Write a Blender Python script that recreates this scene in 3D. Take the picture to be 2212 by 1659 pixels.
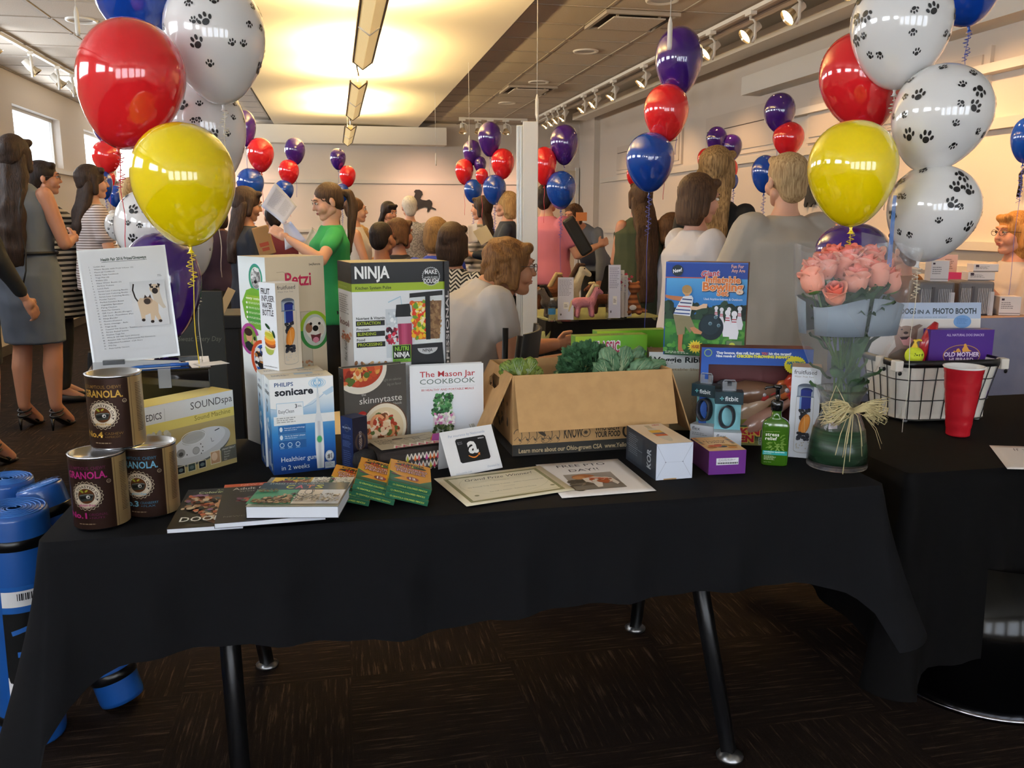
import bpy, bmesh, math, random
from math import sin, cos, pi, radians as R
from mathutils import Vector as V, Matrix, noise as mnoise
random.seed(7)
for _o in list(bpy.data.objects): bpy.data.objects.remove(_o)
S = bpy.context.scene
COL = S.collection
# ---------------------------------------------------------------- camera
CAMZ, FPX = 1.40, 1850.0
PIT = math.atan(355/1850.0); YAW = R(11.58)
cam = bpy.data.objects.new('camera', bpy.data.cameras.new('camera')); COL.objects.link(cam)
cam.location = (0, 0, CAMZ); cam.rotation_euler = (pi/2-PIT, 0, -YAW)
cam.data.sensor_width = 36; cam.data.lens = 36*FPX/2212; cam.data.clip_start = .02; cam.data.clip_end = 200
S.camera = cam
# ---------------------------------------------------------------- world, exposure
w = bpy.data.worlds.new('daylight'); S.world = w; w.use_nodes = True
bg = w.node_tree.nodes['Background']; bg.inputs[0].default_value = (.80, .88, 1, 1); bg.inputs[1].default_value = 4.0
S.view_settings.view_transform = 'Standard'; S.view_settings.look = 'None'
S.view_settings.gamma = 1; S.view_settings.use_curve_mapping = False; S.view_settings.exposure = 0.8
S.cycles.max_bounces = 8; S.cycles.diffuse_bounces = 4; S.cycles.transparent_max_bounces = 12
S.cycles.use_denoising = True; S.cycles.sample_clamp_indirect = 4
def area(name, loc, rot, sx, sy, power, col):
    l = bpy.data.lights.new(name, 'AREA'); l.shape = 'RECTANGLE'; l.size = sx; l.size_y = sy; l.energy = power; l.color = col
    o = bpy.data.objects.new(name, l); COL.objects.link(o); o.location = loc; o.rotation_euler = rot
    return o
XL, XR, YB, YF, ZC = -3.42, 4.4, -3.4, 15.05, 3.0
DAY = (.86, .93, 1.0)
# daylight entering by the windows of the back wall (behind the camera) and of the left wall
for i in range(5): area('back_window_light', (-2.2+1.45*i, YB+.04, 1.62), (-pi/2, pi, 0), 1.05, 1.45, 62, DAY)
LWIN = [(-.54+2.82*k, min(1.17+2.82*k, 14.9)) for k in range(-1, 6)]
for a, b in LWIN: area('left_window_light', (XL+.05, (a+b)/2, 2.35), (0, -pi/2, 0), .6, 1.6, 18 if a < 9 else 26, (.9, .95, 1.0))
# ---------------------------------------------------------------- projecting measured points onto real planes
_h = V((sin(YAW), cos(YAW), 0)); _r = V((cos(YAW), -sin(YAW), 0)); _z = V((0, 0, 1))
_f = cos(PIT)*_h-sin(PIT)*_z; _u = sin(PIT)*_h+cos(PIT)*_z; CP = V((0, 0, CAMZ))
def ray(x, y): return _f+_r*((x-1106)/FPX)-_u*((y-829.5)/FPX)
def onZ(x, y, z=.74): d = ray(x, y); return CP+d*((z-CAMZ)/d.z)
def onY(x, y, Y): d = ray(x, y); return CP+d*(Y/d.y)
def onX(x, y, X): d = ray(x, y); return CP+d*(X/d.x)
def onD(x, y, D): return CP+ray(x, y)*D
def zat(P, py):     # height of image row py on the vertical line through P
    t = (py-829.5)/FPX; a = _u+_f*t; Q = V((P[0], P[1], 0))-CP
    return -(Q.dot(a))/a.z
# ---------------------------------------------------------------- colours and materials
def lin(c):
    if isinstance(c, str): c = tuple(int(c[i:i+2], 16)/255 for i in (0, 2, 4))
    return tuple((x/12.92 if x <= .04045 else ((x+.055)/1.055)**2.4) for x in c[:3])+(1,)
_M = {}
def mat(name, c='808080', rough=.55, metal=0, **k):
    if name in _M: return _M[name]
    m = bpy.data.materials.new(name); m.use_nodes = True; b = m.node_tree.nodes['Principled BSDF']
    b.inputs['Base Color'].default_value = lin(c); b.inputs['Roughness'].default_value = rough; b.inputs['Metallic'].default_value = metal
    for kk, v in k.items():
        if kk == 'bump': continue
        b.inputs[kk.replace('_', ' ')].default_value = v
    if 'bump' in k:
        sc, st = k['bump']; N = m.node_tree.nodes; L = m.node_tree.links
        t = N.new('ShaderNodeTexNoise'); t.inputs['Scale'].default_value = sc; t.inputs['Detail'].default_value = 3
        tc = N.new('ShaderNodeTexCoord'); L.new(tc.outputs['Object'], t.inputs['Vector'])
        bp = N.new('ShaderNodeBump'); bp.inputs['Strength'].default_value = st; bp.inputs['Distance'].default_value = .01
        L.new(t.outputs['Fac'], bp.inputs['Height']); L.new(bp.outputs['Normal'], b.inputs['Normal'])
    _M[name] = m; return m
def nodes(m): return m.node_tree.nodes, m.node_tree.links, m.node_tree.nodes['Principled BSDF']
def noisemix(name, c1, c2, scale, rough=.7, stretch=(1, 1, 1), bump=0, lo=.35, hi=.65, detail=4, coord='Object'):
    if name in _M: return _M[name]
    m = mat(name, c1, rough); N, L, b = nodes(m)
    tc = N.new('ShaderNodeTexCoord'); mp = N.new('ShaderNodeMapping'); mp.inputs['Scale'].default_value = stretch
    L.new(tc.outputs[coord], mp.inputs[0]); t = N.new('ShaderNodeTexNoise'); t.inputs['Scale'].default_value = scale; t.inputs['Detail'].default_value = detail
    L.new(mp.outputs[0], t.inputs['Vector']); r = N.new('ShaderNodeValToRGB')
    r.color_ramp.elements[0].color = lin(c1); r.color_ramp.elements[0].position = lo; r.color_ramp.elements[1].color = lin(c2); r.color_ramp.elements[1].position = hi
    L.new(t.outputs['Fac'], r.inputs[0]); L.new(r.outputs[0], b.inputs['Base Color'])
    if bump:
        bp = N.new('ShaderNodeBump'); bp.inputs['Strength'].default_value = bump; bp.inputs['Distance'].default_value = .006
        L.new(t.outputs['Fac'], bp.inputs['Height']); L.new(bp.outputs[0], b.inputs['Normal'])
    return m
def printmat(name, rough, coat=0):
    m = mat(name, 'ffffff', rough, Coat_Weight=coat, Coat_Roughness=.12); N, L, b = nodes(m)
    a = N.new('ShaderNodeAttribute'); a.attribute_name = 'ink'; L.new(a.outputs['Color'], b.inputs['Base Color']); return m
PRINT = printmat('printed_card', .6, 0); GLOSS = printmat('glossy_print', .42, .06); nodes(PRINT)[2].inputs['Specular IOR Level'].default_value = .25; nodes(GLOSS)[2].inputs['Specular IOR Level'].default_value = .3; FOIL = printmat('foil_print', .3); nodes(FOIL)[2].inputs['Metallic'].default_value = .6
# ---------------------------------------------------------------- object helpers
def tag(o, label=None, cat=None, group=None, kind=None):
    for k, v in (('label', label), ('category', cat), ('group', group), ('kind', kind)):
        if v: o[k] = v
    return o
def thing(name, loc, label, cat, group=None, rz=0, rx=0, ry=0):
    o = bpy.data.objects.new(name, None); COL.objects.link(o); o.location = loc; o.rotation_euler = (rx, ry, rz); o.empty_display_size = .05
    return tag(o, label, cat, group)
class MB:
    def __init__(s): s.v = []; s.f = []; s.m = []; s.c = []; s.sm = []
    def add(s, vs, fs, mi=0, col=None, smooth=False):
        n = len(s.v); s.v += [tuple(p) for p in vs]
        if isinstance(col, list): s.c += [lin(c) for c in col]
        else: s.c += [lin(col) if col else (1, 1, 1, 1)]*len(vs)
        for f in fs: s.f.append(tuple(i+n for i in f)); s.m.append(mi); s.sm.append(smooth)
        return s
    def box(s, x0, x1, y0, y1, z0, z1, mi=0, M=None):
        vs = [V(p) for p in ((x0, y0, z0), (x1, y0, z0), (x1, y1, z0), (x0, y1, z0), (x0, y0, z1), (x1, y0, z1), (x1, y1, z1), (x0, y1, z1))]
        if M: vs = [M@p for p in vs]
        return s.add(vs, [(3, 2, 1, 0), (4, 5, 6, 7), (0, 1, 5, 4), (1, 2, 6, 5), (2, 3, 7, 6), (3, 0, 4, 7)], mi)
    def tube(s, path, r, n=8, mi=0, closed=False, caps=True, flat=1.0, smooth=True):
        P = [V(p) for p in path]; k = len(P); vs = []; up = None
        for i, p in enumerate(P):
            a = P[(i-1) % k] if (closed or i) else p; b = P[(i+1) % k] if (closed or i < k-1) else p
            t = (b-a); t = t.normalized() if t.length > 1e-9 else V((0, 0, 1))
            if up is None: up = V((0, 0, 1)) if abs(t.z) < .9 else V((0, 1, 0))
            x = t.cross(up)
            x = x.normalized() if x.length > 1e-6 else t.orthogonal().normalized()
            up = x.cross(t).normalized(); rr = r[i] if isinstance(r, (list, tuple)) else r
            for j in range(n): q = 2*pi*j/n; vs.append(p+x*(rr*cos(q))+up*(rr*flat*sin(q)))
        fs = []
        for i in range(k if closed else k-1):
            for j in range(n): a = i*n+j; b = i*n+(j+1) % n; c = ((i+1) % k)*n+(j+1) % n; d = ((i+1) % k)*n+j; fs.append((a, b, c, d))
        s.add(vs, fs, mi, smooth=smooth)
        if caps and not closed:
            m = len(s.v)-k*n; s.f.append(tuple(range(m+n-1, m-1, -1))); s.f.append(tuple(range(m+(k-1)*n, m+k*n))); s.m += [mi]*2; s.sm += [False]*2
        return s
    def lathe(s, prof, n=32, mi=0, cx=0, cy=0, ax=1, ay=1, smooth=True, M=None):
        vs = []; k = len(prof)
        for r, z in prof:
            for j in range(n):
                q = 2*pi*j/n; p = V((cx+r*ax*cos(q), cy+r*ay*sin(q), z)); vs.append(M@p if M else p)
        fs = [(i*n+j, i*n+(j+1) % n, (i+1)*n+(j+1) % n, (i+1)*n+j) for i in range(k-1) for j in range(n)]
        return s.add(vs, fs, mi, smooth=smooth)
    def prism(s, pts, d, mi=0, M=None):     # outline in x-z extruded along y from 0 to d
        n = len(pts); vs = [V((x, 0, z)) for x, z in pts]+[V((x, d, z)) for x, z in pts]
        if M: vs = [M@p for p in vs]
        return s.add(vs, [tuple(range(n)), tuple(range(2*n-1, n-1, -1))]+[(i, i+n, (i+1) % n+n, (i+1) % n) for i in range(n)], mi)
    def build(s, name, mats, parent=None, loc=(0, 0, 0), rz=0, ink=False, auto=None, solid=0, bevel=0):
        me = bpy.data.meshes.new(name); me.from_pydata(s.v, [], s.f)
        for m in (mats if isinstance(mats, (list, tuple)) else [mats]): me.materials.append(m)
        me.polygons.foreach_set('material_index', s.m); me.polygons.foreach_set('use_smooth', s.sm)
        if ink:
            at = me.color_attributes.new('ink', 'FLOAT_COLOR', 'POINT'); at.data.foreach_set('color', [x for c in s.c for x in c])
        me.update(); o = bpy.data.objects.new(name, me); COL.objects.link(o); o.location = loc; o.rotation_euler = (0, 0, rz)
        if parent: o.parent = parent
        if solid: md = o.modifiers.new('s', 'SOLIDIFY'); md.thickness = solid; md.offset = 0
        if bevel: md = o.modifiers.new('b', 'BEVEL'); md.width = bevel; md.segments = 2; md.limit_method = 'ANGLE'
        return o
def boxo(name, x0, x1, y0, y1, z0, z1, m, parent=None, bevel=0, kind=None):
    o = MB().box(x0, x1, y0, y1, z0, z1).build(name, m, parent, bevel=bevel)
    if kind: o['kind'] = kind
    return o
# ---------------------------------------------------------------- flat print: words, shapes and colours on a face
_T = {}
def textmesh(s, off=0):
    k = (s, off)
    if k not in _T:
        cu = bpy.data.curves.new('t', 'FONT'); cu.body = s; cu.size = 1; cu.resolution_u = 2; cu.offset = off
        o = bpy.data.objects.new('t', cu); COL.objects.link(o); me = o.to_mesh()
        vs = [(v.co.x, v.co.y) for v in me.vertices]; fs = [tuple(p.vertices) for p in me.polygons]
        o.to_mesh_clear(); bpy.data.objects.remove(o); bpy.data.curves.remove(cu); _T[k] = (vs, fs)
    return _T[k]
class Art:
    """W x H drawing units, x right, y down; every mark lies a hair above the one before."""
    def __init__(s, W, H): s.W = W; s.H = H; s.v = []; s.f = []; s.c = []; s.z = 1
    def raw(s, pts, fs, col, bump=True):
        n = len(s.v); s.v += [(x, y, s.z) for x, y in pts]; s.c += ([lin(c) for c in col] if isinstance(col, list) else [lin(col)]*len(pts))
        s.f += [tuple(n+i for i in f) for f in fs]
        if bump: s.z += 1
        return s
    def poly(s, pts, col): return s.raw(pts, [tuple(range(len(pts)))], col)
    def rect(s, x, y, w, h, col): return s.poly([(x, y), (x+w, y), (x+w, y+h), (x, y+h)], col)
    def grad(s, x, y, w, h, cols, horiz=False):
        n = len(cols); pts = []; cc = []
        for i, c in enumerate(cols):
            t = i/(n-1)
            pts += [(x+w*t, y), (x+w*t, y+h)] if horiz else [(x, y+h*t), (x+w, y+h*t)]; cc += [c, c]
        return s.raw(pts, [(2*i, 2*i+1, 2*i+3, 2*i+2) for i in range(n-1)], cc)
    def ell(s, x, y, rx, ry, col, n=20, rot=0, a0=0, a1=360):
        c, q = cos(R(rot)), sin(R(rot)); full = a1-a0 >= 360
        an = [R(a0+(a1-a0)*i/(n if full else n-1)) for i in range(n)]
        return s.poly([(x+rx*cos(a)*c-ry*sin(a)*q, y+rx*cos(a)*q+ry*sin(a)*c) for a in an], col)
    def ring(s, x, y, rx, ry, w, col, n=28, a0=0, a1=360):
        full = a1-a0 >= 360; k = n if full else n+1; pts = []
        for i in range(k): a = R(a0+(a1-a0)*i/n); pts += [(x+rx*cos(a), y+ry*sin(a)), (x+(rx-w)*cos(a), y+(ry-w)*sin(a))]
        return s.raw(pts, [(2*i, 2*i+1, (2*i+3) % (2*k), (2*i+2) % (2*k)) for i in range(n)], col)
    def line(s, pts, w, col):
        vs = []
        for i, p in enumerate(pts):
            a = pts[max(0, i-1)]; b = pts[min(len(pts)-1, i+1)]; dx, dy = b[0]-a[0], b[1]-a[1]; l = math.hypot(dx, dy) or 1
            ww = (w[i] if isinstance(w, list) else w)/2; vs += [(p[0]-dy/l*ww, p[1]+dx/l*ww), (p[0]+dy/l*ww, p[1]-dx/l*ww)]
        return s.raw(vs, [(2*i, 2*i+1, 2*i+3, 2*i+2) for i in range(len(pts)-1)], col)
    def star(s, x, y, r0, r1, n, col): return s.poly([(x+(r0 if i % 2 else r1)*cos(pi*i/n), y+(r0 if i % 2 else r1)*sin(pi*i/n)*.85) for i in range(2*n)], col)
    def greek(s, x, y, w, h, rows, col, seed=1, fill=.45):      # lines of print too small to read
        rnd = random.Random(seed); p = h/rows; pts = []; fs = []
        for i in range(rows):
            cx = x; end = x+w*rnd.uniform(.7, 1)
            while cx < end:
                l = min(rnd.uniform(.06, .2)*w, end-cx); k = len(pts); y0 = y+i*p; pts += [(cx, y0), (cx+l, y0), (cx+l, y0+p*fill), (cx, y0+p*fill)]; fs.append((k, k+1, k+2, k+3)); cx += l+.03*w
        return s.raw(pts, fs, col)
    def blobs(s, x, y, w, h, n, r, cols, seed=1, inside=None, asp=1.):       # mottled patches of photographed food, fur, leaves
        rnd = random.Random(seed)
        for i in range(n):
            for _ in range(20):
                u, v = rnd.random(), rnd.random()
                if inside is None or inside(u, v): break
            s.ell(x+u*w, y+v*h, r*rnd.uniform(.6, 1.3), r*asp*rnd.uniform(.6, 1.3), rnd.choice(cols), 9, rnd.uniform(0, 180)); 
            if i % 3: s.z -= 1
        s.z += 1
        return s
    def text(s, x, y, t, h, col, w=None, al='l', bold=0, it=0, rot=0, arc=None):
        """h = capital height, y = baseline, w = total width; arc = (cx, cy, radius) sets letters on a circle"""
        vs, fs = textmesh(t, bold)
        if not vs: return s
        x0 = min(p[0] for p in vs); x1 = max(p[0] for p in vs); sy = h/.70; sx = (w/(x1-x0)) if w else sy
        W = (x1-x0)*sx; ox = {'l': 0, 'c': -W/2, 'r': -W}[al]; c, q = cos(R(rot)), sin(R(rot)); out = []
        for a, b in vs:
            u = ox+(a-x0)*sx+it*b*sy; v = -b*sy
            if arc: A = arc[3]+u/arc[2]; rr = arc[2]-v; out.append((arc[0]+rr*sin(A), arc[1]-rr*cos(A)))
            else: out.append((x+u*c-v*q, y+u*q+v*c))
        return s.raw(out, fs, col)
    def clip(s):
        e = 1e-4
        if min(p[0] for p in s.v) >= -e and max(p[0] for p in s.v) <= s.W+e and min(p[1] for p in s.v) >= -e and max(p[1] for p in s.v) <= s.H+e: return
        bm = bmesh.new(); cl = bm.verts.layers.float_color.new('ink'); vs = []
        for p, c in zip(s.v, s.c): q = bm.verts.new(p); q[cl] = c; vs.append(q)
        for f in s.f:
            try: bm.faces.new([vs[i] for i in f])
            except ValueError: pass
        for co, no in (((0, 0, 0), (-1, 0, 0)), ((s.W, 0, 0), (1, 0, 0)), ((0, 0, 0), (0, -1, 0)), ((0, s.H, 0), (0, 1, 0))):
            bmesh.ops.bisect_plane(bm, geom=bm.verts[:]+bm.edges[:]+bm.faces[:], plane_co=co, plane_no=no, dist=1e-5, clear_outer=True)
        bm.verts.index_update(); s.v = [tuple(q.co) for q in bm.verts]; s.c = [tuple(q[cl]) for q in bm.verts]; s.f = [tuple(q.index for q in f.verts) for f in bm.faces]; bm.free()
    def build(s, name, O, U, Vv, parent=None, m=None, lift=.0003, step=.00005, label=None):
        O, U, Vv = V(O), V(U), V(Vv); N = Vv.cross(U).normalized(); mb = MB(); s.clip()
        mb.v = [tuple(O+U*(x/s.W)+Vv*(y/s.H)+N*(lift+z*step)) for x, y, z in s.v]; mb.f = s.f; mb.m = [0]*len(s.f); mb.sm = [False]*len(s.f); mb.c = s.c
        o = mb.build(name, m or PRINT, parent, ink=True)
        if label: o['label'] = label
        return o
FACE = {'front': lambda w, d, h: ((-w/2, -d/2, h), (w, 0, 0), (0, 0, -h)), 'left': lambda w, d, h: ((-w/2, d/2, h), (0, -d, 0), (0, 0, -h)),
        'right': lambda w, d, h: ((w/2, -d/2, h), (0, d, 0), (0, 0, -h)), 'top': lambda w, d, h: ((-w/2, d/2, h), (w, 0, 0), (0, -d, 0))}
def carton(name, label, cat, size, loc, rz, m, arts={}, group=None, pm=None, rx=0, body='carton_body', bevel=.0012):
    w, d, h = size; t = thing(name, loc, label, cat, group, rz, rx)
    MB().box(-w/2, w/2, -d/2, d/2, 0, h).build(body, m, t, bevel=bevel)
    for k, a in arts.items():
        O, U, Vv = FACE[k](w, d, h); a.build(k+'_print', O, U, Vv, t, pm)
    return t
def frontbase(pL, pR, d, z=.74):       # base centre, turn and width of a box whose front lower corners are seen at pL and pR
    A = onZ(*pL, z); B = onZ(*pR, z); e = B-A; rz = math.atan2(e.y, e.x); n = V((-sin(rz), cos(rz), 0)); return (A+B)/2+n*(d/2), rz, e.length
# ================================================================ the room
WALL = mat('painted_wall', 'd6cbbd', .7, bump=(60, .05)); WALLW = mat('white_plaster', 'e2ddd2', .75, bump=(8, .04))
WHITE = mat('white_metal', 'dcd8cf', .4); TRIMM = mat('white_rail', 'cfc9bd', .45); ALU = mat('brushed_aluminium', 'b8b8b8', .35, .8)
GLASS = mat('clear_glass', 'ffffff', .02, Transmission_Weight=1.0, IOR=1.45); BLK = mat('black_plastic', '121214', .4)
def carpetmat():
    m = mat('carpet', '3a2d25', .95, Specular_IOR_Level=.1); N, L, b = nodes(m); tc = N.new('ShaderNodeTexCoord'); out = []
    ck = N.new('ShaderNodeTexChecker'); ck.inputs['Scale'].default_value = 2.0; ck.inputs[1].default_value = (0, 0, 0, 1); ck.inputs[2].default_value = (1, 1, 1, 1); L.new(tc.outputs['Object'], ck.inputs[0])
    for st in ((90, 5, 1), (5, 90, 1)):
        mp = N.new('ShaderNodeMapping'); mp.inputs['Scale'].default_value = st; L.new(tc.outputs['Object'], mp.inputs[0])
        t = N.new('ShaderNodeTexNoise'); t.inputs['Scale'].default_value = 1; t.inputs['Detail'].default_value = 5; t.inputs['Roughness'].default_value = .7; L.new(mp.outputs[0], t.inputs[0]); out.append(t)
    mx = N.new('ShaderNodeMix'); L.new(ck.outputs['Color'], mx.inputs[0]); L.new(out[0].outputs[0], mx.inputs[2]); L.new(out[1].outputs[0], mx.inputs[3])
    r = N.new('ShaderNodeValToRGB'); e = r.color_ramp.elements; e[0].position = .42; e[0].color = lin('1c1411'); e[1].position = .72; e[1].color = lin('5c4a3c')
    x = r.color_ramp.elements.new(.56); x.color = lin('241a15'); L.new(mx.outputs[0], r.inputs[0]); L.new(r.outputs[0], b.inputs['Base Color'])
    fn = N.new('ShaderNodeTexNoise'); fn.inputs['Scale'].default_value = 400; L.new(tc.outputs['Object'], fn.inputs[0])
    bp = N.new('ShaderNodeBump'); bp.inputs['Strength'].default_value = .5; bp.inputs['Distance'].default_value = .004; L.new(fn.outputs[0], bp.inputs['Height']); L.new(bp.outputs[0], b.inputs['Normal'])
    return m
boxo('floor', XL-.2, XR+.2, YB-.2, YF+.2, -.1, 0, carpetmat(), kind='structure')
def wall_holes(name, axis, pos, th, a0, a1, z0, z1, holes, m):      # wall with real openings
    mb = MB(); xs = sorted({a0, a1}|{h[0] for h in holes}|{h[1] for h in holes}); zs = sorted({z0, z1}|{h[2] for h in holes}|{h[3] for h in holes})
    for i in range(len(xs)-1):
        for j in range(len(zs)-1):
            cx, cz = (xs[i]+xs[i+1])/2, (zs[j]+zs[j+1])/2
            if any(h[0] < cx < h[1] and h[2] < cz < h[3] for h in holes): continue
            if axis == 'x': mb.box(pos-th, pos, xs[i], xs[i+1], zs[j], zs[j+1])
            else: mb.box(xs[i], xs[i+1], pos, pos+th, zs[j], zs[j+1])
    o = mb.build(name, m); o['kind'] = 'structure'; return o
ZW0, ZW1 = 2.05, 2.66
wall_holes('wall_left', 'x', XL, .2, YB, YF, 0, ZC+.3, [(a, b, ZW0, ZW1) for a, b in LWIN], WALL)
wall_holes('wall_back', 'y', YB-.2, .2, XL, XR, 0, ZC+.3, [(-2.75+1.45*i, -1.65+1.45*i, .85, 2.4) for i in range(5)], WALL)
boxo('wall_right', XR, XR+.2, YB, 14.17, 0, ZC+.3, WALL, kind='structure')
boxo('wall_far', XL-.2, 3.4, YF, YF+.2, 0, ZC+.3, WALL, kind='structure')
boxo('wall_corner', 4.3, 4.6, 14.17, YF+.2, 0, ZC+.3, WALL, kind='structure')
boxo('wall_door_side', 3.4, 4.35, YF+.02, YF+.2, 0, ZC+.3, WALL, kind='structure')
wn = 0
def window(axis, pos, a, b, z0, z1):
    global wn; wn += 1
    mb = MB(); f = .035; pp = pos-.12 if axis == 'x' else pos
    def bar(u0, u1, z0_, z1_):
        if axis == 'x': mb.box(pp-.03, pp+.03, u0, u1, z0_, z1_)
        else: mb.box(u0, u1, pp-.03, pp+.03, z0_, z1_)
    bar(a, b, z0, z0+f); bar(a, b, z1-f, z1); bar(a, a+f, z0+f, z1-f); bar(b-f, b, z0+f, z1-f)
    o = mb.build('window_%d' % wn, WHITE); o['kind'] = 'structure'
    if axis == 'x': g = boxo('pane', pp-.004, pp+.004, a+f, b-f, z0+f, z1-f, GLASS, o)
    else: g = boxo('pane', a+f, b-f, pp-.004, pp+.004, z0+f, z1-f, GLASS, o)
for a, b in LWIN: window('x', XL, a, b, ZW0, ZW1)
for i in range(5): window('y', YB-.15, -2.75+1.45*i, -1.65+1.45*i, .85, 2.4)
# ceiling: recessed structure, tile pieces, dropped plaster cloud
TILE = noisemix('acoustic_tile', 'c9beb0', 'b5aa9c', 160, .9, bump=.15); GRID = mat('ceiling_grid', 'a89c8e', .6)
ce = boxo('ceiling', XL-.2, XR+.2, YB-.2, YF+.2, ZC+.3, ZC+.4, WALLW, kind='structure')
gr = MB(); T = .61
def tiles(x0, nx):
    for i in range(nx+1): gr.box(x0+i*T-.012, x0+i*T+.012, 3.6, YF, ZC-.006, ZC+.02)
    j = 0; y = 3.66
    while y < YF-.1:
        y1 = min(y+T, YF); gr.box(x0, x0+nx*T, y-.012, y+.012, ZC-.006, ZC+.02)
        for i in range(nx):
            k = round(y1-y, 3); me = TM.get(k)
            if me is None:
                o = MB().box(.014, T-.014, .014, y1-y-.014, 0, .018).build('ceiling_tile', TILE, ce); TM[k] = o.data
            else: o = bpy.data.objects.new('ceiling_tile', me); COL.objects.link(o); o.parent = ce
            o.location = (x0+i*T, y, ZC)
        y = y1
TM = {}; tiles(1.52-T, 4); tiles(-3.4, 4)
o = gr.build('ceiling_grid', GRID, ce)
for n_, x0, x1, y0, y1 in (('ceiling_front', -3.42, 3.35, YB, 3.6), ):
    boxo(n_, x0, x1, y0, y1, ZC, ZC+.03, WALLW, ce)
boxo('trim_1', 3.35, 3.42, YB, YF, ZC-.02, ZC+.3, WALLW, kind='structure')
# the smooth plaster cloud, slightly bowed, hanging under the tiles
mb = MB(); n = 14; vs = []; x0, x1, y0, y1 = -.87, 1.43, -1.5, 14.98
for j in (0, 1):
    for i in range(n+1):
        t = i/n; x = x0+(x1-x0)*t; z = 2.90+.035*(1-(2*t-1)**2)
        vs += [(x, y0 if j == 0 else y1, z), (x, y0 if j == 0 else y1, 2.985)]
k = 2*(n+1); fs = [(2*i, 2*i+k, 2*i+2+k, 2*i+2) for i in range(n)]+[(2*i+1, 2*i+3, 2*i+3+k, 2*i+1+k) for i in range(n)]
fs += [(0, 1, 1+k, k), (2*n, 2*n+k, 2*n+1+k, 2*n+1)]+[(2*i, 2*i+2, 2*i+3, 2*i+1) for i in range(n)]+[(2*i+k, 2*i+1+k, 2*i+3+k, 2*i+2+k) for i in range(n)]
mb.add(vs, fs, smooth=False); mb.build('ceiling_cloud', mat('cloud_plaster', 'e6dcc6', .8), ce)
boxo('trim_2', -1.4, 1.9, YF-.35, YF, 2.62, 2.9, WALLW, kind='structure')
# ledges, rails
def rail(name, pts, sz=(.03, .05)):
    mb = MB(); (ax, ay, z), (bx, by, _) = pts
    mb.box(min(ax, bx)-(sz[0] if ax == bx else 0), max(ax, bx)+(0 if ax == bx else 0), min(ay, by)-(sz[0] if ay == by else 0), max(ay, by), z-sz[1]/2, z+sz[1]/2)
    o = mb.build(name, TRIMM); o['kind'] = 'structure'; return o
rail('trim_3', ((XL+.04, YB, 2.0), (XL+.04, YF, 2.0))); rail('trim_4', ((XL, YF, 2.03), (3.3, YF, 2.03)), (.05, .06))
rail('trim_5', ((XL, YF, 1.22), (3.3, YF, 1.22)), (.05, .05)); rail('trim_6', ((XR, YB, 2.03), (XR, 14, 2.03)), (.05, .07))
rail('trim_7', ((XR, YB, 1.22), (XR, 14, 1.22)), (.05, .06)); rail('trim_8', ((XR, YB, 1.05), (XR, 14, 1.05)), (.02, .05))
boxo('trim_9', XR-.22, XR, 2.5, 8.6, 2.66, 2.84, WALLW, kind='structure'); boxo('trim_10', XR-.1, XR, 2.5, 8.3, 2.36, 2.42, WALLW, kind='structure')
boxo('trim_11', XR-.5, XR-.26, YB, 14.1, 3.0, 3.1, WALLW, kind='structure')
for y0, y1, z0, z1 in ((8.1, 9.9, 2.1, 2.62), (5.3, 7.6, 2.1, 2.55), (10.6, 13.2, 2.1, 2.55)):
    f = boxo('trim_12', XR-.03, XR, y0, y1, z0, z1, WALL, kind='structure'); boxo('wall_panel', XR-.045, XR-.03, y0+.06, y1-.06, z0+.05, z1-.05, mat('panel_paint', 'cdc1b2', .6), f)
    boxo('panel_slot', XR-.047, XR-.045, y0+.1, y1-.1, z0+.3, z0+.31, mat('dark_slot', '4a4038', .8), f)  # thin dark strip laid along the panel face
boxo('door_1', 3.42, 4.22, YF-.03, YF+.02, 0, 2.25, mat('door_paint', 'c9b79c', .5), kind='structure')
for a, b in ((3.36, 3.42), (4.22, 4.28)): boxo('trim_13', a, b, YF-.06, YF, 0, 2.3, WHITE, kind='structure')
for n_, a in (('baseboard_left', (XL, XL+.015, YB, YF)), ('baseboard_right', (XR-.015, XR, YB, 14.1)), ('baseboard_far', (XL, 3.4, YF-.015, YF))):
    boxo(n_, a[0], a[1], a[2], a[3], 0, .1, mat('baseboard', '3a332e', .6), kind='structure')
mb = MB(); mb.lathe([(.001, 0), (.012, 0), (.012, .04), (.03, .045), (.03, .06), (.001, .06)], 12, M=Matrix.Translation((3.5, YF-.09, 1.0))@Matrix.Rotation(pi/2, 4, 'X')); mb.tube([(3.5, YF-.08, 1), (3.6, YF-.08, 1)], .01)
mb.build('door_handle', ALU, bpy.data.objects['door_1'])
# vents and recessed cans
for x0, x1, y0, y1, lb in ((2.13, 2.74, 6.75, 7.36, 'square ceiling air vent nearest the camera on the right'), (2.13, 2.74, 10.6, 11.2, 'square ceiling air vent farther back on the right')):
    t = thing('ceiling_vent', ((x0+x1)/2, (y0+y1)/2, ZC-.03), lb, 'vent', 'ceiling vents'); a, b = (x1-x0)/2, (y1-y0)/2
    m = MB(); m.box(-a, a, -b, -b+.03, 0, .028).box(-a, a, b-.03, b, 0, .028).box(-a, -a+.03, -b+.03, b-.03, 0, .028).box(a-.03, a, -b+.03, b-.03, 0, .028); m.build('frame', GRID, t)
    boxo('dark_throat', -a+.03, a-.03, -b+.03, b-.03, .02, .029, mat('dark_slot', '4a4038', .8), t)
    boxo('plate', -a+.09, a-.09, -b+.09, b-.09, -.01, .0, TILE, t); 
    for sx, sy in ((-1, -1), (1, -1), (1, 1), (-1, 1)): boxo('bracket', sx*(a-.13)-.01, sx*(a-.13)+.01, sy*(b-.13)-.01, sy*(b-.13)+.01, 0, .02, GRID, t)
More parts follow.
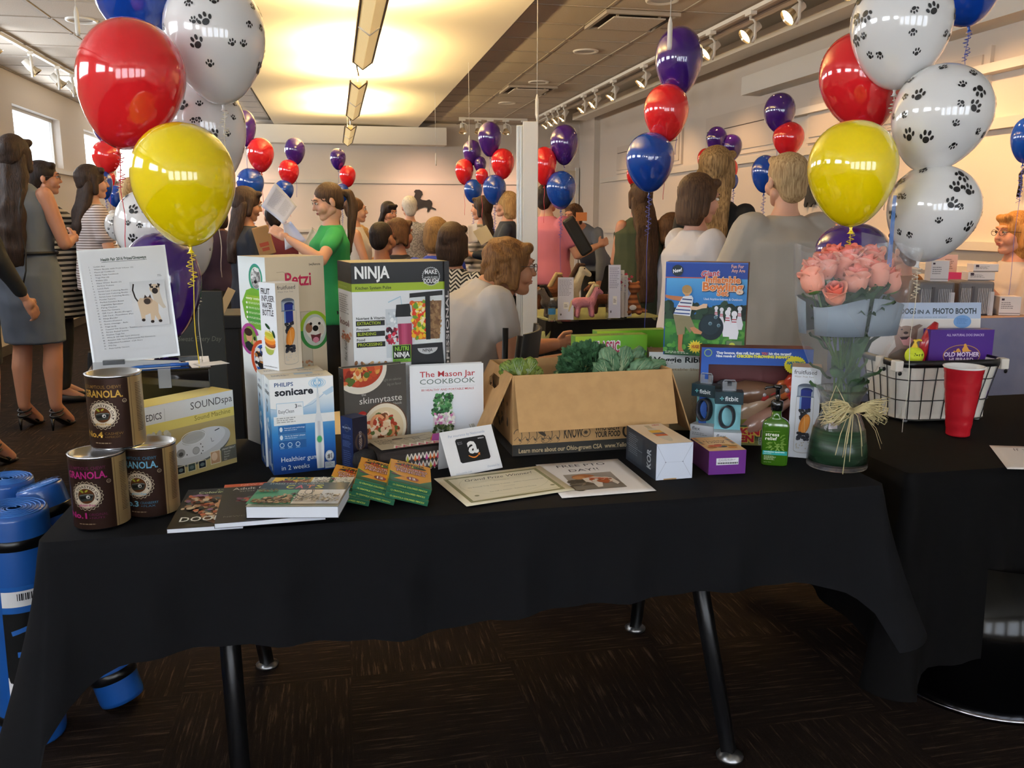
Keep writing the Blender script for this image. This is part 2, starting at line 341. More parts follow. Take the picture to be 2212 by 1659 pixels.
LAMP = mat('lamp_glow', 'fff0d0', .5, Emission_Color=lin('ffdca0'), Emission_Strength=6.)
for i, (x, y, on) in enumerate(((2.45, 8.41, 1), (2.44, 10.34, 1), (2.43, 12.22, 1), (2.45, 14.2, 1), (2.45, 6.41, 1), (-1.95, 7.97, 0))):
    t = thing('recessed_light', (x, y, ZC-.012), ['round recessed downlight second from the camera', 'round recessed downlight, third one back', 'round recessed downlight, fourth one back', 'round recessed downlight farthest back by the end wall', 'round recessed downlight nearest the camera at the top edge', 'round dark ceiling speaker above the left side windows'][i], 'downlight', 'recessed ceiling lights' if on else None)
    MB().lathe([(.085, .01), (.105, 0), (.12, 0), (.125, .012)], 28).build('rim', WHITE, t)
    MB().lathe([(.001, .012), (.086, .011)], 28).build('reflector', ALU if on else GRID, t)
# track lights
CLEARG = mat('lamp_reflector', 'e8d8b8', .2, .9); BULB = mat('bulb_glow', 'ffe6b8', .4, Emission_Color=lin('ffd9a0'), Emission_Strength=9.)
def track_light(x, y, z, rz, tilt, lb, grp, on=True):
    t = thing('track_light', (x, y, z), lb, 'spotlight', grp, rz)
    boxo('adapter', -.025, .025, -.05, .05, -.03, 0, WHITE, t); MB().tube([(0, 0, -.03), (0, 0, -.06), (0, -.05, -.07), (0, -.085, -.1), (0, -.085, -.2), (0, -.05, -.235)], .012, 6, flat=.6).build('yoke', WHITE, t)
    M_ = Matrix.Translation((0, 0, -.15))@Matrix.Rotation(tilt, 4, 'Y')
    MB().lathe([(.001, .09), (.032, .09), (.036, .02), (.036, 0)], 16, M=M_).build('lamp_socket', WHITE, t)
    MB().lathe([(.036, 0), (.045, -.03), (.06, -.06)], 16, M=M_).build('reflector', CLEARG, t)
    MB().lathe([(.001, -.045), (.052, -.045)], 16, M=M_).build('bulb_face', BULB if on else CLEARG, t)
for i, y in enumerate((5.1, 5.80, 6.44, 7.16, 8.78, 9.78, 10.49, 10.98, 11.96, 12.3, 12.6, 12.94)):
    track_light(3.18, y, 2.96, 0, .9 if i < 4 else .8-.1*(i % 3), 'white track spotlight on the right rail, %s from the camera' % ['nearest', 'second', 'third', 'fourth', 'fifth', 'sixth', 'seventh', 'eighth', 'ninth', 'tenth', 'eleventh', 'farthest'][i]+(' aimed at the wall' if i else ''), 'track spotlights on the right rail')
o = boxo('track_rail', 3.165, 3.20, YB, 13.6, 2.955, 2.985, WHITE); tag(o, 'long white lighting track under the right ceiling edge', 'light track')
o = boxo('track_rail', -2.77, -2.735, YB, 13.6, 2.955, 2.985, WHITE); tag(o, 'long white lighting track along the left windows', 'light track')
for i, y in enumerate((8.3, 9.29, 10.11, 10.63)):
    track_light(-2.75, y, 2.96, .3, -.7, 'white track spotlight above the left windows, %s from the camera' % ['nearest', 'second', 'third', 'fourth'][i], 'track spotlights on the left rail', i == 0)
o = boxo('track_rail', 2.0, 3.1, 13.9, 13.93, 2.955, 2.985, WHITE); tag(o, 'short white lighting track by the end wall', 'light track')
for i, x in enumerate((2.05, 2.3, 2.5, 2.75, 3.05)): track_light(x, 13.915, 2.96, pi/2, .5, 'white track spotlight near the end wall, %s from the left' % ['first', 'second', 'third', 'fourth', 'fifth'][i], 'track spotlights near the end wall', False)
for y, pw in ((4.2, 60), (5.1, 60), (5.8, 50), (7.16, 40), (8.8, 30), (10.5, 26), (12.3, 24)):
    l = bpy.data.lights.new('track_beam', 'SPOT'); l.energy = pw*1.0; l.color = (1, .56, .24); l.spot_size = R(80); l.spot_blend = .8; l.shadow_soft_size = .05
    o = bpy.data.objects.new('track_beam', l); COL.objects.link(o); o.location = (3.26, y, 2.8); o.rotation_euler = (0, R(-40), 0)
for x in (-1.5, 1.5, 3.0):
    l = bpy.data.lights.new('end_beam', 'SPOT'); l.energy = 45; l.color = (1, .6, .45); l.spot_size = R(90); l.spot_blend = 1; l.shadow_soft_size = .08
    o = bpy.data.objects.new('end_beam', l); COL.objects.link(o); o.location = (x, 13.7, 2.4); o.rotation_euler = (R(55), 0, 0)
# hanging V trough uplights
LENS = mat('trough_lens', 'e0c890', .4, Emission_Color=lin('d9b97a'), Emission_Strength=.35, bump=(40, .3)); DKM = mat('bronze_frame', '4a3c2e', .4, .5)
for i, (y0, y1) in enumerate(((4.2, 6.6), (7.55, 9.9), (11.0, 13.3))):
    xx = .25; t = thing('trough_light', (xx, y0, 2.47), 'V shaped hanging trough uplight, %s one along the ceiling cloud' % ['nearest', 'middle', 'farthest'][i], 'ceiling light', 'hanging trough uplights')
    L_ = y1-y0; m = MB()
    for a, b in ((0, L_/2-.02), (L_/2+.02, L_)):
        for sx in (-1, 1): m.add([(0, a, 0), (sx*.065, a, .05), (sx*.065, b, .05), (0, b, 0)], [(0, 1, 2, 3) if sx > 0 else (3, 2, 1, 0)])
    m.build('lens', LENS, t, solid=.004)
    for sx in (-1, 1): MB().box(sx*.068-.006, sx*.068+.006, 0, L_, .04, .065).build('side_rail', DKM, t)
    for y in (0, L_/2, L_): MB().tube([(-.07, y, .05), (0, y, -.003), (.07, y, .05)], .007, 6).build('rib', WHITE if y == L_/2 else DKM, t)
    for y in (.3, L_-.3): MB().tube([(0, y, .1), (0, y, .5)], .002, 5).build('hanging_wire', ALU, t)
    boxo('ballast_box', -.03, .03, L_*.1, L_*.9, .06, .085, WHITE, t)
    m = MB(); m.tube([(0, 0, .1), (-.03, -.1, .25), (0, -.3, .4), (0, -.35, .47)], .006, 6); m.build('power_cord', DKM, t)
    for q in range(2):
        area('trough_glow', (xx, y0+L_*(.25+.5*q), 2.56), (pi, 0, 0), .12, L_*.36, 50 if i == 0 else 40, (1, .72, .33))
# pendant microphone rods hanging on wires
for i, (px, pt, pb, D, lb) in enumerate(((1446, 0, 108, 4.2, 'white hanging microphone in front of the upper purple balloon'), (169, 0, 78, 4.6, 'white hanging microphone at the upper left'), (1014, 180, 327, 8.5, 'white hanging microphone in front of the far balloon bunch'), (942, 240, 358, 10.5, 'thin hanging microphone above the dog cutout'), (1160, 0, 255, 5.8, 'thin wire hanging beside the white partition top'))):
    B = onD(px, pb, D); t = thing('hanging_microphone', B, lb, 'microphone', 'hanging microphones'); s = .012 if D < 6 else .009
    MB().lathe([(.001, 0), (s*.8, .002), (s, .02), (s, .12), (s*.4, .15), (.001, .155)], 12).build('body', WHITE, t)
    MB().tube([(0, 0, .15), (0, 0, max(.2, 2.95-B.z))], .0022, 5).build('wire', WHITE, t)
# sculptures and cut-outs on the walls
CUT = mat('black_cutout', '0e0d0e', .6)
def silhouette(name, pts, O, U, W, m, lb, cat, th=.012):     # points in a 0..1 box, hung on a wall
    mb = MB(); O, U, W = V(O), V(U), V(W); N = U.cross(W).normalized(); n = len(pts)
    vs = [O+U*x+W*y for x, y in pts]+[O+U*x+W*y+N*th for x, y in pts]
    mb.add(vs, [tuple(range(n)), tuple(range(2*n-1, n-1, -1))]+[(i, i+n, (i+1) % n+n, (i+1) % n) for i in range(n)])
    o = mb.build(name, m); o['label'] = lb; o['category'] = cat; return o
dog = [(0, .38), (.02, .30), (.12, .30), (.2, .36), (.24, .45), (.33, .45), (.42, .62), (.40, .72), (.44, .85), (.40, .93), (.45, 1), (.58, 1), (.66, .92), (.68, .80), (.64, .74), (.60, .62), (.66, .58), (.78, .56), (.88, .60), (.96, .52), (.98, .42), (.95, .30), (1.1, .2), (1.08, .17), (.93, .24), (.86, .10), (.80, .08), (.82, .26), (.72, .30), (.55, .22), (.46, .12), (.40, .14), (.44, .26), (.3, .3), (.18, .24), (.05, .24)]
A = onY(868, 462, YF-.02); B = onY(935, 410, YF-.02)
silhouette('dog_cutout', dog, (A.x, YF-.02, A.z), (B.x-A.x, 0, 0), (0, 0, B.z-A.z), CUT, 'black dog shaped cut-out on the far wall', 'wall art')
fig = [(.35, 0), (.42, .2), (.38, .45), (.3, .62), (.12, .72), (0, .9), (.06, .92), (.2, .78), (.36, .76), (.40, .84), (.36, .93), (.44, 1), (.58, 1), (.64, .92), (.58, .84), (.62, .76), (.72, .7), (.76, .5), (.70, .35), (.74, 0), (.66, 0), (.60, .3), (.52, .3), (.46, 0)]
A = onX(1463, 452, XR-.02); B = onX(1487, 396, XR-.02)
silhouette('figure_cutout', fig, (XR-.02, A.y, A.z), (0, B.y-A.y, 0), (0, 0, B.z-A.z), CUT, 'thin black figure cut-out on the right wall by the brown bob', 'wall art')
cat_ = [(0, .1), (.1, .55), (.2, .9), (.32, 1), (.4, .95), (.42, .8), (.5, .62), (.72, .5), (.9, .3), (1, .2), (.98, .1), (.82, .16), (.7, .1), (.62, 0), (.5, 0), (.55, .12), (.5, .2), (.3, .2), (.2, .0), (.08, 0)]
A = onX(1738, 448, XR-.02); B = onX(1766, 396, XR-.02)
silhouette('cat_cutout', cat_, (XR-.02, A.y, A.z), (0, B.y-A.y, 0), (0, 0, B.z-A.z), CUT, 'black curled animal cut-out on the right wall by the yellow balloon', 'wall art')
A = onX(2202, 425, XR-.02); t = MB(); t.tube([(0, 0, 0), (0, -.01, .08), (0, .0, .14), (0, -.06, .2)], .012, 6); o = t.build('hook_cutout', CUT, loc=(XR-.03, A.y, A.z)); tag(o, 'narrow black curved cut-out on the far right wall', 'wall art')
A = onX(1315, 440, 4.26); t = thing('wall_telephone', (4.26, A.y-.0, A.z), 'black wall telephone with a looped cord', 'telephone', rz=0)
t.location = onY(1316, 441, 14.1); t.rotation_euler = (0, 0, R(-35))
boxo('cradle', -.02, .14, -.05, 0, -.13, .11, BLK, t); MB().tube([(-.06, -.07, -.12), (-.09, -.08, -.05), (-.1, -.08, .05), (-.06, -.07, .14)], [.035, .025, .025, .04], 10).build('handset', BLK, t)
MB().tube([(-.08, -.06, -.12), (-.14, -.06, -.25), (-.1, -.06, -.4), (0, -.06, -.38), (.02, -.05, -.2), (0, -.03, -.12)], .008, 6).build('cord', BLK, t)
boxo('keypad', .02, .12, -.056, -.05, -.09, .06, mat('phone_grey', '2c2c30', .3), t)
# white partition post
P = onD(1140, 264, 5.3); t = thing('white_partition', (P.x, P.y, 0), 'tall white display partition post beside the seated grey shirt woman', 'partition', rz=-YAW)
boxo('panel_core', -.03, .064, -.05, .02, 0, P.z, mat('partition_white', 'dedcd6', .35), t, bevel=.004)
boxo('edge_channel', -.07, -.031, -.03, .03, 0, P.z-.02, mat('partition_edge', 'cfd2cf', .3), t, bevel=.004)
for x in (-.06, -.045): boxo('groove', x-.002, x+.002, -.033, -.03, 0, P.z-.03, ALU, t)
MB().lathe([(.001, 0), (.008, 0), (.008, .04), (.001, .05)], 8, M=Matrix.Translation((.06, -.02, P.z))).build('wire_clip', WHITE, t)
# ================================================================ tables and cloths
import bmesh
def build_curved(art, name, fn, cuts, parent, m=None, horizontal=False):      # print wrapped round a curved body: sliced, then bent by fn(x, y, lift)
    bm = bmesh.new(); cl = bm.verts.layers.float_color.new('ink'); vs = []
    for (x, y, z), c in zip(art.v, art.c): q = bm.verts.new((x, y, z*.001)); q[cl] = c; vs.append(q)
    for f in art.f:
        try: bm.faces.new([vs[i] for i in f])
        except ValueError: pass
    for k in range(1, cuts):
        for ax, W in (((1, 0, 0), art.W), ((0, 1, 0), art.H)) if horizontal else (((1, 0, 0), art.W),):
            bmesh.ops.bisect_plane(bm, geom=bm.verts[:]+bm.edges[:]+bm.faces[:], plane_co=(V(ax)*(W*k/cuts)), plane_no=ax, dist=1e-6)
    for q in bm.verts: q.co = fn(q.co.x/art.W, q.co.y/art.H, .0003+q.co.z*1000*.00005)
    me = bpy.data.meshes.new(name); bm.to_mesh(me); bm.free(); me.materials.append(m or PRINT)
    for p in me.polygons: p.use_smooth = True
    o = bpy.data.objects.new(name, me); COL.objects.link(o); o.parent = parent; return o
CLOTH = mat('black_tablecloth', '151518', .9, Specular_IOR_Level=.12, bump=(5, .12)); STEEL = mat('black_steel', '1d1d20', .35, .3); GLIDE = mat('steel_glide', '8a8a8c', .3, .9)
def cloth(x0, x1, y0, y1, z, Lf, name, m, lb, grp, seed=0, flare=.12, corner=1.0):
    """a cloth laid over a table: flat top, hanging sides with folds, pointed corner drapes"""
    P = []; st = .03; rnd = random.Random(seed)
    def edge(a, b, nrm, tx):
        n = max(2, int(math.dist(a, b)/st))
        for i in range(n): t = i/n; P.append(((a[0]+(b[0]-a[0])*t, a[1]+(b[1]-a[1])*t), nrm, tx, t*math.dist(a, b), math.dist(a, b)*(1-t)))
    r = .02
    def corner_(cx, cy, a0):
        for i in range(9): a = R(a0+90*i/9); P.append(((cx+r*cos(a), cy+r*sin(a)), (cos(a), sin(a)), 9, 0, 0))
    edge((x0+r, y0), (x1-r, y0), (0, -1), 0); corner_(x1-r, y0+r, -90); edge((x1, y0+r), (x1, y1-r), (1, 0), 1); corner_(x1-r, y1-r, 0)
    edge((x1-r, y1), (x0+r, y1), (0, 1), 2); corner_(x0+r, y1-r, 90); edge((x0, y1-r), (x0, y0+r), (-1, 0), 3); corner_(x0+r, y0+r, 180)
    n = len(P); K = 14; vs = []; fs = []
    ph = rnd.uniform(0, 6)
    for k in range(K+1):
        t = k/K
        for i, (p, nn, e, s0, s1) in enumerate(P):
            L = Lf(e, p); c = math.exp(-min(s0, s1)/.085) if e != 9 else 1.
            L = L+corner*.10*c**1.2; u = t*L
            fold = .012*sin(p[0]*23+p[1]*19+ph)+.008*sin(p[0]*47-p[1]*31+ph*2)
            out = (fold*min(1, u/.15)+.008*t)*(1-c*.6)+flare*c*c*t**1.3+(.004 if k else 0)
            zz = z-u*(1-.06*c) if k else z
            vs.append((p[0]+nn[0]*out, p[1]+nn[1]*out, zz-(.003*sin(min(1, u/.01)*pi/2) if k else 0)))
    for k in range(K):
        for i in range(n): j = (i+1) % n; fs.append((k*n+i, (k+1)*n+i, (k+1)*n+j, k*n+j))
    fs.append(tuple(range(n))); mb = MB().add(vs, fs, smooth=True); mb.sm[-1] = False
    o = mb.build(name, m, solid=0); tag(o, lb, 'tablecloth', grp); return o
cloth(-.63, 1.345, 1.85, 2.66, .74, lambda e, p: {0: .265-.035*(p[0]+.6)/1.9+.03*math.exp(-((p[0]-.1)/.25)**2), 1: .3, 2: .3, 3: .36, 9: .37 if p[0] < 0 else .27}[e], 'tablecloth', CLOTH, 'black tablecloth hanging over the front prize table', None, 3, .13, 1.4)
def trestle(name, x0, x1, y0, y1, lb, feet=True, grp=None, z=.725, lift=0):
    t = thing(name, ((x0+x1)/2, (y0+y1)/2, 0), lb, 'table', grp); w, d = (x1-x0)/2, (y1-y0)/2
    boxo('tabletop', -w, w, -d, d, z-.025, z, mat('table_laminate', '3a3836', .4), t, bevel=.004)
    for sx in (-1, 1):
        xx = sx*(w-.35)
        for sy in (-1, 1):
            l = MB().tube([(xx, sy*(d-.02), .012), (xx-.05, sy*.09, z-.03)], [.022, .028], 4).build('leg', STEEL, t)
            MB().lathe([(.001, 0), (.034, 0), (.036, .008), (.012, .02)], 16, cx=xx, cy=sy*(d-.015)).build('foot', GLIDE, t)
        boxo('crossbar', xx-sx*.03-.02, xx-sx*.03+.02, -.12, .12, z-.06, z-.026, STEEL, t)
    return t
trestle('folding_table', -.61, 1.325, 1.87, 2.64, 'front prize table under a black cloth, splayed black steel legs', z=.733)
# right-hand table and its cloth to the floor
cloth(1.47, 3.3, 1.93, 2.78, .738, lambda e, p: .55 if e != 3 else .5, 'tablecloth', mat('black_tablecloth_right', '100f10', .9, Specular_IOR_Level=.1, bump=(5, .12)), 'black tablecloth under the wire basket and red cup', None, 8, .08)
trestle('folding_table', 1.5, 3.27, 1.96, 2.75, 'right-hand table under the wire basket, black cloth over it', z=.73)
t = thing('waste_bin', (1.93, 2.13, 0), 'round glossy black bin standing under the right-hand table', 'bin')
GB = mat('glossy_black', '050506', .12, Specular_IOR_Level=.25); MB().lathe([(.27, 0), (.285, .01), (.285, .45), (.28, .45), (.265, .02), (.001, .02)], 64).build('bin_body', GB, t)
MB().lathe([(.281, .0), (.289, .0), (.289, .012), (.283, .014)], 64).build('base_rim', mat('polished_rim', 'a0a0a8', .12, 1), t)
# yoga mats wrapped in film
BLUEF = mat('blue_mat_foam', '1c57a8', .35, Coat_Weight=.5, Coat_Roughness=.1, bump=(14, .12)); FILM = mat('clear_film', 'ffffff', .05, Transmission_Weight=1., IOR=1.05, Alpha=.18, bump=(30, .6))
def yogamat(P0, P1, r, lb, label_=True):
    P0, P1 = V(P0), V(P1); d = P1-P0; L_ = d.length; t = thing('rolled_yoga_mat', P0, lb, 'yoga mat', 'rolled blue yoga mats'); t.rotation_euler = d.to_track_quat('Z', 'Y').to_euler()
    mb = MB(); mb.lathe([(.02, 0), (r*.96, 0), (r, .012), (r, L_-.012), (r*.96, L_), (.02, L_)], 36); o = mb.build('roll', BLUEF, t)
    sp = [(r*(.12+.84*i/120)*cos(i*.33), r*(.12+.84*i/120)*sin(i*.33), L_+.001) for i in range(121)]
    MB().tube(sp, .0022, 4).build('spiral_edge', mat('mat_edge', '2f6fc0', .4), t)
    for z in (.07, L_-.09): MB().lathe([(r+.001, z), (r+.003, z+.002), (r+.003, z+.026), (r+.001, z+.028)], 36).build('black_strap', mat('black_elastic', '0c0c0e', .3), t)
    rnd = random.Random(len(lb)); mb = MB(); n = 28; vs = []
    for k in range(7):
        rr = r*(1.02-k*.13); 
        for j in range(n): q = 2*pi*j/n; vs.append((rr*cos(q), rr*sin(q), L_+.006+.008*rnd.random()))
    mb.add(vs, [(k*n+j, k*n+(j+1) % n, (k+1)*n+(j+1) % n, (k+1)*n+j) for k in range(6) for j in range(n)]); mb.build('crinkled_film', FILM, t)
    if label_:
        a = Art(100, 160); a.rect(0, 0, 100, 50, '1f5fb0'); a.rect(0, 6, 100, 20, 'e8e8ea')
        for q in range(24): a.rect(20+q*2.5, 9, 1+(q*7 % 3)*.5, 9, '26262a')
        a.rect(0, 34, 100, 86, '141416'); a.ell(50, 118, 50, 22, '141416'); a.rect(0, 118, 100, 42, 'e9eaee'); a.ell(50, 116, 50, 24, '141416')
        a.line([(10, 60), (40, 52), (80, 58)], 6, '2a66b8'); a.line([(15, 88), (80, 88)], 7, '2a66b8'); a.text(90, 104, 'YOGA & PILATES', 7, 'e8e8e8', 76, rot=180); a.text(90, 112, 'MAT', 6, 'e8e8e8', rot=180)
        a.text(80, 146, 'AMS', 12, '30303c', rot=180, it=.2)
        build_curved(a, 'paper_band', lambda x, y, l: V(((r+l+.001)*sin(-1.0+x*2.2), -(r+l+.001)*cos(-1.0+x*2.2), L_*.72-y*L_*.52)), 16, t)
    return t
T1 = onZ(28, 1098, .66); yogamat((T1.x-.02, T1.y+.02, 0), T1, .083, 'front blue yoga mat roll standing left of the table, printed band')
T2 = onZ(84, 1050, .66); B2 = onZ(262, 1515, 0.02); yogamat((B2.x, B2.y+.02, .02), T2, .062, 'leaning blue yoga mat roll with its foot under the table', False)
T3 = onZ(8, 1070, .67); yogamat((T3.x-.08, T3.y+.22, 0), (T3.x-.06, T3.y+.2, .66), .07, 'blue yoga mat roll at the left picture edge behind the front roll', False)
a = Art(50, 100); a.rect(0, 0, 50, 100, 'd8d8cc'); a.greek(6, 8, 36, 84, 16, '55554e'); build_curved(a, 'paper_tag', lambda x, y, l: V(((.0635+l)*sin(.75+x*.7), -(.0635+l)*cos(.75+x*.7), .32-y*.17)), 6, bpy.data.objects['rolled_yoga_mat.001'])
# ================================================================ goods on the front table
# granola tins
TIN = mat('tin_metal', 'b9b9bb', .25, 1.); KRAFTL = mat('tan_label', 'b59a6c', .6)
def tin(P, rz, foil, num, lb, dim):
    t = thing('granola_tin', P, lb, 'tin', 'granola tins', rz); r, h = .057, .165
    MB().lathe([(.001, .002), (r-.002, .002), (r, .006), (r, h-.004), (r+.002, h), (r-.003, h), (r-.003, h-.012), (.001, h-.014)], 48).build('tin_can', TIN, t)
    a = Art(400, 320); a.rect(0, 0, 400, 320, 'b59a6c')
    a.rect(88, 0, 224, 320, '38231c'); a.line([(322, 0), (322, 320)], 2, '6a5033'); a.line([(74, 0), (74, 320)], 2, '6a5033')
    for q in (20, 345): a.greek(q, 30, 40, 230, 30, '5c4630', q)
    a.text(200, 44, 'SCRUMPTIOUS. CHEWY', 15, dim, 170, 'c', .01); a.text(200, 84, 'GRANOLA.', 32, foil, 176, 'c', .02)
    cx, cy = 200, 164; a.poly([(cx+(66+3*cos(22*q/176*2*pi))*cos(q/176*2*pi), cy+(66+3*cos(22*q/176*2*pi))*sin(q/176*2*pi)) for q in range(176)], 'c9b79a')
    a.poly([(cx+(63+3*cos(22*q/176*2*pi))*cos(q/176*2*pi), cy+(63+3*cos(22*q/176*2*pi))*sin(q/176*2*pi)) for q in range(176)], '38231c')
    a.ell(cx, cy, 58, 58, 'dccdb2', 40); a.ell(cx, cy, 55, 55, '38231c', 40); a.ell(cx, cy, 54, 54, 'e6d9c2', 40); a.ell(cx, cy, 35, 35, '6a3d1c', 32)
    a.text(0, 0, 'THE TOASTED OAT', 11, '38231c', 158, 'c', .02, arc=(cx, cy, 38.5, 0)); a.ell(cx-44, cy+18, 3, 3, '38231c', 10); a.ell(cx+44, cy+18, 3, 3, '38231c', 10)
    a.poly([(cx-30, cy+2), (cx-22, cy-8), (cx+22, cy-12), (cx+32, cy-2), (cx+24, cy+20), (cx-20, cy+26), (cx-31, cy+14)], '3f423f'); a.poly([(cx-26, cy+6), (cx+28, cy-4), (cx+24, cy+8), (cx-22, cy+16)], '20211f')
    a.line([(cx-28, cy-1), (cx, cy-8), (cx+30, cy-6)], 3, '8c918c'); a.ell(cx+9, cy+4, 8, 8, 'e8e8e4'); a.ell(cx+10, cy+5, 4.5, 4.5, '1c1d1c'); a.ell(cx+8, cy+3, 1.6, 1.6, 'ffffff')
    a.ell(cx-16, cy-22, 10, 5, 'a7a838', 14, 40); a.ell(cx+4, cy-24, 8, 4, 'c0b840', 14, -40); a.text(cx, cy+47, 'gluten-free', 11, foil, 66, 'c', .01, .25)
    a.ring(292, 102, 9, 9, 2, 'c9b79a'); a.text(292, 106, 'GF', 6, 'c9b79a', None, 'c')
    a.text(112, 268, 'No.'+num, 26, foil, 86, 'l', .03); a.text(206, 256, {'4': 'CASHEW', '3': 'CRANBERRY', '1': 'ORIGINAL'}[num], 12, dim, 72); a.text(206, 270, {'4': '+APRICOT', '3': '+FLAX', '1': '+NUTS'}[num], 9, dim, 60)
    a.greek(160, 292, 90, 6, 1, 'a08a70', 3, .8)
    build_curved(a, 'label_print', lambda x, y, l: V(((r+l)*sin((x-.5)*3.6), -(r+l)*cos((x-.5)*3.6), h-.006-y*(h-.012))), 40, t, FOIL)
    MB().lathe([(r+.0002, .006), (r+.0002, h-.006)], 48).build('label_wrap', KRAFTL, t)
    return t
def canbase(px, py): q = onZ(px, py, .74); return V((q.x, q.y+.057, .741))
c1 = canbase(208, 1150); c3 = canbase(322, 1123); tin(c1, R(-14), 'c8308c', '1', 'granola tin with pink lettering, front left corner of the table', '6e2450'); tin(c3, R(-18), '7cc0e0', '3', 'granola tin with light blue lettering beside the pink one', '4a7c98')
m_ = (c1+c3)/2+V((-.01, .012, 0)); tin((m_.x, m_.y, .741+.166), R(-16), 'd0a348', '4', 'granola tin with gold lettering stacked on the two others', '8c6a34')
# sound machine box
a = Art(700, 420); a.grad(0, 0, 700, 420, ['dccf9e', 'b59c5e', 'cfba7a']); a.grad(0, 0, 700, 95, ['efefec', 'e6e4dc']); a.rect(0, 95, 700, 50, 'ecd873')
a.text(196, 75, 'MEDICS', 34, '55504a', 130, 'r', .01); a.line([(215, 25), (215, 90)], 2, 'b0aca0'); a.text(690, 62, 'SOUNDspa', 40, '5a564f', 300, 'r'); a.text(672, 126, 'Sound Machine', 26, '9a8434', 260, 'r')
a.blobs(0, 150, 240, 60, 20, 26, ['c8c2b0', 'bdb49a', 'd6cfba'], 4); a.rect(20, 185, 170, 44, '4b4a44'); a.text(28, 204, 'with Soothing', 14, 'dcdccf', 120); a.text(28, 222, '6 Sounds', 12, 'dcdccf')
a.ell(440, 285, 215, 78, '6d6a62', 36, -8); a.ell(440, 268, 222, 84, 'cfcdc8', 40, -8); a.ell(435, 248, 190, 66, 'e2e1de', 36, -8); a.ell(395, 215, 84, 34, 'c2c0b8', 30, -8); a.ring(395, 215, 86, 36, 3, 'f2f2f0')
for q in range(9): a.line([(330+q*2, 200+q*4), (455, 192+q*4)], 1, 'a9a79f')
a.ell(405, 290, 24, 20, 'b8b6b0'); a.ring(405, 290, 25, 21, 3, '8e8c86'); a.ell(300, 285, 30, 24, '9a9790'); a.ell(300, 290, 16, 12, '56534d')
for x, y in ((440, 260), (452, 278), (452, 300), (440, 312), (340, 300)): a.ell(x, y, 4, 4, '4a4842', 10)
a.line([(515, 240), (520, 262), (535, 260)], 3, '5c5a55'); a.line([(545, 205), (580, 198)], 5, '3c3a36')
for q, c in enumerate(('5a4a30', '1c1a18', '3f5248', '16202e')): a.rect(190+q*74, 352, 56, 44, 'e8dfb8'); a.rect(194+q*74, 355, 48, 38, c); a.ell(218+q*74, 375, 16, 10, '9a8a60' if q == 0 else '6c7a78')
a.rect(500, 318, 74, 74, 'f0e8cc'); a.rect(504, 322, 66, 66, 'c89a70'); a.ell(530, 350, 22, 24, 'e8c8a4'); a.rect(580, 310, 115, 80, '6a675a')
a.text(588, 328, 'HEARTBEAT', 11, 'e8e4d0', 100); 
for q, s in enumerate(('Waterfall', 'Thunder', 'Natural', 'Rain')): a.text(600, 344+q*14, s, 9, 'd8d4c0')
p, rz, wd = frontbase((330, 1051), (512, 998), .085); n = V((cos(rz), sin(rz), 0)); W_ = .31; p = p-n*(W_-wd)/2
top = Art(100, 30).grad(0, 0, 100, 30, ['d8b850', 'f0dc80', 'e0c460'], True); sd = Art(30, 100).rect(0, 0, 30, 100, 'c9c4b8').greek(6, 10, 18, 80, 22, '4a4a44')
carton('sound_machine_box', 'yellow and grey sound machine carton behind the granola tins', 'box', (W_, .085, .204), p, rz, mat('yellow_card', 'd8c070', .5), {'front': a, 'top': top, 'right': sd}, pm=GLOSS)
# two electric toothbrush boxes, one behind the other
def sonic_side(a=None):
    a = Art(80, 200); a.grad(0, 0, 80, 200, ['eef4f6', 'dbe9f2', '5a9ed0', '2c78be', '1c5aa6', '143f88']); a.text(40, 20, 'PHILIPS', 6, '1e4f86', 34, 'c', .01, rot=-4); a.text(40, 34, 'sonicare', 10, '17202c', 64, 'c', .03)
    a.blobs(22, 45, 16, 30, 8, 5, ['4a5a68', '2c3a48'], 5); a.blobs(15, 88, 34, 36, 14, 6, ['bcd4e8', '88b4dc', 'e0eef8'], 6); a.rect(44, 150, 8, 38, 'dfe8f0'); a.rect(28, 158, 8, 30, 'c8d8e8'); a.rect(60, 178, 12, 14, 'dfe8f0'); a.text(66, 190, '2', 9, '1c4a92', None, 'c'); return a
a = Art(500, 640); a.grad(0, 0, 500, 640, ['fbfcfb', 'f4f8fa', 'cfe2f0', '6caedd', '2f86cc', '1b67b5', '164c9c', '123d88']); a.poly([(0, 0), (500, 0), (500, 70), (380, 130), (250, 200), (120, 215), (0, 190)], 'f6f9fa')
a.line([(500, 78), (440, 105), (330, 180), (180, 216), (0, 196)], [3, 4, 3, 3, 3], '8cb8d8'); a.poly([(410, 110), (495, 70), (498, 110), (440, 130)], 'b8d4e8')
for q, c in enumerate(('d5e8f4', 'b0d4ec', '8cc0e4')): a.ring(372, 42, 70-q*18, 34-q*6, 9, c)
a.text(38, 50, 'PHILIPS', 26, '1d5288', 145, 'l', .015); a.text(38, 110, 'sonicare', 46, '141c28', 300, 'l', .035); a.rect(45, 160, 210, 95, '9cc8e4'); a.rect(48, 163, 204, 92, 'f2f7fa'); a.text(60, 228, 'EasyClean', 24, '3c4a58', 120); a.text(190, 198, '3', 26, '28323c', None, 'l', .02); a.greek(210, 182, 36, 14, 2, '5c6c7c')
a.rect(20, 248, 480, 60, 'eef2f2'); a.greek(42, 258, 190, 40, 3, 'a2a8a8', 7); a.rect(50, 312, 215, 158, '1d5c9e'); a.rect(50, 312, 215, 50, '2a6eb0'); a.rect(50, 366, 215, 48, '3c7cb8')
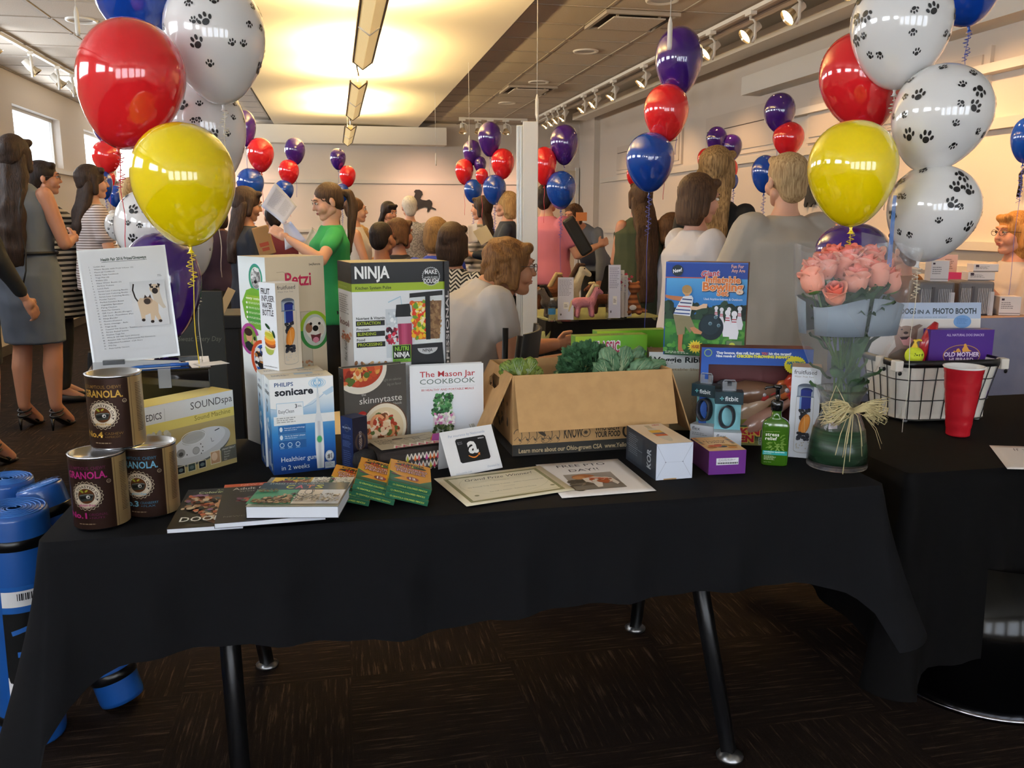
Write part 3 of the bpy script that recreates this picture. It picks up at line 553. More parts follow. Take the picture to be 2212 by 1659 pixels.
for q in range(2): a.text(98, 334+q*54, ('Patented sonic technology', 'Up to 2x better plaque')[q], 10, 'e8f2fa', 160); a.greek(98, 342+q*54, 130, 8, 1, 'c8e0f4'); a.ell(72, 336+q*54, 12, 16, 'dcecf8')
for q in range(3): a.ring(74+q*62, 442, 18, 16, 4, 'd0e6f6'); a.rect(58+q*62, 462, 32, 3, 'a8cce8')
a.text(62, 556, 'Healthier gums', 32, 'eef6fc', 310); a.text(62, 612, 'in 2 weeks', 32, 'eef6fc', 220)
a.poly([(362, 110), (380, 110), (386, 230), (402, 300), (406, 480), (398, 625), (344, 625), (336, 480), (340, 300), (356, 230)], 'dfe6ea'); a.grad(346, 300, 50, 320, ['eef2f4', 'c2c8d0', 'eef2f4'], True); a.line([(371, 30), (371, 110)], 9, 'c8d4de'); a.rect(360, 10, 20, 44, 'f4f8fa'); a.ell(370, 30, 14, 26, 'b8d8ee'); a.rect(364, 12, 12, 34, 'e8f2f8'); a.ell(371, 424, 23, 27, '9cbcb0'); a.ell(371, 424, 19, 22, '48b070')
a.ell(446, 545, 36, 38, '9aaebc'); a.ell(446, 545, 34, 36, 'eaf0f4'); a.ring(446, 545, 31, 33, 2, '6c7c88'); a.text(446, 562, '#1', 34, '181c20', 36, 'c', .02); a.rect(406, 586, 80, 44, 'd2deea'); a.greek(412, 592, 66, 30, 4, '7c8c9c')
SB = mat('toothbrush_box_card', 'e8ecee', .45)
p, rz, wd = frontbase((592, 1027), (727, 1011), .085); Hs = .255
tp = Art(100, 70).grad(0, 0, 100, 70, ['d8c8a8', 'efe6d6']); tp.greek(8, 20, 30, 20, 4, '4a4a58', 3).rect(45, 10, 30, 18, 'a8c0d4').greek(60, 40, 30, 18, 3, '8a8c98', 2)
carton('toothbrush_box', 'blue and white toothbrush box facing the camera, tall white infuser box on it', 'box', (wd, .085, Hs), p, rz, SB, {'front': a, 'left': sonic_side(), 'top': tp}, 'electric toothbrush boxes', GLOSS)
n = V((-sin(rz), cos(rz), 0)); carton('toothbrush_box', 'second blue toothbrush box standing directly behind the first', 'box', (wd, .085, Hs), p+n*.0865+V((-.006, 0, 0)), rz, SB, {'left': sonic_side(), 'top': tp}, 'electric toothbrush boxes', GLOSS)
SONTOP = (p, rz)
# infuser bottle box on top (corner towards the camera)
def bottle_art(bg, W=150, H=560):
    a = Art(W, H); a.rect(0, 0, W, H, bg); a.text(12, 42, 'fruitfused', 26, '1c1c20', W-36); a.text(14, 62, 'Water. Fruit. Fuse.', 11, '9a8c86', W-50)
    c = W/2; a.ell(c, 120, 42, 22, '5c6674'); a.rect(c-42, 118, 84, 62, '8c98a8'); a.rect(c-36, 128, 72, 46, 'a8b4c4'); a.ell(c+6, 140, 30, 16, '1c2a64'); a.rect(c-24, 138, 54, 120, '1d2f86'); a.rect(c-28, 180, 10, 80, '7ca0d8'); a.rect(c-44, 176, 88, 6, '6c7888')
    for q in range(40): rr = random.Random(q); a.ell(c-24+rr.random()*50, 255+rr.random()*70, 8, 8, ['20222a', '2c2e38', '3a3c44'][q % 3], 9)
    a.ell(c+4, 350, 26, 66, 'd07c28', 24, 12); a.ell(c+8, 350, 18, 54, 'e8963c', 24, 12); a.line([(c+2, 300), (c+8, 400)], 2, 'f4c890')
    for q in range(30): rr = random.Random(q+99); a.ell(c-28+rr.random()*54, 400+rr.random()*48, 9, 9, ['1c1e26', '2a2c38', '40424c'][q % 3], 9)
    for q in range(14): rr = random.Random(q+55); a.ell(c-35+rr.random()*70, 450+rr.random()*50, 4, 4, 'c8c4bc', 8)
    a.ring(c, 512, 44, 16, 3, 'a8a49c', a0=0, a1=180); a.line([(c-44, 180), (c-44, 512)], 2, 'b4b0a8'); a.line([(c+44, 180), (c+44, 512)], 2, 'b4b0a8'); return a
f = Art(200, 640); f.rect(0, 0, 200, 640, 'e9edf4')
for q, (s_, c) in enumerate((('FRUIT', '16161c'), ('INFUSER', '56565e'), ('WATER', '16161c'), ('BOTTLE', '56565e'))): f.text(22+q*3, 84+q*52, s_, 42, c, (110, 158, 128, 135)[q], 'l', .03)
f.ell(100, 480, 62, 22, 'b8c060', 24); f.ell(98, 492, 52, 40, 'a8b850', 24); f.ell(104, 470, 64, 20, 'e8dcb0', 24, 8); f.ell(108, 452, 66, 26, '8c4420', 24, 8); f.ell(108, 442, 66, 24, 'b85c24', 24, 8); f.ell(106, 424, 68, 30, 'ee8c24', 24, 6); f.ell(104, 408, 64, 18, 'f2b048', 24, 6); f.ell(100, 384, 56, 32, 'd0c840', 24, 10); f.ell(88, 366, 40, 14, 'e8e0a0', 20, 12); f.ell(96, 380, 50, 14, 'c4bc30', 20, 12)
f.ell(84, 320, 34, 13, '1e4a24', 16, 32); f.ell(156, 374, 32, 12, '1e4a24', 16, 62); f.line([(108, 340), (114, 366)], 3, '3a5a24'); f.text(100, 622, 'www.fruitfused.com', 9, '3c3c46', 165, 'c', .01)
Q = onZ(612, 801, .741+Hs); Pz = zat(Q, 612)-(.741+Hs); L_ = .075
carton('infuser_bottle_box', 'white water bottle box with corner to the camera, standing on the toothbrush box', 'box', (L_, L_, Pz), V((Q.x, Q.y, .741+Hs))+V((cos(R(35)), sin(R(35)), 0))*.0+V((-.004, .052, 0)), R(38), mat('white_card', 'e8e8ea', .5), {'front': bottle_art('dccfba'), 'left': f, 'right': Art(10, 10).rect(0, 0, 10, 10, 'd8d0c4')}, pm=GLOSS, group=None)
# treat camera box behind
l = Art(220, 1250); l.grad(0, 0, 220, 1250, ['eaf4f8', 'f4f8f8', 'e8ecec', 'b8b4ac']); l.ell(140, 135, 55, 92, '3fa0c0', 30); l.ell(140, 137, 55, 90, '3c9c7c', 30); l.ell(142, 135, 41, 70, 'f0f0f0', 30); l.ell(142, 137, 38, 66, '8c8c8c', 24); l.blobs(112, 80, 60, 100, 26, 12, ['b4b4b4', '707070', 'd0d0d0', 'e8e8e8'], 9); l.ell(140, 160, 12, 10, '18181a')
l.poly([(20, 300), (60, 220), (110, 200), (180, 215), (220, 260), (220, 430), (160, 470), (90, 460), (40, 400)], '7cb83c'); l.grad(60, 250, 160, 180, ['a0c838', '66b040', '4ca048']); l.text(54, 275, 'easy setup', 16, 'eef4d0', 130, 'l', .03)
for q in range(5): l.ell(60, 300+q*32, 7, 8, 'f4f8ec'); l.greek(74, 294+q*32, 120, 14, 2, 'e0f0c8', q)
l.ring(70, 540, 76, 104, 22, 'b04898', a0=90, a1=340); l.ell(72, 540, 54, 84, '7c9c3c', 30); l.ell(66, 525, 26, 40, 'd8a07c'); l.ell(60, 496, 34, 26, '3a2418'); l.poly([(30, 570), (60, 555), (100, 580), (110, 615), (60, 622), (30, 600)], '22242c'); l.ell(106, 555, 14, 18, 'd8a07c'); l.ell(110, 532, 8, 14, '1c1c20')
l.ring(170, 660, 96, 128, 22, 'd8542c', a0=80, a1=280); l.ell(170, 660, 72, 104, 'f4f4f4', 30); l.ell(172, 662, 68, 100, '2c5cb0', 30); l.blobs(115, 590, 100, 130, 40, 16, ['1c1a1c', 'f0ece8', '2c2628', 'e8e0d8', 'b87838'], 3); l.ell(150, 700, 20, 18, '141214')
fr = Art(330, 1160); fr.rect(0, 0, 330, 1160, 'dac7a8'); fr.text(310, 55, '(we)Remote', 14, '54483c', 66, 'r', .02); fr.text(105, 172, 'Petzi', 78, 'c42c52', 148, 'l', .02); fr.line([(60, 90), (95, 88), (120, 104), (130, 128)], 2.5, 'a89478')
fr.rect(180, 330, 66, 500, 'b8ab92'); fr.rect(186, 336, 54, 488, 'c9bda6'); fr.ring(262, 450, 88, 118, 20, '9cc02c', a0=180, a1=360); fr.ring(262, 450, 88, 118, 20, '3c8c44', a0=0, a1=180); fr.ell(262, 450, 68, 96, 'c4ccc0', 30); fr.ell(266, 440, 56, 70, 'e6e0d4', 26); fr.ell(228, 435, 20, 30, '9c6c50'); fr.ell(300, 450, 18, 34, 'd8ccb8'); fr.ell(240, 410, 8, 9, '241c18'); fr.ell(290, 412, 8, 9, '241c18'); fr.ell(266, 440, 17, 18, '141214'); fr.poly([(236, 475), (266, 482), (298, 473), (288, 520), (264, 532), (244, 516)], '6c2c30'); fr.ell(266, 512, 18, 18, 'd8889a'); fr.blobs(180, 620, 60, 60, 8, 8, ['b08060', 'c89068'], 2)
Pc = onY(577, 700, 2.62); hz = zat(onY(577, 700, 2.62), 547)-.74; wz = .205
def corner_carton(C, w, d, h, rz, *a, **k):    # C = near vertical edge = front-left corner of the carton
    n1 = V((cos(rz), sin(rz), 0)); n2 = V((-sin(rz), cos(rz), 0)); return carton(*a, size=(w, d, h), loc=V((C.x, C.y, C.z))+n1*w/2+n2*d/2, rz=rz, **k)
corner_carton(V((Pc.x+.012, 2.5, .741)), .185, .17, hz*.985, R(31), 'treat_camera_box', 'tall cream and white pet camera carton behind the toothbrush boxes', 'box', m=mat('cream_card', 'dac7a8', .5), arts={'front': fr, 'left': l})
# kitchen blender box
W_, H_ = 860, 1400; a = Art(W_, H_); a.rect(0, 0, W_, H_, 'e4e7ea'); a.rect(0, 0, W_, 150, '17181a'); a.rect(0, 150, W_, 58, '9eb82c'); a.text(30, 112, 'NINJA', 84, 'f4f4f2', 300, 'l', .03); a.text(32, 192, 'Kitchen System Pulse', 22, '3c4818', 310, 'l', .02)
for q in range(2): a.star(700, 110, 84-q*5, 74-q*5, 30, ('d8dadc', '17181a')[q])
a.text(700, 92, 'MAKE', 32, 'e0e2e2', 110, 'c', .02); a.text(700, 122, 'cookie & pizza', 16, 'c8caca', 120, 'c', .01); a.text(700, 160, 'DOUGH', 34, 'e0e2e2', 130, 'c', .03)
for q, (s1, s2) in enumerate((('Nutrient & Vitamin', 'EXTRACTION'), ('Frozen', 'BLENDING'), ('Food', 'PROCESSING'))): y = 410+q*78; a.text(30, y, s1, 19, '2a2c30', (250, 110, 70)[q], 'l', .02); a.rect(26, y+8, 250, 38, '1a1b1c'); a.text(38, y+37, s2, 22, 'a8bc30', (200, 160, 210)[q], 'l', .02)
a.poly([(285, 340), (395, 340), (405, 700), (285, 700)], 'ccd4da'); a.blobs(290, 480, 100, 110, 50, 14, ['b01c3c', '7c1430', 'd83850', '401828', 'e8e8ea'], 8); a.blobs(290, 370, 100, 90, 20, 12, ['dfe6ea', 'f0f4f6', 'b8c4cc'], 2); a.line([(310, 290), (420, 250), (432, 330)], 8, 'a8c8d8')
a.poly([(380, 310), (500, 305), (515, 400), (370, 400)], '1d1e20'); a.poly([(385, 400), (510, 400), (520, 740), (400, 740)], 'cfd0d4'); a.poly([(390, 450), (514, 450), (518, 740), (402, 740)], 'a03458'); a.grad(420, 450, 60, 290, ['b84068', 'c05478', 'a03458'], True)
a.poly([(500, 230), (800, 215), (800, 250), (500, 265)], '1c1d1f'); a.poly([(505, 262), (800, 250), (775, 590), (535, 590)], 'd6dcdd'); a.poly([(515, 290), (640, 290), (640, 575), (542, 575)], 'd06c24'); a.poly([(672, 290), (790, 290), (768, 575), (672, 575)], '7c5a3c')
a.blobs(520, 290, 118, 275, 90, 18, ['e03c1c', 'f0b424', 'e8d848', '6c9c30', 'd8581c', 'f0e0b0'], 12); a.blobs(678, 292, 100, 275, 60, 14, ['8c6a48', 'a07c54', '6a4a30', '94724c'], 6); a.poly([(638, 255), (682, 252), (680, 600), (640, 600)], '16171a'); a.rect(532, 578, 245, 26, 'dde4e4')
a.poly([(510, 610), (790, 605), (815, 900), (490, 900)], '26272a'); a.ell(652, 640, 92, 48, 'c4c6c8', 30, a0=0, a1=180); a.text(652, 668, 'NINJA', 22, '2a2a2c', 90, 'c', .02); a.rect(335, 606, 165, 130, '7ab440'); a.rect(340, 611, 155, 100, '1e221c'); a.text(418, 650, 'NUTRI', 32, '8cc63c', 124, 'c', .03); a.text(418, 696, 'NINJA', 36, 'f0f0f0', 138, 'c', .03); a.greek(345, 718, 140, 12, 2, '2c4818')
a.blobs(0, 715, 300, 145, 40, 18, ['c8a070', 'a87c50', '885c3c'], 4)
rs = Art(60, 760); rs.rect(0, 0, 60, 760, '1a1818'); rs.text(42, 745, 'PROFESSIONAL', 30, 'b8b0ac', 720, 'l', .02, rot=-90)
ls = Art(150, 1400); ls.rect(0, 0, 150, 1400, 'cfcbc8'); ls.rect(0, 0, 150, 150, '101012'); ls.rect(0, 150, 150, 58, '7c9024'); ls.text(10, 190, 'Kitchen System', 18, 'a8b850', 90); ls.greek(10, 240, 110, 150, 9, '8c8884', 5); ls.text(10, 470, 'kool', 44, '6a4038', 100, 'l', .03); ls.blobs(10, 520, 120, 60, 16, 14, ['b06040', 'c8a080', '907058'], 3); ls.text(80, 740, 'flex fuel', 30, '44403c', 150, rot=-90)
a.rect(815, 0, 45, 1400, '1a1818'); a.text(850, 940, 'PROFESSIONAL', 26, 'b8b0ac', 720, 'l', .02, rot=-90)
Nc = onY(762, 700, 2.42); hn = zat(Nc, 568)-.741; wn_ = (onY(972, 700, 2.47)-Nc).length; Nc.z = .741
corner_carton(Nc, wn_*1.0, .17, hn, R(12), 'blender_box', 'large black, green and white blender carton at the back of the table', 'box', m=mat('dark_card', '1d1b1b', .5), arts={'front': a, 'left': ls}, pm=GLOSS)
# cookbooks standing
def book(name, lb, size, loc, rz, art, spine, cover, rx=0, cat='book', grp=None, pages='e8dfc8'):
    w, d, h = size; t = thing(name, loc, lb, cat, grp, rz, rx); c = mat(name+'_cover', cover, .35)
    MB().box(-w/2, w/2, -d/2, -d/2+.002, 0, h).box(-w/2, w/2, d/2-.002, d/2, 0, h).box(-w/2, -w/2+.002, -d/2+.002, d/2-.002, 0, h).build('book_cover', c, t)
    MB().box(-w/2+.003, w/2-.005, -d/2+.0022, d/2-.0022, .003, h-.005).build('page_block', mat('book_pages', pages, .8), t)
    art.build('cover_print', (-w/2, -d/2, h), (w, 0, 0), (0, 0, -h), t, GLOSS)
    if spine: spine.build('spine_print', (-w/2, d/2, h), (0, -d, 0), (0, 0, -h), t, GLOSS)
    return t
a = Art(480, 700); a.rect(0, 0, 480, 700, '55514c'); a.ell(130, 10, 200, 190, 'e9e2d2', 40); a.ell(130, 0, 170, 150, 'b8442c', 36); a.blobs(0, 0, 290, 130, 60, 20, ['c8502c', 'e0a050', '8c2c1c', 'ecd0a0', '5a7030', 'd86c3c'], 3, lambda u, v: u*u+v*v < .9)
a.text(440, 120, 'light on calories', 20, '8c8880', 140, 'r'); a.text(440, 156, 'big on flavor', 20, '8c8880', 110, 'r'); a.text(130, 215, 'the', 18, 'd8d4cc'); a.text(112, 276, 'skinnytaste', 50, 'e4e0d8', 330); a.text(440, 306, 'cookbook', 20, 'c0bcb4', 110, 'r'); a.ell(130, 375, 42, 46, 'c02c24', 26); a.greek(104, 352, 54, 40, 4, 'e07468', 2)
a.ell(300, 470, 180, 190, '6c4a34', 44); a.ell(300, 472, 172, 184, 'ece0c8', 44); a.ell(300, 478, 150, 160, 'e0cba4', 40); a.ell(270, 500, 105, 120, 'c07048', 30); a.blobs(150, 360, 260, 250, 120, 24, ['d86c3c', 'e8a878', 'b8442c', 'ecc8a0', '5c6c34', 'c85838', 'f0d8b8', '7c4828'], 15, lambda u, v: (u-.5)**2+(v-.5)**2 < .22)
a.ring(245, 430, 60, 66, 22, 'e8a070', a0=150, a1=330); a.ring(330, 500, 48, 60, 20, 'dc8c5c', a0=-60, a1=120)
s_ = Art(90, 620); s_.rect(0, 0, 90, 620, '3c3a38'); s_.text(30, 60, 's', 30, '9c9890', rot=90); s_.text(28, 330, 'skinnytaste', 44, 'a8a49c', 260, rot=90)
A_, B_ = onZ(744, 1000), onZ(866, 965); A_ = onY(746, 930, 2.33); A_.z = .741; hb = zat(A_, 800)-.741
t = corner_bk = None
def corner_book(C, w, d, h, rz, name, lb, art, sp, cover, **k):
    n1 = V((cos(rz), sin(rz), 0)); n2 = V((-sin(rz), cos(rz), 0)); return book(name, lb, (w, d, h), V((C.x, C.y, .741))+n1*w/2+n2*d/2, rz, art, sp, cover, **k)
corner_book(A_, .185, .036, .262, R(20), 'cookbook', 'grey cookbook with shrimp plates on its cover, standing by the toothbrush boxes', a, s_, '4c4844')
a = Art(560, 680); a.grad(0, 0, 560, 680, ['edf0f2', 'e8ebf0', 'd8e0ec', 'e0e4ea']); a.text(285, 92, 'The Mason Jar', 44, 'b8343c', 420, 'c', .01); a.text(285, 148, 'COOKBOOK', 40, '5c7068', 420, 'c'); a.line([(75, 172), (500, 172)], 1.5, 'c0c4c4'); a.text(285, 202, '80 HEALTHY AND PORTABLE MEALS', 16, 'b84850', 400, 'c', .01)
a.rect(0, 560, 560, 120, 'd8b888'); a.grad(0, 575, 560, 105, ['e8d0a0', 'c89c68']); a.poly([(175, 270), (320, 270), (335, 640), (160, 640)], 'cfd8d4'); a.ring(247, 262, 76, 12, 5, 'a8b4ac'); a.blobs(170, 230, 150, 160, 110, 15, ['2c5c34', '3c7c44', '58985c', '1e4426', '84b078'], 5); a.blobs(175, 380, 150, 95, 70, 13, ['f0eee4', 'e0c8d8', 'ffffff', 'c878a8', 'd8dcc8'], 7); a.blobs(170, 470, 160, 165, 120, 12, ['3c5030', '54683c', '6c7c50', '2c3c24', 'a8b090'], 8)
a.ell(420, 600, 95, 30, 'b8a06c', 30); a.poly([(330, 580), (510, 580), (500, 680), (345, 680)], 'c0ac70'); a.ell(420, 578, 92, 24, 'dccf9c', 30); a.poly([(440, 480), (480, 475), (560, 660), (520, 670)], 'b0b4b4'); a.line([(452, 480), (535, 668)], 5, 'e4e8e8')
s_ = Art(70, 680); s_.rect(0, 0, 70, 680, 'dfe3e8'); s_.text(22, 60, 'The Mason Jar', 28, '8c4850', 270, rot=90); s_.text(22, 350, 'COOKBOOK', 28, '7c8c88', 220, rot=90)
C_ = onY(887, 900, 2.4); C_.z = .741; corner_book(C_, (onY(1028, 900, 2.42)-C_).length, .024, zat(C_, 791)-.741, R(3), 'jar_cookbook', 'white cookbook with a salad jar on its cover', a, s_, 'dfe3e8')
# dark blue lotion carton
a = Art(100, 330); a.rect(0, 0, 100, 330, '1d2c5c'); a.ring(50, 66, 22, 24, 6, '4a5068'); a.ell(50, 66, 12, 14, '2a2c40'); a.text(50, 70, "BURT'S", 11, 'aab4cc', 70, 'c', .02); a.greek(14, 108, 74, 26, 3, '50608c', 2); a.greek(12, 145, 76, 40, 5, '5c70a0', 3); a.greek(14, 205, 70, 100, 8, '5c70a0', 4, .3)
b = Art(90, 330); b.rect(0, 0, 90, 330, '221f30'); b.ring(46, 150, 34, 56, 12, '4c3c34'); b.ell(46, 150, 12, 26, '5c4838'); b.text(38, 85, 'GUM TOOTHCARE', 15, 'a89c98', 150, 'l', .02, rot=90)
C_ = onZ(754, 1024, .74); n1 = V((cos(R(-6)), sin(R(-6)), 0)); h_ = zat(C_, 906)-.741
t = carton('lotion_carton', 'small dark blue carton in front of the grey cookbook', 'box', (.048, .05, h_), V((C_.x, C_.y+.01, .741))+V((.018, .03, 0)), R(36), mat('navy_card', '262e54', .4), {'front': b, 'left': a}, pm=GLOSS)
# slipper socks package in cellophane
def zz(a, x, y, w, n, h, col, th):
    for i in range(n): a.line([(x+w*i/n, y+h), (x+w*(i+.5)/n, y), (x+w*(i+1)/n, y+h)], th, col)
def chev(W, H, seed):
    a = Art(W, H); a.rect(0, 0, W, H, '4c4444'); rnd = random.Random(seed); cs = ['d8506c', 'e87838', 'c84c9c', 'c8c840', '5c5058', '8cb0c0', 'd8606c', '3c3438']
    rows = max(1, int(H/40))
    for r_ in range(rows+1):
        for i in range(12):
            x = W*i/12; y = r_*40; a.poly([(x, y+30), (x+W/24, y), (x+W/12, y+30), (x+W/24, y+40)], rnd.choice(cs))
        zz(a, 0, r_*40+2, W, 12, 26, 'eee6d8', 9)
    return a
P0 = onZ(895, 1020, .74); t = thing('wrapped_sock_pack', (P0.x-.012, P0.y+.075, .741), 'chevron patterned fabric pack in cellophane below the cookbooks', 'package', rz=R(17))
mb = MB(); w2, d2, hh = .105, .072, .060; K = 12; sec = [(-d2, .004), (-d2-.004, .03), (-d2, hh-.012), (-d2+.012, hh), (0, hh+.006), (d2-.01, hh+.002), (d2, hh-.02), (d2, .004)]
vs = []; nx = 10
for i in range(nx+1):
    x = -w2+2*w2*i/nx; e = 1-.10*abs(2*i/nx-1)**3
    for y, z in sec: vs.append((x, y*e, z*e))
ns = len(sec); fs = [(i*ns+j, i*ns+(j+1) % ns, (i+1)*ns+(j+1) % ns, (i+1)*ns+j) for i in range(nx) for j in range(ns)]+[tuple(range(ns)), tuple(range((nx+1)*ns-1, nx*ns-1, -1))]
mb.add(vs, fs, smooth=False); mb.build('fabric_bundle', mat('dark_fabric', '38302e', .8), t, bevel=.004)
a = Art(300, 100); a.rect(0, 0, 300, 100, 'bcae92'); a.greek(20, 20, 90, 40, 5, '5c5448', 3); a.ell(125, 26, 26, 6, '4a423a'); a.line([(150, 30), (260, 20), (285, 50), (170, 66), (150, 30)], 3, '6a6254'); a.text(185, 52, 'FIT', 20, '6a6254'); zz(a, 60, 74, 240, 7, 22, 'f0e8da', 8); zz(a, 60, 84, 240, 7, 22, 'd8607c', 7)
a.build('paper_band', (-w2+.01, d2*.86, hh+.004), (2*w2-.02, 0, 0), (0, -2*d2*.86, 0), t, lift=.003)
chev(260, 84, 4).build('chevron_print', (-w2+.07, -d2-.0035, hh-.008), (2*w2-.08, 0, 0), (0, 0, -hh+.012), t, lift=.002)
mb = MB(); mb.add([(x*1.03, y*1.05-(.002 if y < 0 else 0), z*1.04+.001) for x, y, z in vs], fs, smooth=False); mb.build('cellophane', FILM, t)
m = MB(); m.lathe([(.001, 0), (.03, .004), (.034, .02), (.026, .05), (.001, .06)], 16, M=Matrix.Translation((-w2-.0, -.03, .034))@Matrix.Rotation(-pi/2, 4, 'Y')); m.build('rolled_end', mat('black_fleece', '18161a', .8, bump=(60, .3)), t)
# small standing triangle card: orange and purple side tent behind the gift card
t = thing('patterned_tent_card', onZ(960, 1006, .741), 'small orange and purple folded card tucked behind the gift card stand', 'card', rz=R(12))
M_ = mat('orange_card', 'd87830', .4); mb = MB(); mb.add([(-.05, 0, 0), (.04, 0, 0), (.02, .03, .085), (-.022, .03, .085), (-.05, .055, 0), (.04, .055, 0)], [(0, 1, 2, 3), (3, 2, 5, 4)]); mb.build('folded_card', M_, t, solid=.0008)
a = Art(90, 90); a.poly([(0, 90), (90, 90), (70, 0), (28, 0)], 'd87c34'); a.poly([(18, 30), (28, 0), (70, 0), (74, 20), (40, 46)], 'a04890'); a.poly([(0, 90), (90, 90), (89, 78), (4, 78)], 'a02c38'); a.ell(55, 40, 9, 8, 'e8e0d8'); a.ell(30, 62, 8, 8, 'e0903c')
a.build('card_print', (-.05, .03, .085), (.09, 0, 0), (0, -.03, -.085), t, GLOSS)
# gift card tent
A, B = onZ(975, 1032, .741), onZ(1086, 1010, .741); e = B-A; rz = math.atan2(e.y, e.x); wd = e.length
Tp = onZ(955, 939, .741); t = thing('gift_card_tent', (A+B)/2+V((-sin(rz), cos(rz), 0))*.035, 'white folded tent card holding a black gift card with orange smile', 'card', rz=rz); hh = .115; sh = -.014
mb = MB(); mb.add([(-wd/2, -.035, 0), (wd/2, -.035, 0), (wd/2+sh, .0, hh), (-wd/2+sh, .0, hh), (-wd/2+.01, .05, 0), (wd/2+.01, .05, 0)], [(0, 1, 2, 3), (3, 2, 5, 4)]); mb.build('folded_card', mat('white_paper', 'eeeef0', .6), t, solid=.0008)
a = Art(300, 230); a.text(40, 34, 'Pet insurance by Nationwide', 13, 'a8b4cc', 210, it=.2); a.text(30, 222, 'nationwide.com', 10, 'b4bccc', 90, it=.2); a.text(215, 214, 'Donated by', 10, 'b4bccc', 70, it=.2)
a.build('handwriting', (-wd/2+sh, 0, hh), (wd, 0, 0), (-sh, -.035, -hh), t)['kind'] = 'stuff'
c = Art(170, 120); c.poly([(8, 0), (162, 0), (170, 8), (170, 112), (162, 120), (8, 120), (0, 112), (0, 8)], '16161a'); c.text(86, 78, 'a', 84, 'f0f0f0', 56, 'c', .025); c.text(8, 28, '$25', 13, '8c8c94'); c.text(160, 15, 'amazon', 8, 'c8c8cc', 34, 'r', .02)
c.line([(52+60*i/12, 88+13*sin(pi*i/12)) for i in range(13)], [3+3*sin(pi*i/12) for i in range(13)], 'e8842c'); c.poly([(104, 84), (118, 82), (114, 96), (110, 90)], 'e8842c')
f = lambda x, y: V((-wd/2+sh, 0, hh))+V((wd, 0, 0))*x+V((-sh, -.035, -hh))*y
c.build('gift_card', f(.24, .20), f(.82, .20)-f(.24, .20), f(.24, .74)-f(.24, .20), t, GLOSS, lift=.0012)
# crayon boxes
def pencil_pack(P, rz, lb, layer, tilt=0):
    w, d, h = PWD, PDP, .0135; t = thing('coloured_pencil_pack', P+V((0, 0, layer*h)), lb, 'pencil box', 'packs of coloured pencils', rz)
    MB().box(-w/2, w/2, -d/2, d/2, 0, h-.0004).build('carton_body', mat('green_yellow_card', 'e0a020', .35), t, bevel=.0008)
    f = Art(200, 38); f.rect(0, 0, 200, 38, '1c5c40'); f.text(22, 26, '12 CRAYOLA COLORED PENCILS', 10, 'c8cc50', 160, 'l', .02); f.line([(0, 3), (200, 3)], 2, '3c7c5c'); f.build('end_print', (-w/2, -d/2, h), (w, 0, 0), (0, 0, -h), t, GLOSS)
    f = Art(200, 38); f.rect(0, 0, 200, 38, 'e0b020'); f.rect(150, 0, 50, 38, '1c5c40'); f.line([(0, 19), (150, 19)], 2, 'f0d040'); f.build('side_print', (-w/2, d/2, h), (0, -d, 0), (0, 0, -h), t, GLOSS)
    if layer == PTOP:
        a = Art(220, 300); a.rect(0, 0, 220, 300, 'f0a828'); a.poly([(0, 150), (70, 210), (0, 285)], '2c7048'); a.poly([(220, 200), (120, 300), (220, 300)], '2c7048'); a.poly([(0, 150), (70, 210), (60, 216), (0, 166)], 'e8c040')
        a.rect(0, 262, 220, 38, '1f6444'); a.text(110, 34, 'Crayola', 26, '28301c', 150, 'c', .03); a.ell(112, 56, 84, 20, '28281c', 28)
        for q, c in enumerate(('d82c1c', 'e85c20', 'd8401c', 'f08c2c', 'e8dc40', '4c8c38', '2c6c40', '1c3c28')): a.poly([(58+q*14, 68), (61+q*14, 46), (68+q*14, 46), (71+q*14, 68)], c)
        a.text(112, 118, 'COLORED', 30, '6c1c2c', 178, 'c', .09); a.text(112, 118, 'COLORED', 30, 'f0c0b8', 174, 'c', .03); a.text(112, 158, 'PENCILS', 30, '6c1c2c', 158, 'c', .09); a.text(112, 158, 'PENCILS', 30, 'f0c0b8', 154, 'c', .03)
        a.rect(70, 84, 120, 8, 'd8501c'); a.ell(120, 226, 32, 24, '8c2c38', 24); a.text(120, 238, '12', 26, 'f4f0e8', 34, 'c', .04); a.line([(10, 200), (80, 222)], [10, 3], 'b03870'); a.star(30, 70, 12, 5, 5, 'c8401c')
        a.build('lid_print', (-w/2, d/2, h), (w, 0, 0), (0, -d, 0), t, GLOSS)
    return t
nm = ['bottom', 'middle', 'top']
PWD, PDP = .102, .180
for k, (pR, n, wch, rz, ry, z0) in enumerate((((796, 1094), 2, 'left', R(-7), R(14), .0), ((850, 1092), 3, 'middle', R(-6), R(17), 0), ((923, 1094), 3, 'right', R(-5), R(16), 0))):
    B = onZ(*pR, .742+z0); M_ = Matrix.Rotation(rz, 3, 'Z')@Matrix.Rotation(ry, 3, 'Y'); PTOP = n-1
    for q in range(n):
        t = pencil_pack(V((0, 0, 0)), 0, '%s yellow and green pencil pack of the %s stack' % ('bottom' if q == 0 else 'top' if q == n-1 else 'middle', wch), q)
        t.location = B+M_@V((-PWD/2-.0015*(q % 2), PDP/2+.001*q, q*.0137)); t.rotation_euler = M_.to_euler()
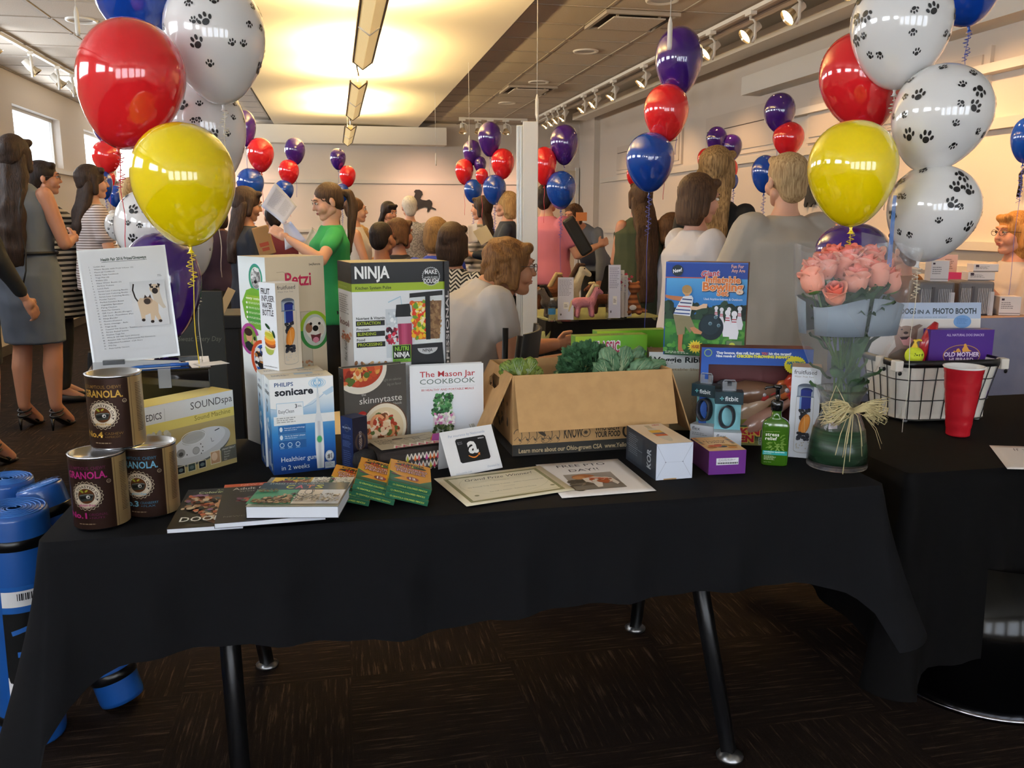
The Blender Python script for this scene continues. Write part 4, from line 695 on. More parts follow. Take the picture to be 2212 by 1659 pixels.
# colouring books lying flat
def flatbook(pts, th, z0, name, lb, art, edge='dfe4ee', cover='1a1a1c'):
    Q = [onZ(x, y, z0+th) for x, y in pts]     # front-left, front-right, back-right, back-left at the top surface
    c = (Q[0]+Q[1]+Q[2]+Q[3])/4; e = Q[1]-Q[0]; rz = math.atan2(e.y, e.x); w = (e.length+(Q[2]-Q[3]).length)/2; d = ((Q[3]-Q[0]).length+(Q[2]-Q[1]).length)/2
    t = thing(name, (c.x, c.y, z0), lb, 'book', 'colouring books', rz)
    MB().box(-w/2, w/2, -d/2, d/2, 0, .0006).box(-w/2, w/2, -d/2, d/2, th-.0006, th).box(-w/2, -w/2+.0008, -d/2, d/2, .0006, th-.0006).build('book_cover', mat('cover_'+cover, cover, .3), t)
    MB().box(-w/2+.001, w/2-.001, -d/2+.001, d/2-.001, .0007, th-.0007).build('page_block', mat('white_pages', edge, .7), t)
    art.build('cover_print', (-w/2, d/2, th), (w, 0, 0), (0, -d, 0), t, GLOSS); return t
a = Art(320, 420); a.rect(0, 0, 320, 420, '121113'); a.text(140, 30, 'Amazing', 16, 'a8b080', 100); a.text(60, 58, 'Coloring Book', 22, 'd0d8a0', 230, 'l', .02)
a.poly([(20, 90), (120, 80), (240, 90), (300, 180), (290, 330), (200, 400), (140, 350), (100, 220), (10, 130)], '6c4630'); a.blobs(20, 80, 280, 320, 190, 13, ['c86c48', 'd8a070', '8c3c28', 'e8d0b0', '4c5c60', '2c2a28', 'b8906c', '9c6a8c'], 9, lambda u, v: abs(v-.1-u*.7) < .36)
a.text(40, 372, 'DOODLE', 44, 'f0eee6', 250, 'l', .01)
flatbook([(392, 1140), (560, 1129), (520, 1052), (378, 1062)], .010, .7412, 'colouring_book', 'left black colouring book with an ornate dog on its cover', a)
a = Art(420, 520); a.rect(0, 0, 420, 520, '151417'); a.rect(0, 0, 420, 44, 'd8582c'); a.text(200, 32, 'NEW & EXPANDED', 20, 'f0b09c', 260, 'c'); a.text(40, 92, 'Adult Coloring Book', 34, 'ccc8c0', 360, 'l', .01); a.text(70, 122, 'Stress Relieving Patterns', 18, 'a8a49c', 260)
a.poly([(60, 250), (150, 170), (300, 150), (420, 170), (420, 330), (280, 320), (160, 290)], '8c4c50'); a.blobs(70, 155, 340, 170, 150, 11, ['c86c64', '8c4c70', 'd8a070', '4c6c5c', '6c3c50', 'b85c48'], 11, lambda u, v: abs(v-.5) < .12+u*.4); a.text(30, 470, 'NEWCASTLE', 16, '706c68', 160)
flatbook([(470, 1131), (710, 1112), (690, 1036), (480, 1046)], .011, .7525, 'colouring_book', 'black colouring book with orange banner, under the cats book', a)
a = Art(640, 460); a.rect(0, 0, 640, 460, 'e8dcc0'); a.rect(0, 0, 330, 130, 'e8c03c'); a.rect(330, 0, 150, 130, 'e9e2cc'); a.rect(480, 0, 160, 130, 'd8d4c4'); a.rect(0, 0, 34, 130, '8c8878'); a.blobs(120, 10, 190, 36, 60, 9, ['4c8c5c', '3c7050', 'b8a040', '2c5a48'], 3); a.blobs(60, 70, 160, 55, 90, 9, ['7c2c34', 'a03c44', '5c1c28', '8c4850'], 4, lambda u, v: (u-.5)**2+(v-.5)**2 < .24); a.blobs(230, 60, 90, 60, 70, 8, ['c07c40', '5c4428', 'e0b070', '8c5c38'], 5)
a.blobs(350, 30, 280, 95, 120, 6, ['b8b0a0', '8c8478', 'e8e0cc', '6c665c'], 6); a.rect(0, 130, 640, 120, '1b3844'); a.text(50, 160, 'STRESS LESS COLORING', 22, 'a0a89c', 400, 'l', .02); 
for q, c in enumerate(('c8cc48', 'd8606c', 'd87c4c', 'c8cc48')): a.text(190+q*72, 226, 'CATS'[q], 52, c, 58, 'l', .02)
a.text(20, 236, 'relax', 13, '8c98a0'); a.rect(0, 250, 310, 210, '4f9c74'); a.rect(310, 250, 170, 210, 'ecdcc4'); a.rect(480, 250, 160, 210, 'd8d8d8')
a.blobs(30, 300, 270, 155, 170, 11, ['8c6c48', '6c5438', 'b0946c', '4c3c28', 'c8a87c'], 8, lambda u, v: v > .75-u*.7 and v < 1.1); a.blobs(20, 262, 150, 40, 40, 7, ['6c5c34', '8c7c48'], 9); a.blobs(320, 260, 310, 190, 150, 8, ['3c342c', '6c6458', 'e8dcc8', '8c8474', 'a89878'], 10, lambda u, v: v > .45)
a.ring(370, 330, 56, 66, 7, '4a4238'); a.ring(400, 320, 34, 40, 5, '5c5446')
flatbook([(541, 1094), (760, 1093), (738, 1033), (578, 1031)], .026, .765, 'colouring_book', 'thick cats colouring book with a grid of cat drawings', a)
# certificates
def sheet(pts, name, lb, art, m, z=.7425, w=None, grp=None):
    Q = [onZ(x, y, z) for x, y in pts]; c = sum(Q, V((0, 0, 0)))/4; t = thing(name, (c.x, c.y, z), lb, 'paper', grp)
    F = lambda u, v: (Q[0]*(1-u)*(1-v)+Q[1]*u*(1-v)+Q[2]*u*v+Q[3]*(1-u)*v)-c       # u right, v down the page
    n = 10; vs = [F(i/n, j/n)+V((0, 0, 0)) for j in range(n+1) for i in range(n+1)]
    MB().add(vs, [(j*(n+1)+i, (j+1)*(n+1)+i, (j+1)*(n+1)+i+1, j*(n+1)+i+1) for j in range(n) for i in range(n)], smooth=True).build('paper_sheet', m, t, solid=.0004)
    art.clip(); mb = MB(); mb.v = [tuple(F(x/art.W, y/art.H)+V((0, 0, .0004+zz_*.00005))) for x, y, zz_ in art.v]; mb.f = art.f; mb.m = [0]*len(art.f); mb.sm = [False]*len(art.f); mb.c = art.c; mb.build('page_print', PRINT, t, ink=True); return t
PAPER = mat('cream_paper', 'e6dcc0', .7); PW = mat('printer_paper', 'e6e0dc', .7)
a = Art(280, 216)
for q in range(2): a.rect(18+q*9, 16+q*9, 244-q*18, 184-q*18, ('8e8a62', 'e4dcc2')[q])
for q in range(60): a.rect(20+q*4, 18, 1.6, 6, 'b8b48c'); a.rect(20+q*4, 192, 1.6, 6, 'b8b48c')
for x, y in ((42, 38), (238, 38), (42, 176), (238, 176)): a.ell(x, y, 6, 5, '8c8a68', 12)
a.ring(140, 108, 112, 82, .8, 'b8b490'); a.text(140, 72, 'Grand Prize Winner!', 17, '3c3830', 175, 'c', 0, .3); a.text(140, 92, 'presented to', 5, '9c947c', 40, 'c'); a.text(140, 122, '(2) Round Trip Airline Tickets - within Continental US', 7, '8c8468', 196, 'c'); a.text(140, 140, 'courtesy', 4, '9c947c', 30, 'c'); a.text(140, 166, 'See staff to Redeem - Redeem by Monday', 6, '8c8468', 120, 'c')
sheet([(937, 1034), (1166, 1006), (1242, 1058), (1008, 1094)], 'prize_certificate', 'cream grand prize certificate with a green border', a, PAPER, .745)
a = Art(216, 280); a.text(108, 44, 'FREE PTO', 20, '38343a', 124, 'c'); a.text(104, 86, 'DAY!!', 20, '38343a', 74, 'c'); a.rect(44, 108, 118, 128, '80736a'); a.grad(44, 108, 118, 60, ['9c948c', '8c8078']); a.blobs(44, 150, 60, 80, 22, 13, ['4c443e', '3c3632', '5c544c'], 5); a.rect(44, 205, 118, 31, '6c6660')
a.ell(86, 136, 28, 20, 'a8683c'); a.ell(74, 142, 15, 14, 'c08858'); a.poly([(80, 150), (110, 140), (150, 158), (156, 200), (148, 212), (138, 180), (118, 190), (110, 222), (98, 224), (96, 190), (82, 176)], 'd8ccc0'); a.blobs(96, 156, 50, 34, 14, 9, ['a8542c', '8c4828', 'd8c8b8'], 6); a.line([(96, 150), (140, 162)], 6, 'c05438')
sheet([(1157, 1004), (1334, 991), (1418, 1060), (1214, 1076)], 'day_off_sheet', 'white sheet with a dog photo and large title lettering', a, PW, .743)
a = Art(300, 180); a.text(70, 40, 'If you win', 20, '8c8484', 150, it=.1); a.text(110, 80, 'gift by', 20, '8c8484', 120, it=.1); a.text(130, 118, 'september', 18, '9c9494', 120, it=.1)
sheet([(2137, 962), (2330, 968), (2400, 1018), (2176, 1013)], 'handwritten_note', 'handwritten white note on the right-hand table', a, PW, .742)
# ================================================================ cardboard produce box
KRAFT = noisemix('kraft_cardboard', 'c49a66', 'bb9260', 30, .8, (1, 1, 1), .05); KRAFTD = mat('kraft_edge', '8c6a44', .9)
A = onZ(1107, 986, .741); B = A+V((.44, -.008, 0)); rz = R(2.0); w, d, h = .475, .29, .232; ct = A+V((cos(rz), sin(rz), 0))*w/2+V((-sin(rz), cos(rz), 0))*d/2
t = thing('produce_carton', ct, 'open cardboard produce carton with its flaps folded out', 'box', rz=rz); g = .004
MB().box(-w/2, w/2, -d/2, d/2, 0, g).box(-w/2, w/2, -d/2, -d/2+g, g, h).box(-w/2, w/2, d/2-g, d/2, g, h).box(-w/2, -w/2+g, -d/2+g, d/2-g, g, h).box(w/2-g, w/2, -d/2+g, d/2-g, g, h).build('carton_walls', KRAFT, t)
def flap(name, p0, p1, out, L_, slot=False, dz=None):       # hinge p0-p1, outward vector
    p0, p1, o_ = V(p0), V(p1), V(out).normalized(); e = p1-p0; nn = e.cross(o_).normalized()*.002
    if slot:
        def q(u, v): return p0+e*u+o_*(L_*v)
        s0 = [(.28, .22), (.36, .13), (.64, .13), (.72, .22), (.64, .31), (.36, .31)]; outer = [(0, 0), (.5, 0), (1, 0), (1.02, 1), (.5, 1), (-.02, 1)]
        pts = [q(*x) for x in outer]+[q(*x) for x in s0]; fs = [(0, 1, 8, 7, 6), (1, 2, 3, 9, 8), (3, 4, 10, 9), (4, 5, 11, 10), (5, 0, 6, 11)]
        fs = [(0, 1, 8, 7), (0, 7, 6), (1, 2, 9, 8), (2, 3, 9), (3, 4, 10, 9), (4, 5, 11, 10), (5, 6, 11), (5, 0, 6)]
        return MB().add(pts, fs).build(name, KRAFT, t, solid=.004)
    pts = [p0, p1, p1+o_*L_, p0+o_*L_]; return MB().add([x+nn for x in pts]+[x-nn for x in pts], [(0, 1, 2, 3), (7, 6, 5, 4), (0, 4, 5, 1), (1, 5, 6, 2), (2, 6, 7, 3), (3, 7, 4, 0)]).build(name, KRAFT, t)
flap('front_flap', (-w/2+.004, -d/2, h), (w/2, -d/2, h), (.0, -.36, -.93), .160)
flap('left_flap', (-w/2, d/2, h), (-w/2, -d/2+.004, h), (-.42, -.0, -.9), .2, True)
flap('right_flap', (w/2, -d/2, h), (w/2, d/2, h), (.34, 0, -.93), .2)
mb = MB(); 
a = Art(940, 460); a.rect(0, 395, 940, 65, '3c3a36'); a.text(36, 444, 'Learn more about our Ohio-grown CSA  www.YellowbirdFoodshed.com', 26, 'c0aa84', 890, 'l', .02); a.text(300, 372, 'KNOW', 62, '3c342a', 112, 'l', .02); a.ring(430, 345, 28, 28, 4, '4c4236'); a.star(430, 345, 18, 9, 8, '4c4236'); a.text(485, 340, 'WHO GREW', 30, '3c342a', 150, 'l', .03); a.text(485, 378, 'YOUR FOOD', 32, '3c342a', 154, 'l', .04)
for q in range(6): x = 30+q*44; a.ring(x, 345, 26, 40, 4, '5c5040', a0=200, a1=420); a.line([(x-20, 370), (x, 350), (x+24, 380), (x+10, 390)], 3, '5c5040'); a.ell(x+12, 368, 9, 5, '5c5040', 10, 30)
a.ell(170, 335, 30, 10, '4c4236', 14, 35); a.ring(190, 378, 24, 14, 3, '5c5040'); a.ring(680, 350, 30, 40, 12, '3c342a'); a.build('front_print', (-w/2, -d/2, h), (w, 0, 0), (0, 0, -h), t)
b_ = Art(290, 232).rect(0, 200, 290, 32, '3c3a36').blobs(40, 60, 200, 110, 30, 8, ['5c5040', '4c4236'], 4); b_.build('side_print', (-w/2, d/2, h), (0, -d, 0), (0, 0, -h), t)
# greens in the carton
def leafmass(name, cent, rad, n, ln, cols, lb, cat, parent_t=None, curly=True, seed=1, squash=.7, grp=None, loc=None):
    rnd = random.Random(seed); t = thing(name, cent, lb, cat, grp); m1 = noisemix(name+'_leaf', cols[0], cols[1], 30, .6, bump=.3)
    mb = MB()
    for i in range(n):
        th = rnd.uniform(0, 2*pi); ph = math.acos(rnd.uniform(-.15, 1)); dr = V((sin(ph)*cos(th), sin(ph)*sin(th), cos(ph)*squash)); p = V((dr.x*rad[0], dr.y*rad[1], dr.z*rad[2]))*rnd.uniform(.72, 1.0)
        side = dr.cross(V((rnd.uniform(-1, 1), rnd.uniform(-1, 1), rnd.uniform(-.3, 1)))).normalized(); up = (dr*.7+side.cross(dr)*rnd.uniform(-.8, .8)+V((0, 0, .2))).normalized(); K = 7 if curly else 6; L = ln*rnd.uniform(.6, 1.2); vs = []
        for a_ in range(K):
            u = a_/(K-1)*2-1
            for b2 in range(4):
                v = b2/3; wv = (.35+.65*sin(pi*min(1, v*.8+.1)))*L*.55; fr_ = (.16*L*sin(a_*2.6+rnd.random())*(abs(u)**.5+v)*.7) if curly else .06*L*cos(u*3)
                vs.append(p+side*(u*wv)+up*(v*L*(1-.25*u*u))+dr*(fr_+.1*L*v*v))
        mb.add(vs, [(a_*4+b2, a_*4+b2+1, (a_+1)*4+b2+1, (a_+1)*4+b2) for a_ in range(K-1) for b2 in range(3)], smooth=not curly)
    mb.build('leaf_cluster', m1, t)['kind'] = 'stuff'
    st = MB()
    for i in range(5): q = rnd.uniform(-.5, .5); st.tube([(rad[0]*q*.3, rad[1]*q*.2, -rad[2]*.6), (rad[0]*q, rad[1]*q*.5, rad[2]*.3)], .005, 6)
    st.build('stems', mat('green_stem', '9cb070', .5), t); return t
C_ = lambda px, py, Y: onY(px, py, Y)
leafmass('kale_bunch', C_(1268, 800, 2.43), (.078, .06, .105), 800, .022, ('2f5a38', '4c7850'), 'curly dark green kale bunch in the produce carton', 'kale', seed=3)
def bigleaves(name, cent, lst, cols, lb, cat, label_vein='a8b890'):
    t = thing(name, cent, lb, cat)
    for k, (dx, dz, L, W, rot, dy) in enumerate(lst):
        vs = []; NX, NY = 10, 8; mb = MB()
        for j in range(NY+1):
            v = j/NY
            for i in range(NX+1):
                u = i/NX*2-1; ww = W*(sin(pi*(v*.86+.07))**.7); x = u*ww; z = v*L; y = -.25*W*(1-u*u)+.012*sin(9*v*3+u*4+k)*abs(u)+.008*sin(i*2.2+j*1.7)
                c, s_ = cos(rot), sin(rot); vs.append((dx+x*c+z*s_, dy+y, dz-x*s_+z*c))
        mb.add(vs, [(j*(NX+1)+i, j*(NX+1)+i+1, (j+1)*(NX+1)+i+1, (j+1)*(NX+1)+i) for j in range(NY) for i in range(NX)], smooth=True); o = mb.build('leaf', noisemix(name+'_leaf', cols[0], cols[1], 25, .5, bump=.4), t, solid=.0012)
        mb = MB()
        for q in (-.55, -.25, 0, .25, .55):
            pth = [(dx+(q*W*v*1.1)*cos(rot)+v*L*.95*sin(rot), dy-.25*W-.003+.2*W*q*q*v, dz-(q*W*v*1.1)*sin(rot)+v*L*.95*cos(rot)) for v in (.02, .3, .6, .9)]; mb.tube(pth, [.0025, .0018, .0012, .0006], 5)
        mb.build('vein', mat('leaf_vein', label_vein, .5), o)
    return t
bigleaves('collard_greens', C_(1322, 812, 2.37), [(0, -.0, .09, .035, -.25, 0), (.02, .0, .09, .03, .35, .01), (.045, -.01, .09, .035, .95, -.01), (-.02, 0, .06, .03, -.6, -.02), (.06, -.01, .12, .026, 1.2, .02), (.015, -.02, .13, .03, .75, .03)], ('4a7650', '7a9c74'), 'broad blue-green collard leaves beside the kale in the carton', 'greens')
leafmass('kale_bunch', C_(1368, 790, 2.44), (.05, .04, .04), 200, .018, ('4c7850', '7ca070'), 'small curly kale tips at the right end of the carton', 'kale', seed=8)
bigleaves('lettuce', C_(1118, 815, 2.40), [(-.015, 0, .055, .028, -.5, 0), (.0, 0, .06, .03, 0, -.01), (.02, 0, .062, .028, .45, .0), (.035, -.01, .05, .026, .9, .01)], ('5c7c28', '96a444'), 'small light green lettuce at the left end of the carton', 'lettuce')
# packing inside, so that the greens rest on something
boxo('packing_paper', -w/2+.01, w/2-.01, -d/2+.01, d/2-.01, g, h-.05, mat('packing_kraft', '8a6b48', .9), bpy.data.objects['produce_carton'])
# ================================================================ green vegetable boxes and others
def green_box(C, w, d, h, rz, lb, t1, t2, t3):
    a = Art(420, 300); a.grad(0, 0, 420, 300, ['b4cc38', '8cc434', '66ac2c', '74b434'], True); a.ell(20, 90, 60, 70, 'd0dc60'); a.line([(4, 60), (20, 90), (10, 120)], 8, '3c6c20')
    for q, (s_, x, y, hh, ww) in enumerate(((t1, 96, 56, 36, 160), (t2, 170, 102, 40, 165))): a.text(x, y, s_, hh, 'f0e8ec', ww+6, 'l', .09); a.text(x, y, s_, hh, 'b8305c', ww, 'l', .02)
    a.text(250, 160, t3, 44, '3c4c1c', 150, 'r', .01) if t3 else None
    tp = Art(420, 120); tp.rect(0, 0, 420, 120, '86a030'); tp.text(210, 80, 'VEGGIE MAKER', 32, '50641c', 170, 'c', .02, .2)
    return corner_carton(C, w, d, h, rz, 'kitchen_gadget_box', lb, 'box', m=mat('green_card', '6c9c30', .4), arts={'front': a, 'top': tp}, pm=GLOSS, group='green gadget boxes')
C_ = onY(1242, 800, 2.60); C_.z = .741; C2 = onY(1346, 800, 2.60); green_box(C_, (C2-C_).length, .05, zat(C_, 727)-.741, R(1), 'lower lime green gadget box behind the kale', 'CLASSIC', 'GLASS', '')
D_ = onY(1288, 800, 2.70); D_.z = .741; D2 = onY(1404, 800, 2.70); green_box(D_, (D2-D_).length, .05, zat(D_, 716)-.741, R(1), 'second lime green gadget box behind and to the right', 'CHIC', 'GLASS', 'CUTTER')
a = Art(300, 480); a.rect(0, 0, 300, 480, 'dce4e4'); a.text(14, 62, 'Veggie Ribbon', 32, '1f2c2c', 186, 'l', .03); a.grad(0, 100, 300, 380, ['c8c4ac', 'b8a888', 'a8946c']); a.text(40, 112, 'Vegetable Slicer', 16, '8c7c60', 130); a.poly([(260, 110), (300, 90), (300, 130), (240, 150)], '4c7c4c'); a.line([(180, 130), (190, 150), (260, 140)], 16, 'd8dcd8'); a.line([(190, 140), (200, 220), (240, 300)], 20, '8c7c5c'); a.ring(240, 180, 22, 26, 4, '5c5038'); a.ring(230, 300, 30, 30, 6, '6c6044'); a.ell(200, 400, 40, 50, '8c7a54')
V_ = onY(1398, 900, 2.52); V_.z = .741; V2 = onY(1525, 900, 2.52); corner_carton(V_, (V2-V_).length*1.5, .10, zat(V_, 760)-.741, R(-16), 'vegetable_slicer_box', 'white and tan slicer box under the bowling set', 'box', m=mat('brown_card', '4c3830', .6), arts={'front': a})
ztop = zat(V_, 760)
# bowling set box
a = Art(600, 690); a.rect(0, 0, 600, 690, '1f4ea8'); a.rect(0, 0, 600, 110, '2348a0'); a.grad(8, 118, 592, 300, ['58a8e0', '3c88d0', '2c68b8']); a.rect(0, 110, 280, 7, 'c86450'); a.grad(0, 0, 600, 10, ['3c64b8', '3c64b8'])
a.blobs(8, 290, 590, 160, 110, 34, ['1e3428', '243c30', '16281f', '2c4838'], 3, lambda u, v: v > .12+.1*abs(sin(u*9))); a.grad(8, 420, 592, 270, ['3c7c3c', '4c943c', '2c6c34', '1c4c2c']); a.blobs(10, 430, 580, 240, 110, 22, ['4c943c', '3c8038', '5ca044', '34743a'], 5)
a.ell(90, 62, 42, 42, '22303c', 30); a.text(90, 74, 'New!', 26, 'f0f0f0', 66, 'c', .03, .1, rot=-12); a.text(570, 38, 'Fun For', 24, 'dcaca4', 90, 'r', .03); a.text(580, 68, 'Any Age', 24, 'dcaca4', 98, 'r', .03)
a.text(330, 100, 'Giant', 42, 'd8ccd8', 140, 'c', .08, .15, rot=-5); a.text(330, 100, 'Giant', 42, 'c03c50', 134, 'c', .02, .15, rot=-5)
for s_, x, y, hh, ww in (('Inflatable', 425, 146, 46, 250), ('Bowling', 425, 202, 58, 290), ('Set', 425, 238, 40, 78)):
    a.text(x+4, y+4, s_, hh, '1c2848', ww+14, 'c', .1); a.text(x, y, s_, hh, 'ecd0b8', ww+10, 'c', .085); a.text(x, y, s_, hh, 'e07c3c', ww, 'c', .03)
a.text(430, 272, 'Used Anytime-Indoors & Outdoors', 16, 'd8e4f4', 280, 'c', .02)
for x, y, s_ in ((385, 330, .8), (425, 340, .85), (478, 336, .85), (555, 330, .95)):
    a.ell(x, y, 17*s_, 19*s_, 'e8e8f0'); a.poly([(x-9*s_, y), (x+9*s_, y), (x+14*s_, y+60*s_), (x+30*s_, y+120*s_), (x+22*s_, y+160*s_), (x-22*s_, y+160*s_), (x-30*s_, y+120*s_), (x-14*s_, y+60*s_)], 'e4e4ec'); a.rect(x-13*s_, y+36*s_, 26*s_, 6, 'b83848'); a.rect(x-14*s_, y+50*s_, 28*s_, 6, 'b83848')
for x, y, s_ in ((470, 360, 1.05), (518, 368, 1.1)):
    a.ell(x, y, 19*s_, 20*s_, 'f0f0f6'); a.poly([(x-10*s_, y), (x+10*s_, y), (x+16*s_, y+60*s_), (x+34*s_, y+120*s_), (x+26*s_, y+168*s_), (x-26*s_, y+168*s_), (x-34*s_, y+120*s_), (x-16*s_, y+60*s_)], 'ececf4'); a.rect(x-14*s_, y+34*s_, 28*s_, 7, 'b83848'); a.rect(x-16*s_, y+50*s_, 32*s_, 7, 'b83848')
a.ell(352, 470, 91, 96, '1c2c34', 44); a.ell(345, 455, 70, 72, '223640', 40); 
for x, y in ((346, 444), (408, 456), (384, 396)): a.ell(x, y, 13, 13, '8ca8b4'); a.ell(x+1, y+2, 10, 10, '4c6c7c')
a.poly([(6, 240), (30, 245), (130, 252), (170, 262), (160, 290), (60, 278), (8, 262)], 'c07850'); a.ell(166, 205, 36, 36, 'c8a070', 24); a.ell(164, 196, 36, 30, 'b08c58', 24); a.poly([(150, 238), (186, 236), (180, 250), (156, 252)], 'c88c68')
a.poly([(140, 250), (200, 242), (214, 262), (206, 330), (196, 396), (70, 386), (92, 330), (120, 280)], 'dfe2ea')
for q, c in enumerate(('2c3c6c', '2c3c6c', 'b84c54', '2c4c8c', '2c4c8c')): a.line([(132-q*15, 270+q*26), (205-q*3, 274+q*26)], 9, c)
a.poly([(196, 320), (250, 322), (290, 300), (320, 300), (316, 330), (280, 335), (240, 348), (198, 346)], 'e0bc9c'); a.poly([(68, 384), (196, 394), (232, 470), (200, 520), (160, 470), (160, 530), (104, 540), (88, 460)], '8c8464'); a.poly([(196, 480), (228, 472), (290, 508), (282, 526), (230, 522)], 'c88c64'); a.poly([(112, 536), (148, 530), (142, 630), (160, 660), (120, 660), (114, 640)], 'b87450')
a.star(244, 620, 62, 40, 15, 'e8e050'); a.star(244, 620, 52, 34, 15, 'e8c838'); a.text(244, 630, 'HUGE!', 22, 'b8602c', 56, 'c', .06); a.rect(470, 565, 112, 100, '6c8460'); a.ell(512, 596, 22, 18, 'c8d050'); a.ring(530, 625, 46, 26, 5, '4c8cb8', a0=0, a1=300); a.greek(18, 660, 190, 20, 2, 'c8d8c0', 4); a.greek(480, 668, 90, 8, 1, 'c8d8c0', 5)
BC = onY(1433, 745, 2.46); BC.z = ztop+.001; B2 = onY(1606, 745, 2.36); hb = zat(BC, 566)-ztop
corner_carton(BC, (B2-BC).length, .075, hb, R(-30), 'bowling_set_box', 'blue inflatable bowling set box standing on the slicer box', 'box', m=mat('brown_corrugated', '7c5c4c', .7), arts={'front': a}, pm=GLOSS)
# rubber chicken target game, window box with real chickens inside
CC = onZ(1521, 968, .741); C2 = onZ(1741, 955, .741); w = (C2-CC).length; hh = zat(CC, 756)-.741; d = .07; rz = R(-20); w *= .96
CC.y += .055; CC.x += .004
t = thing('chicken_game_box', CC+V((cos(rz), sin(rz), 0))*w/2+V((-sin(rz), cos(rz), 0))*d/2, 'blue window box of rubber chickens behind the small tracker boxes', 'box', rz=rz)
wx0, wx1, wz0, wz1 = -w/2+.022, w/2-.03, .06, hh-.05
MB().box(-w/2, w/2, -.002+d/2, d/2, 0, hh).box(-w/2, w/2, -d/2, d/2-.002, 0, .002).box(-w/2, w/2, -d/2, d/2-.002, hh-.002, hh).box(-w/2, -w/2+.002, -d/2, d/2-.002, .002, hh-.002).box(w/2-.002, w/2, -d/2, d/2-.002, .002, hh-.002).box(-w/2+.002, w/2-.002, -d/2, -d/2+.002, .002, wz0).box(-w/2+.002, w/2-.002, -d/2, -d/2+.002, wz1, hh-.002).box(-w/2+.002, wx0, -d/2, -d/2+.002, wz0, wz1).box(wx1, w/2-.002, -d/2, -d/2+.002, wz0, wz1).build('window_carton', mat('red_lining', '5c1c20', .5), t)
U = 600; Hh = U*hh/w; a = Art(U, Hh); zt = Hh*(hh-wz1)/hh; zb = Hh*wz0/hh
a.grad(0, 0, U, zt, ['2a50a8', '2c5cb4']); a.rect(0, zt, 600*.022/w, Hh-zt-zb, '2c5cb4'); a.rect(600-600*.03/w, zt, 600*.03/w, Hh-zt-zb, '2c5cb4'); a.grad(0, Hh-zb, U, zb, ['2c5030', '1c3c24', '8c8c58'])
a.rect(0, Hh-26, U, 26, '8c8c50'); 
for q in range(30): a.rect(q*20, Hh-26, 2, 12, '3c4428')
a.ell(36, 30, 22, 22, '8cb070'); a.ell(36, 30, 17, 17, '2c50a0'); a.text(80, 34, 'They bounce, they roll, but can', 13, 'e4ecf4', 235, 'l', .05); a.text(322, 34, 'YOU', 13, 'd8604c', 34, 'l', .05); a.text(362, 34, 'hit the target?', 13, 'e4ecf4', 120, 'l', .05); a.text(80, 52, 'Nine rounds of', 13, 'e4ecf4', 105, 'l', .05); a.text(190, 52, 'CHICKEN-THROWING INSANITY!', 14, 'e4e04c', 300, 'l', .07)
a.star(505, 88, 60, 54, 26, 'e0d838'); a.text(505, 84, 'AMAZING', 16, '1c6c9c', 92, 'c', .05); a.text(505, 108, 'FUN', 20, '1c6c9c', 44, 'c', .05)
for s_, x, y in (('SHUCKIN', 60, Hh-62), ('CHICKEN', 30, Hh-22)): a.text(x, y, s_, 36, 'd8b04c', 280, 'l', .17); a.text(x, y, s_, 36, 'b8202c', 276, 'l', .05)
a.rect(332, Hh-48, 60, 42, 'a8b0a0'); a.text(336, Hh-30, 'Farm', 15, '34443c', 44, 'l', .03); a.text(336, Hh-12, 'Target', 15, '34443c', 50, 'l', .03)
a.build('front_print', (-w/2, -d/2, hh), (w, 0, 0), (0, 0, -hh), t, GLOSS)
def chicken(x, z, ang, s_, body, head, i):
    M_ = Matrix.Translation((x, .002+.004*i, z))@Matrix.Rotation(ang, 4, 'Y')
    mb = MB(); bm_ = mat('rubber_'+body, body, .25, Coat_Weight=.6); mb.lathe([(.001, -.075), (.012, -.07), (.022, -.045), (.026, -.02), (.02, .01), (.011, .035), (.008, .06), (.009, .07), (.001, .075)], 18, M=M_@Matrix.Scale(s_, 4)); o = mb.build('rubber_chicken', bm_, t)
    mb = MB(); mb.lathe([(.001, .064), (.012, .07), (.015, .083), (.010, .096), (.001, .1)], 14, M=M_@Matrix.Scale(s_, 4)); mb.lathe([(.006, .09), (.003, .11), (.001, .122)], 10, M=M_@Matrix.Scale(s_, 4)@Matrix.Translation((.0, -.004, 0))); mb.tube([M_@(V((-.012, 0, .07))*s_), M_@(V((-.02, 0, .082))*s_), M_@(V((-.014, 0, .098))*s_)], .006*s_, 8); mb.build('head', mat('rubber_'+head, head, .25, Coat_Weight=.6), o)
    mb = MB(); mb.lathe([(.001, .0), (.005, .001), (.001, .003)], 12, M=M_@Matrix.Scale(s_, 4)@Matrix.Translation((-.004, -.014, .086))@Matrix.Rotation(pi/2, 4, 'X')); mb.build('eye', mat('eye_white', 'e8e8f0', .2), o)
chicken(.01, .155, 1.45, 1.55, '7a5844', 'c0503c', 0); chicken(.0, .115, 1.12, 1.6, 'b8987c', 'd84c30', 1); chicken(-.01, .09, 1.0, 1.5, '8c8034', 'd0703c', 2); chicken(.03, .075, .95, 1.4, 'a87c6c', 'c03c38', -2); chicken(-.07, .12, 1.3, 1.2, '8c2c30', 'c03c38', -3)
MB().lathe([(.001, 0), (.034, 0), (.036, .003), (.034, .006), (.001, .006)], 30, M=Matrix.Translation((-.085, -.012, .158))@Matrix.Rotation(pi/2, 4, 'X')).build('target_disc', mat('dark_disc', '34363c', .3), t)
MB().add([(wx0, -d/2+.003, wz0), (wx1, -d/2+.003, wz0), (wx1, -d/2+.003, wz1), (wx0, -d/2+.003, wz1)], [(0, 1, 2, 3)]).build('window_film', FILM, t)
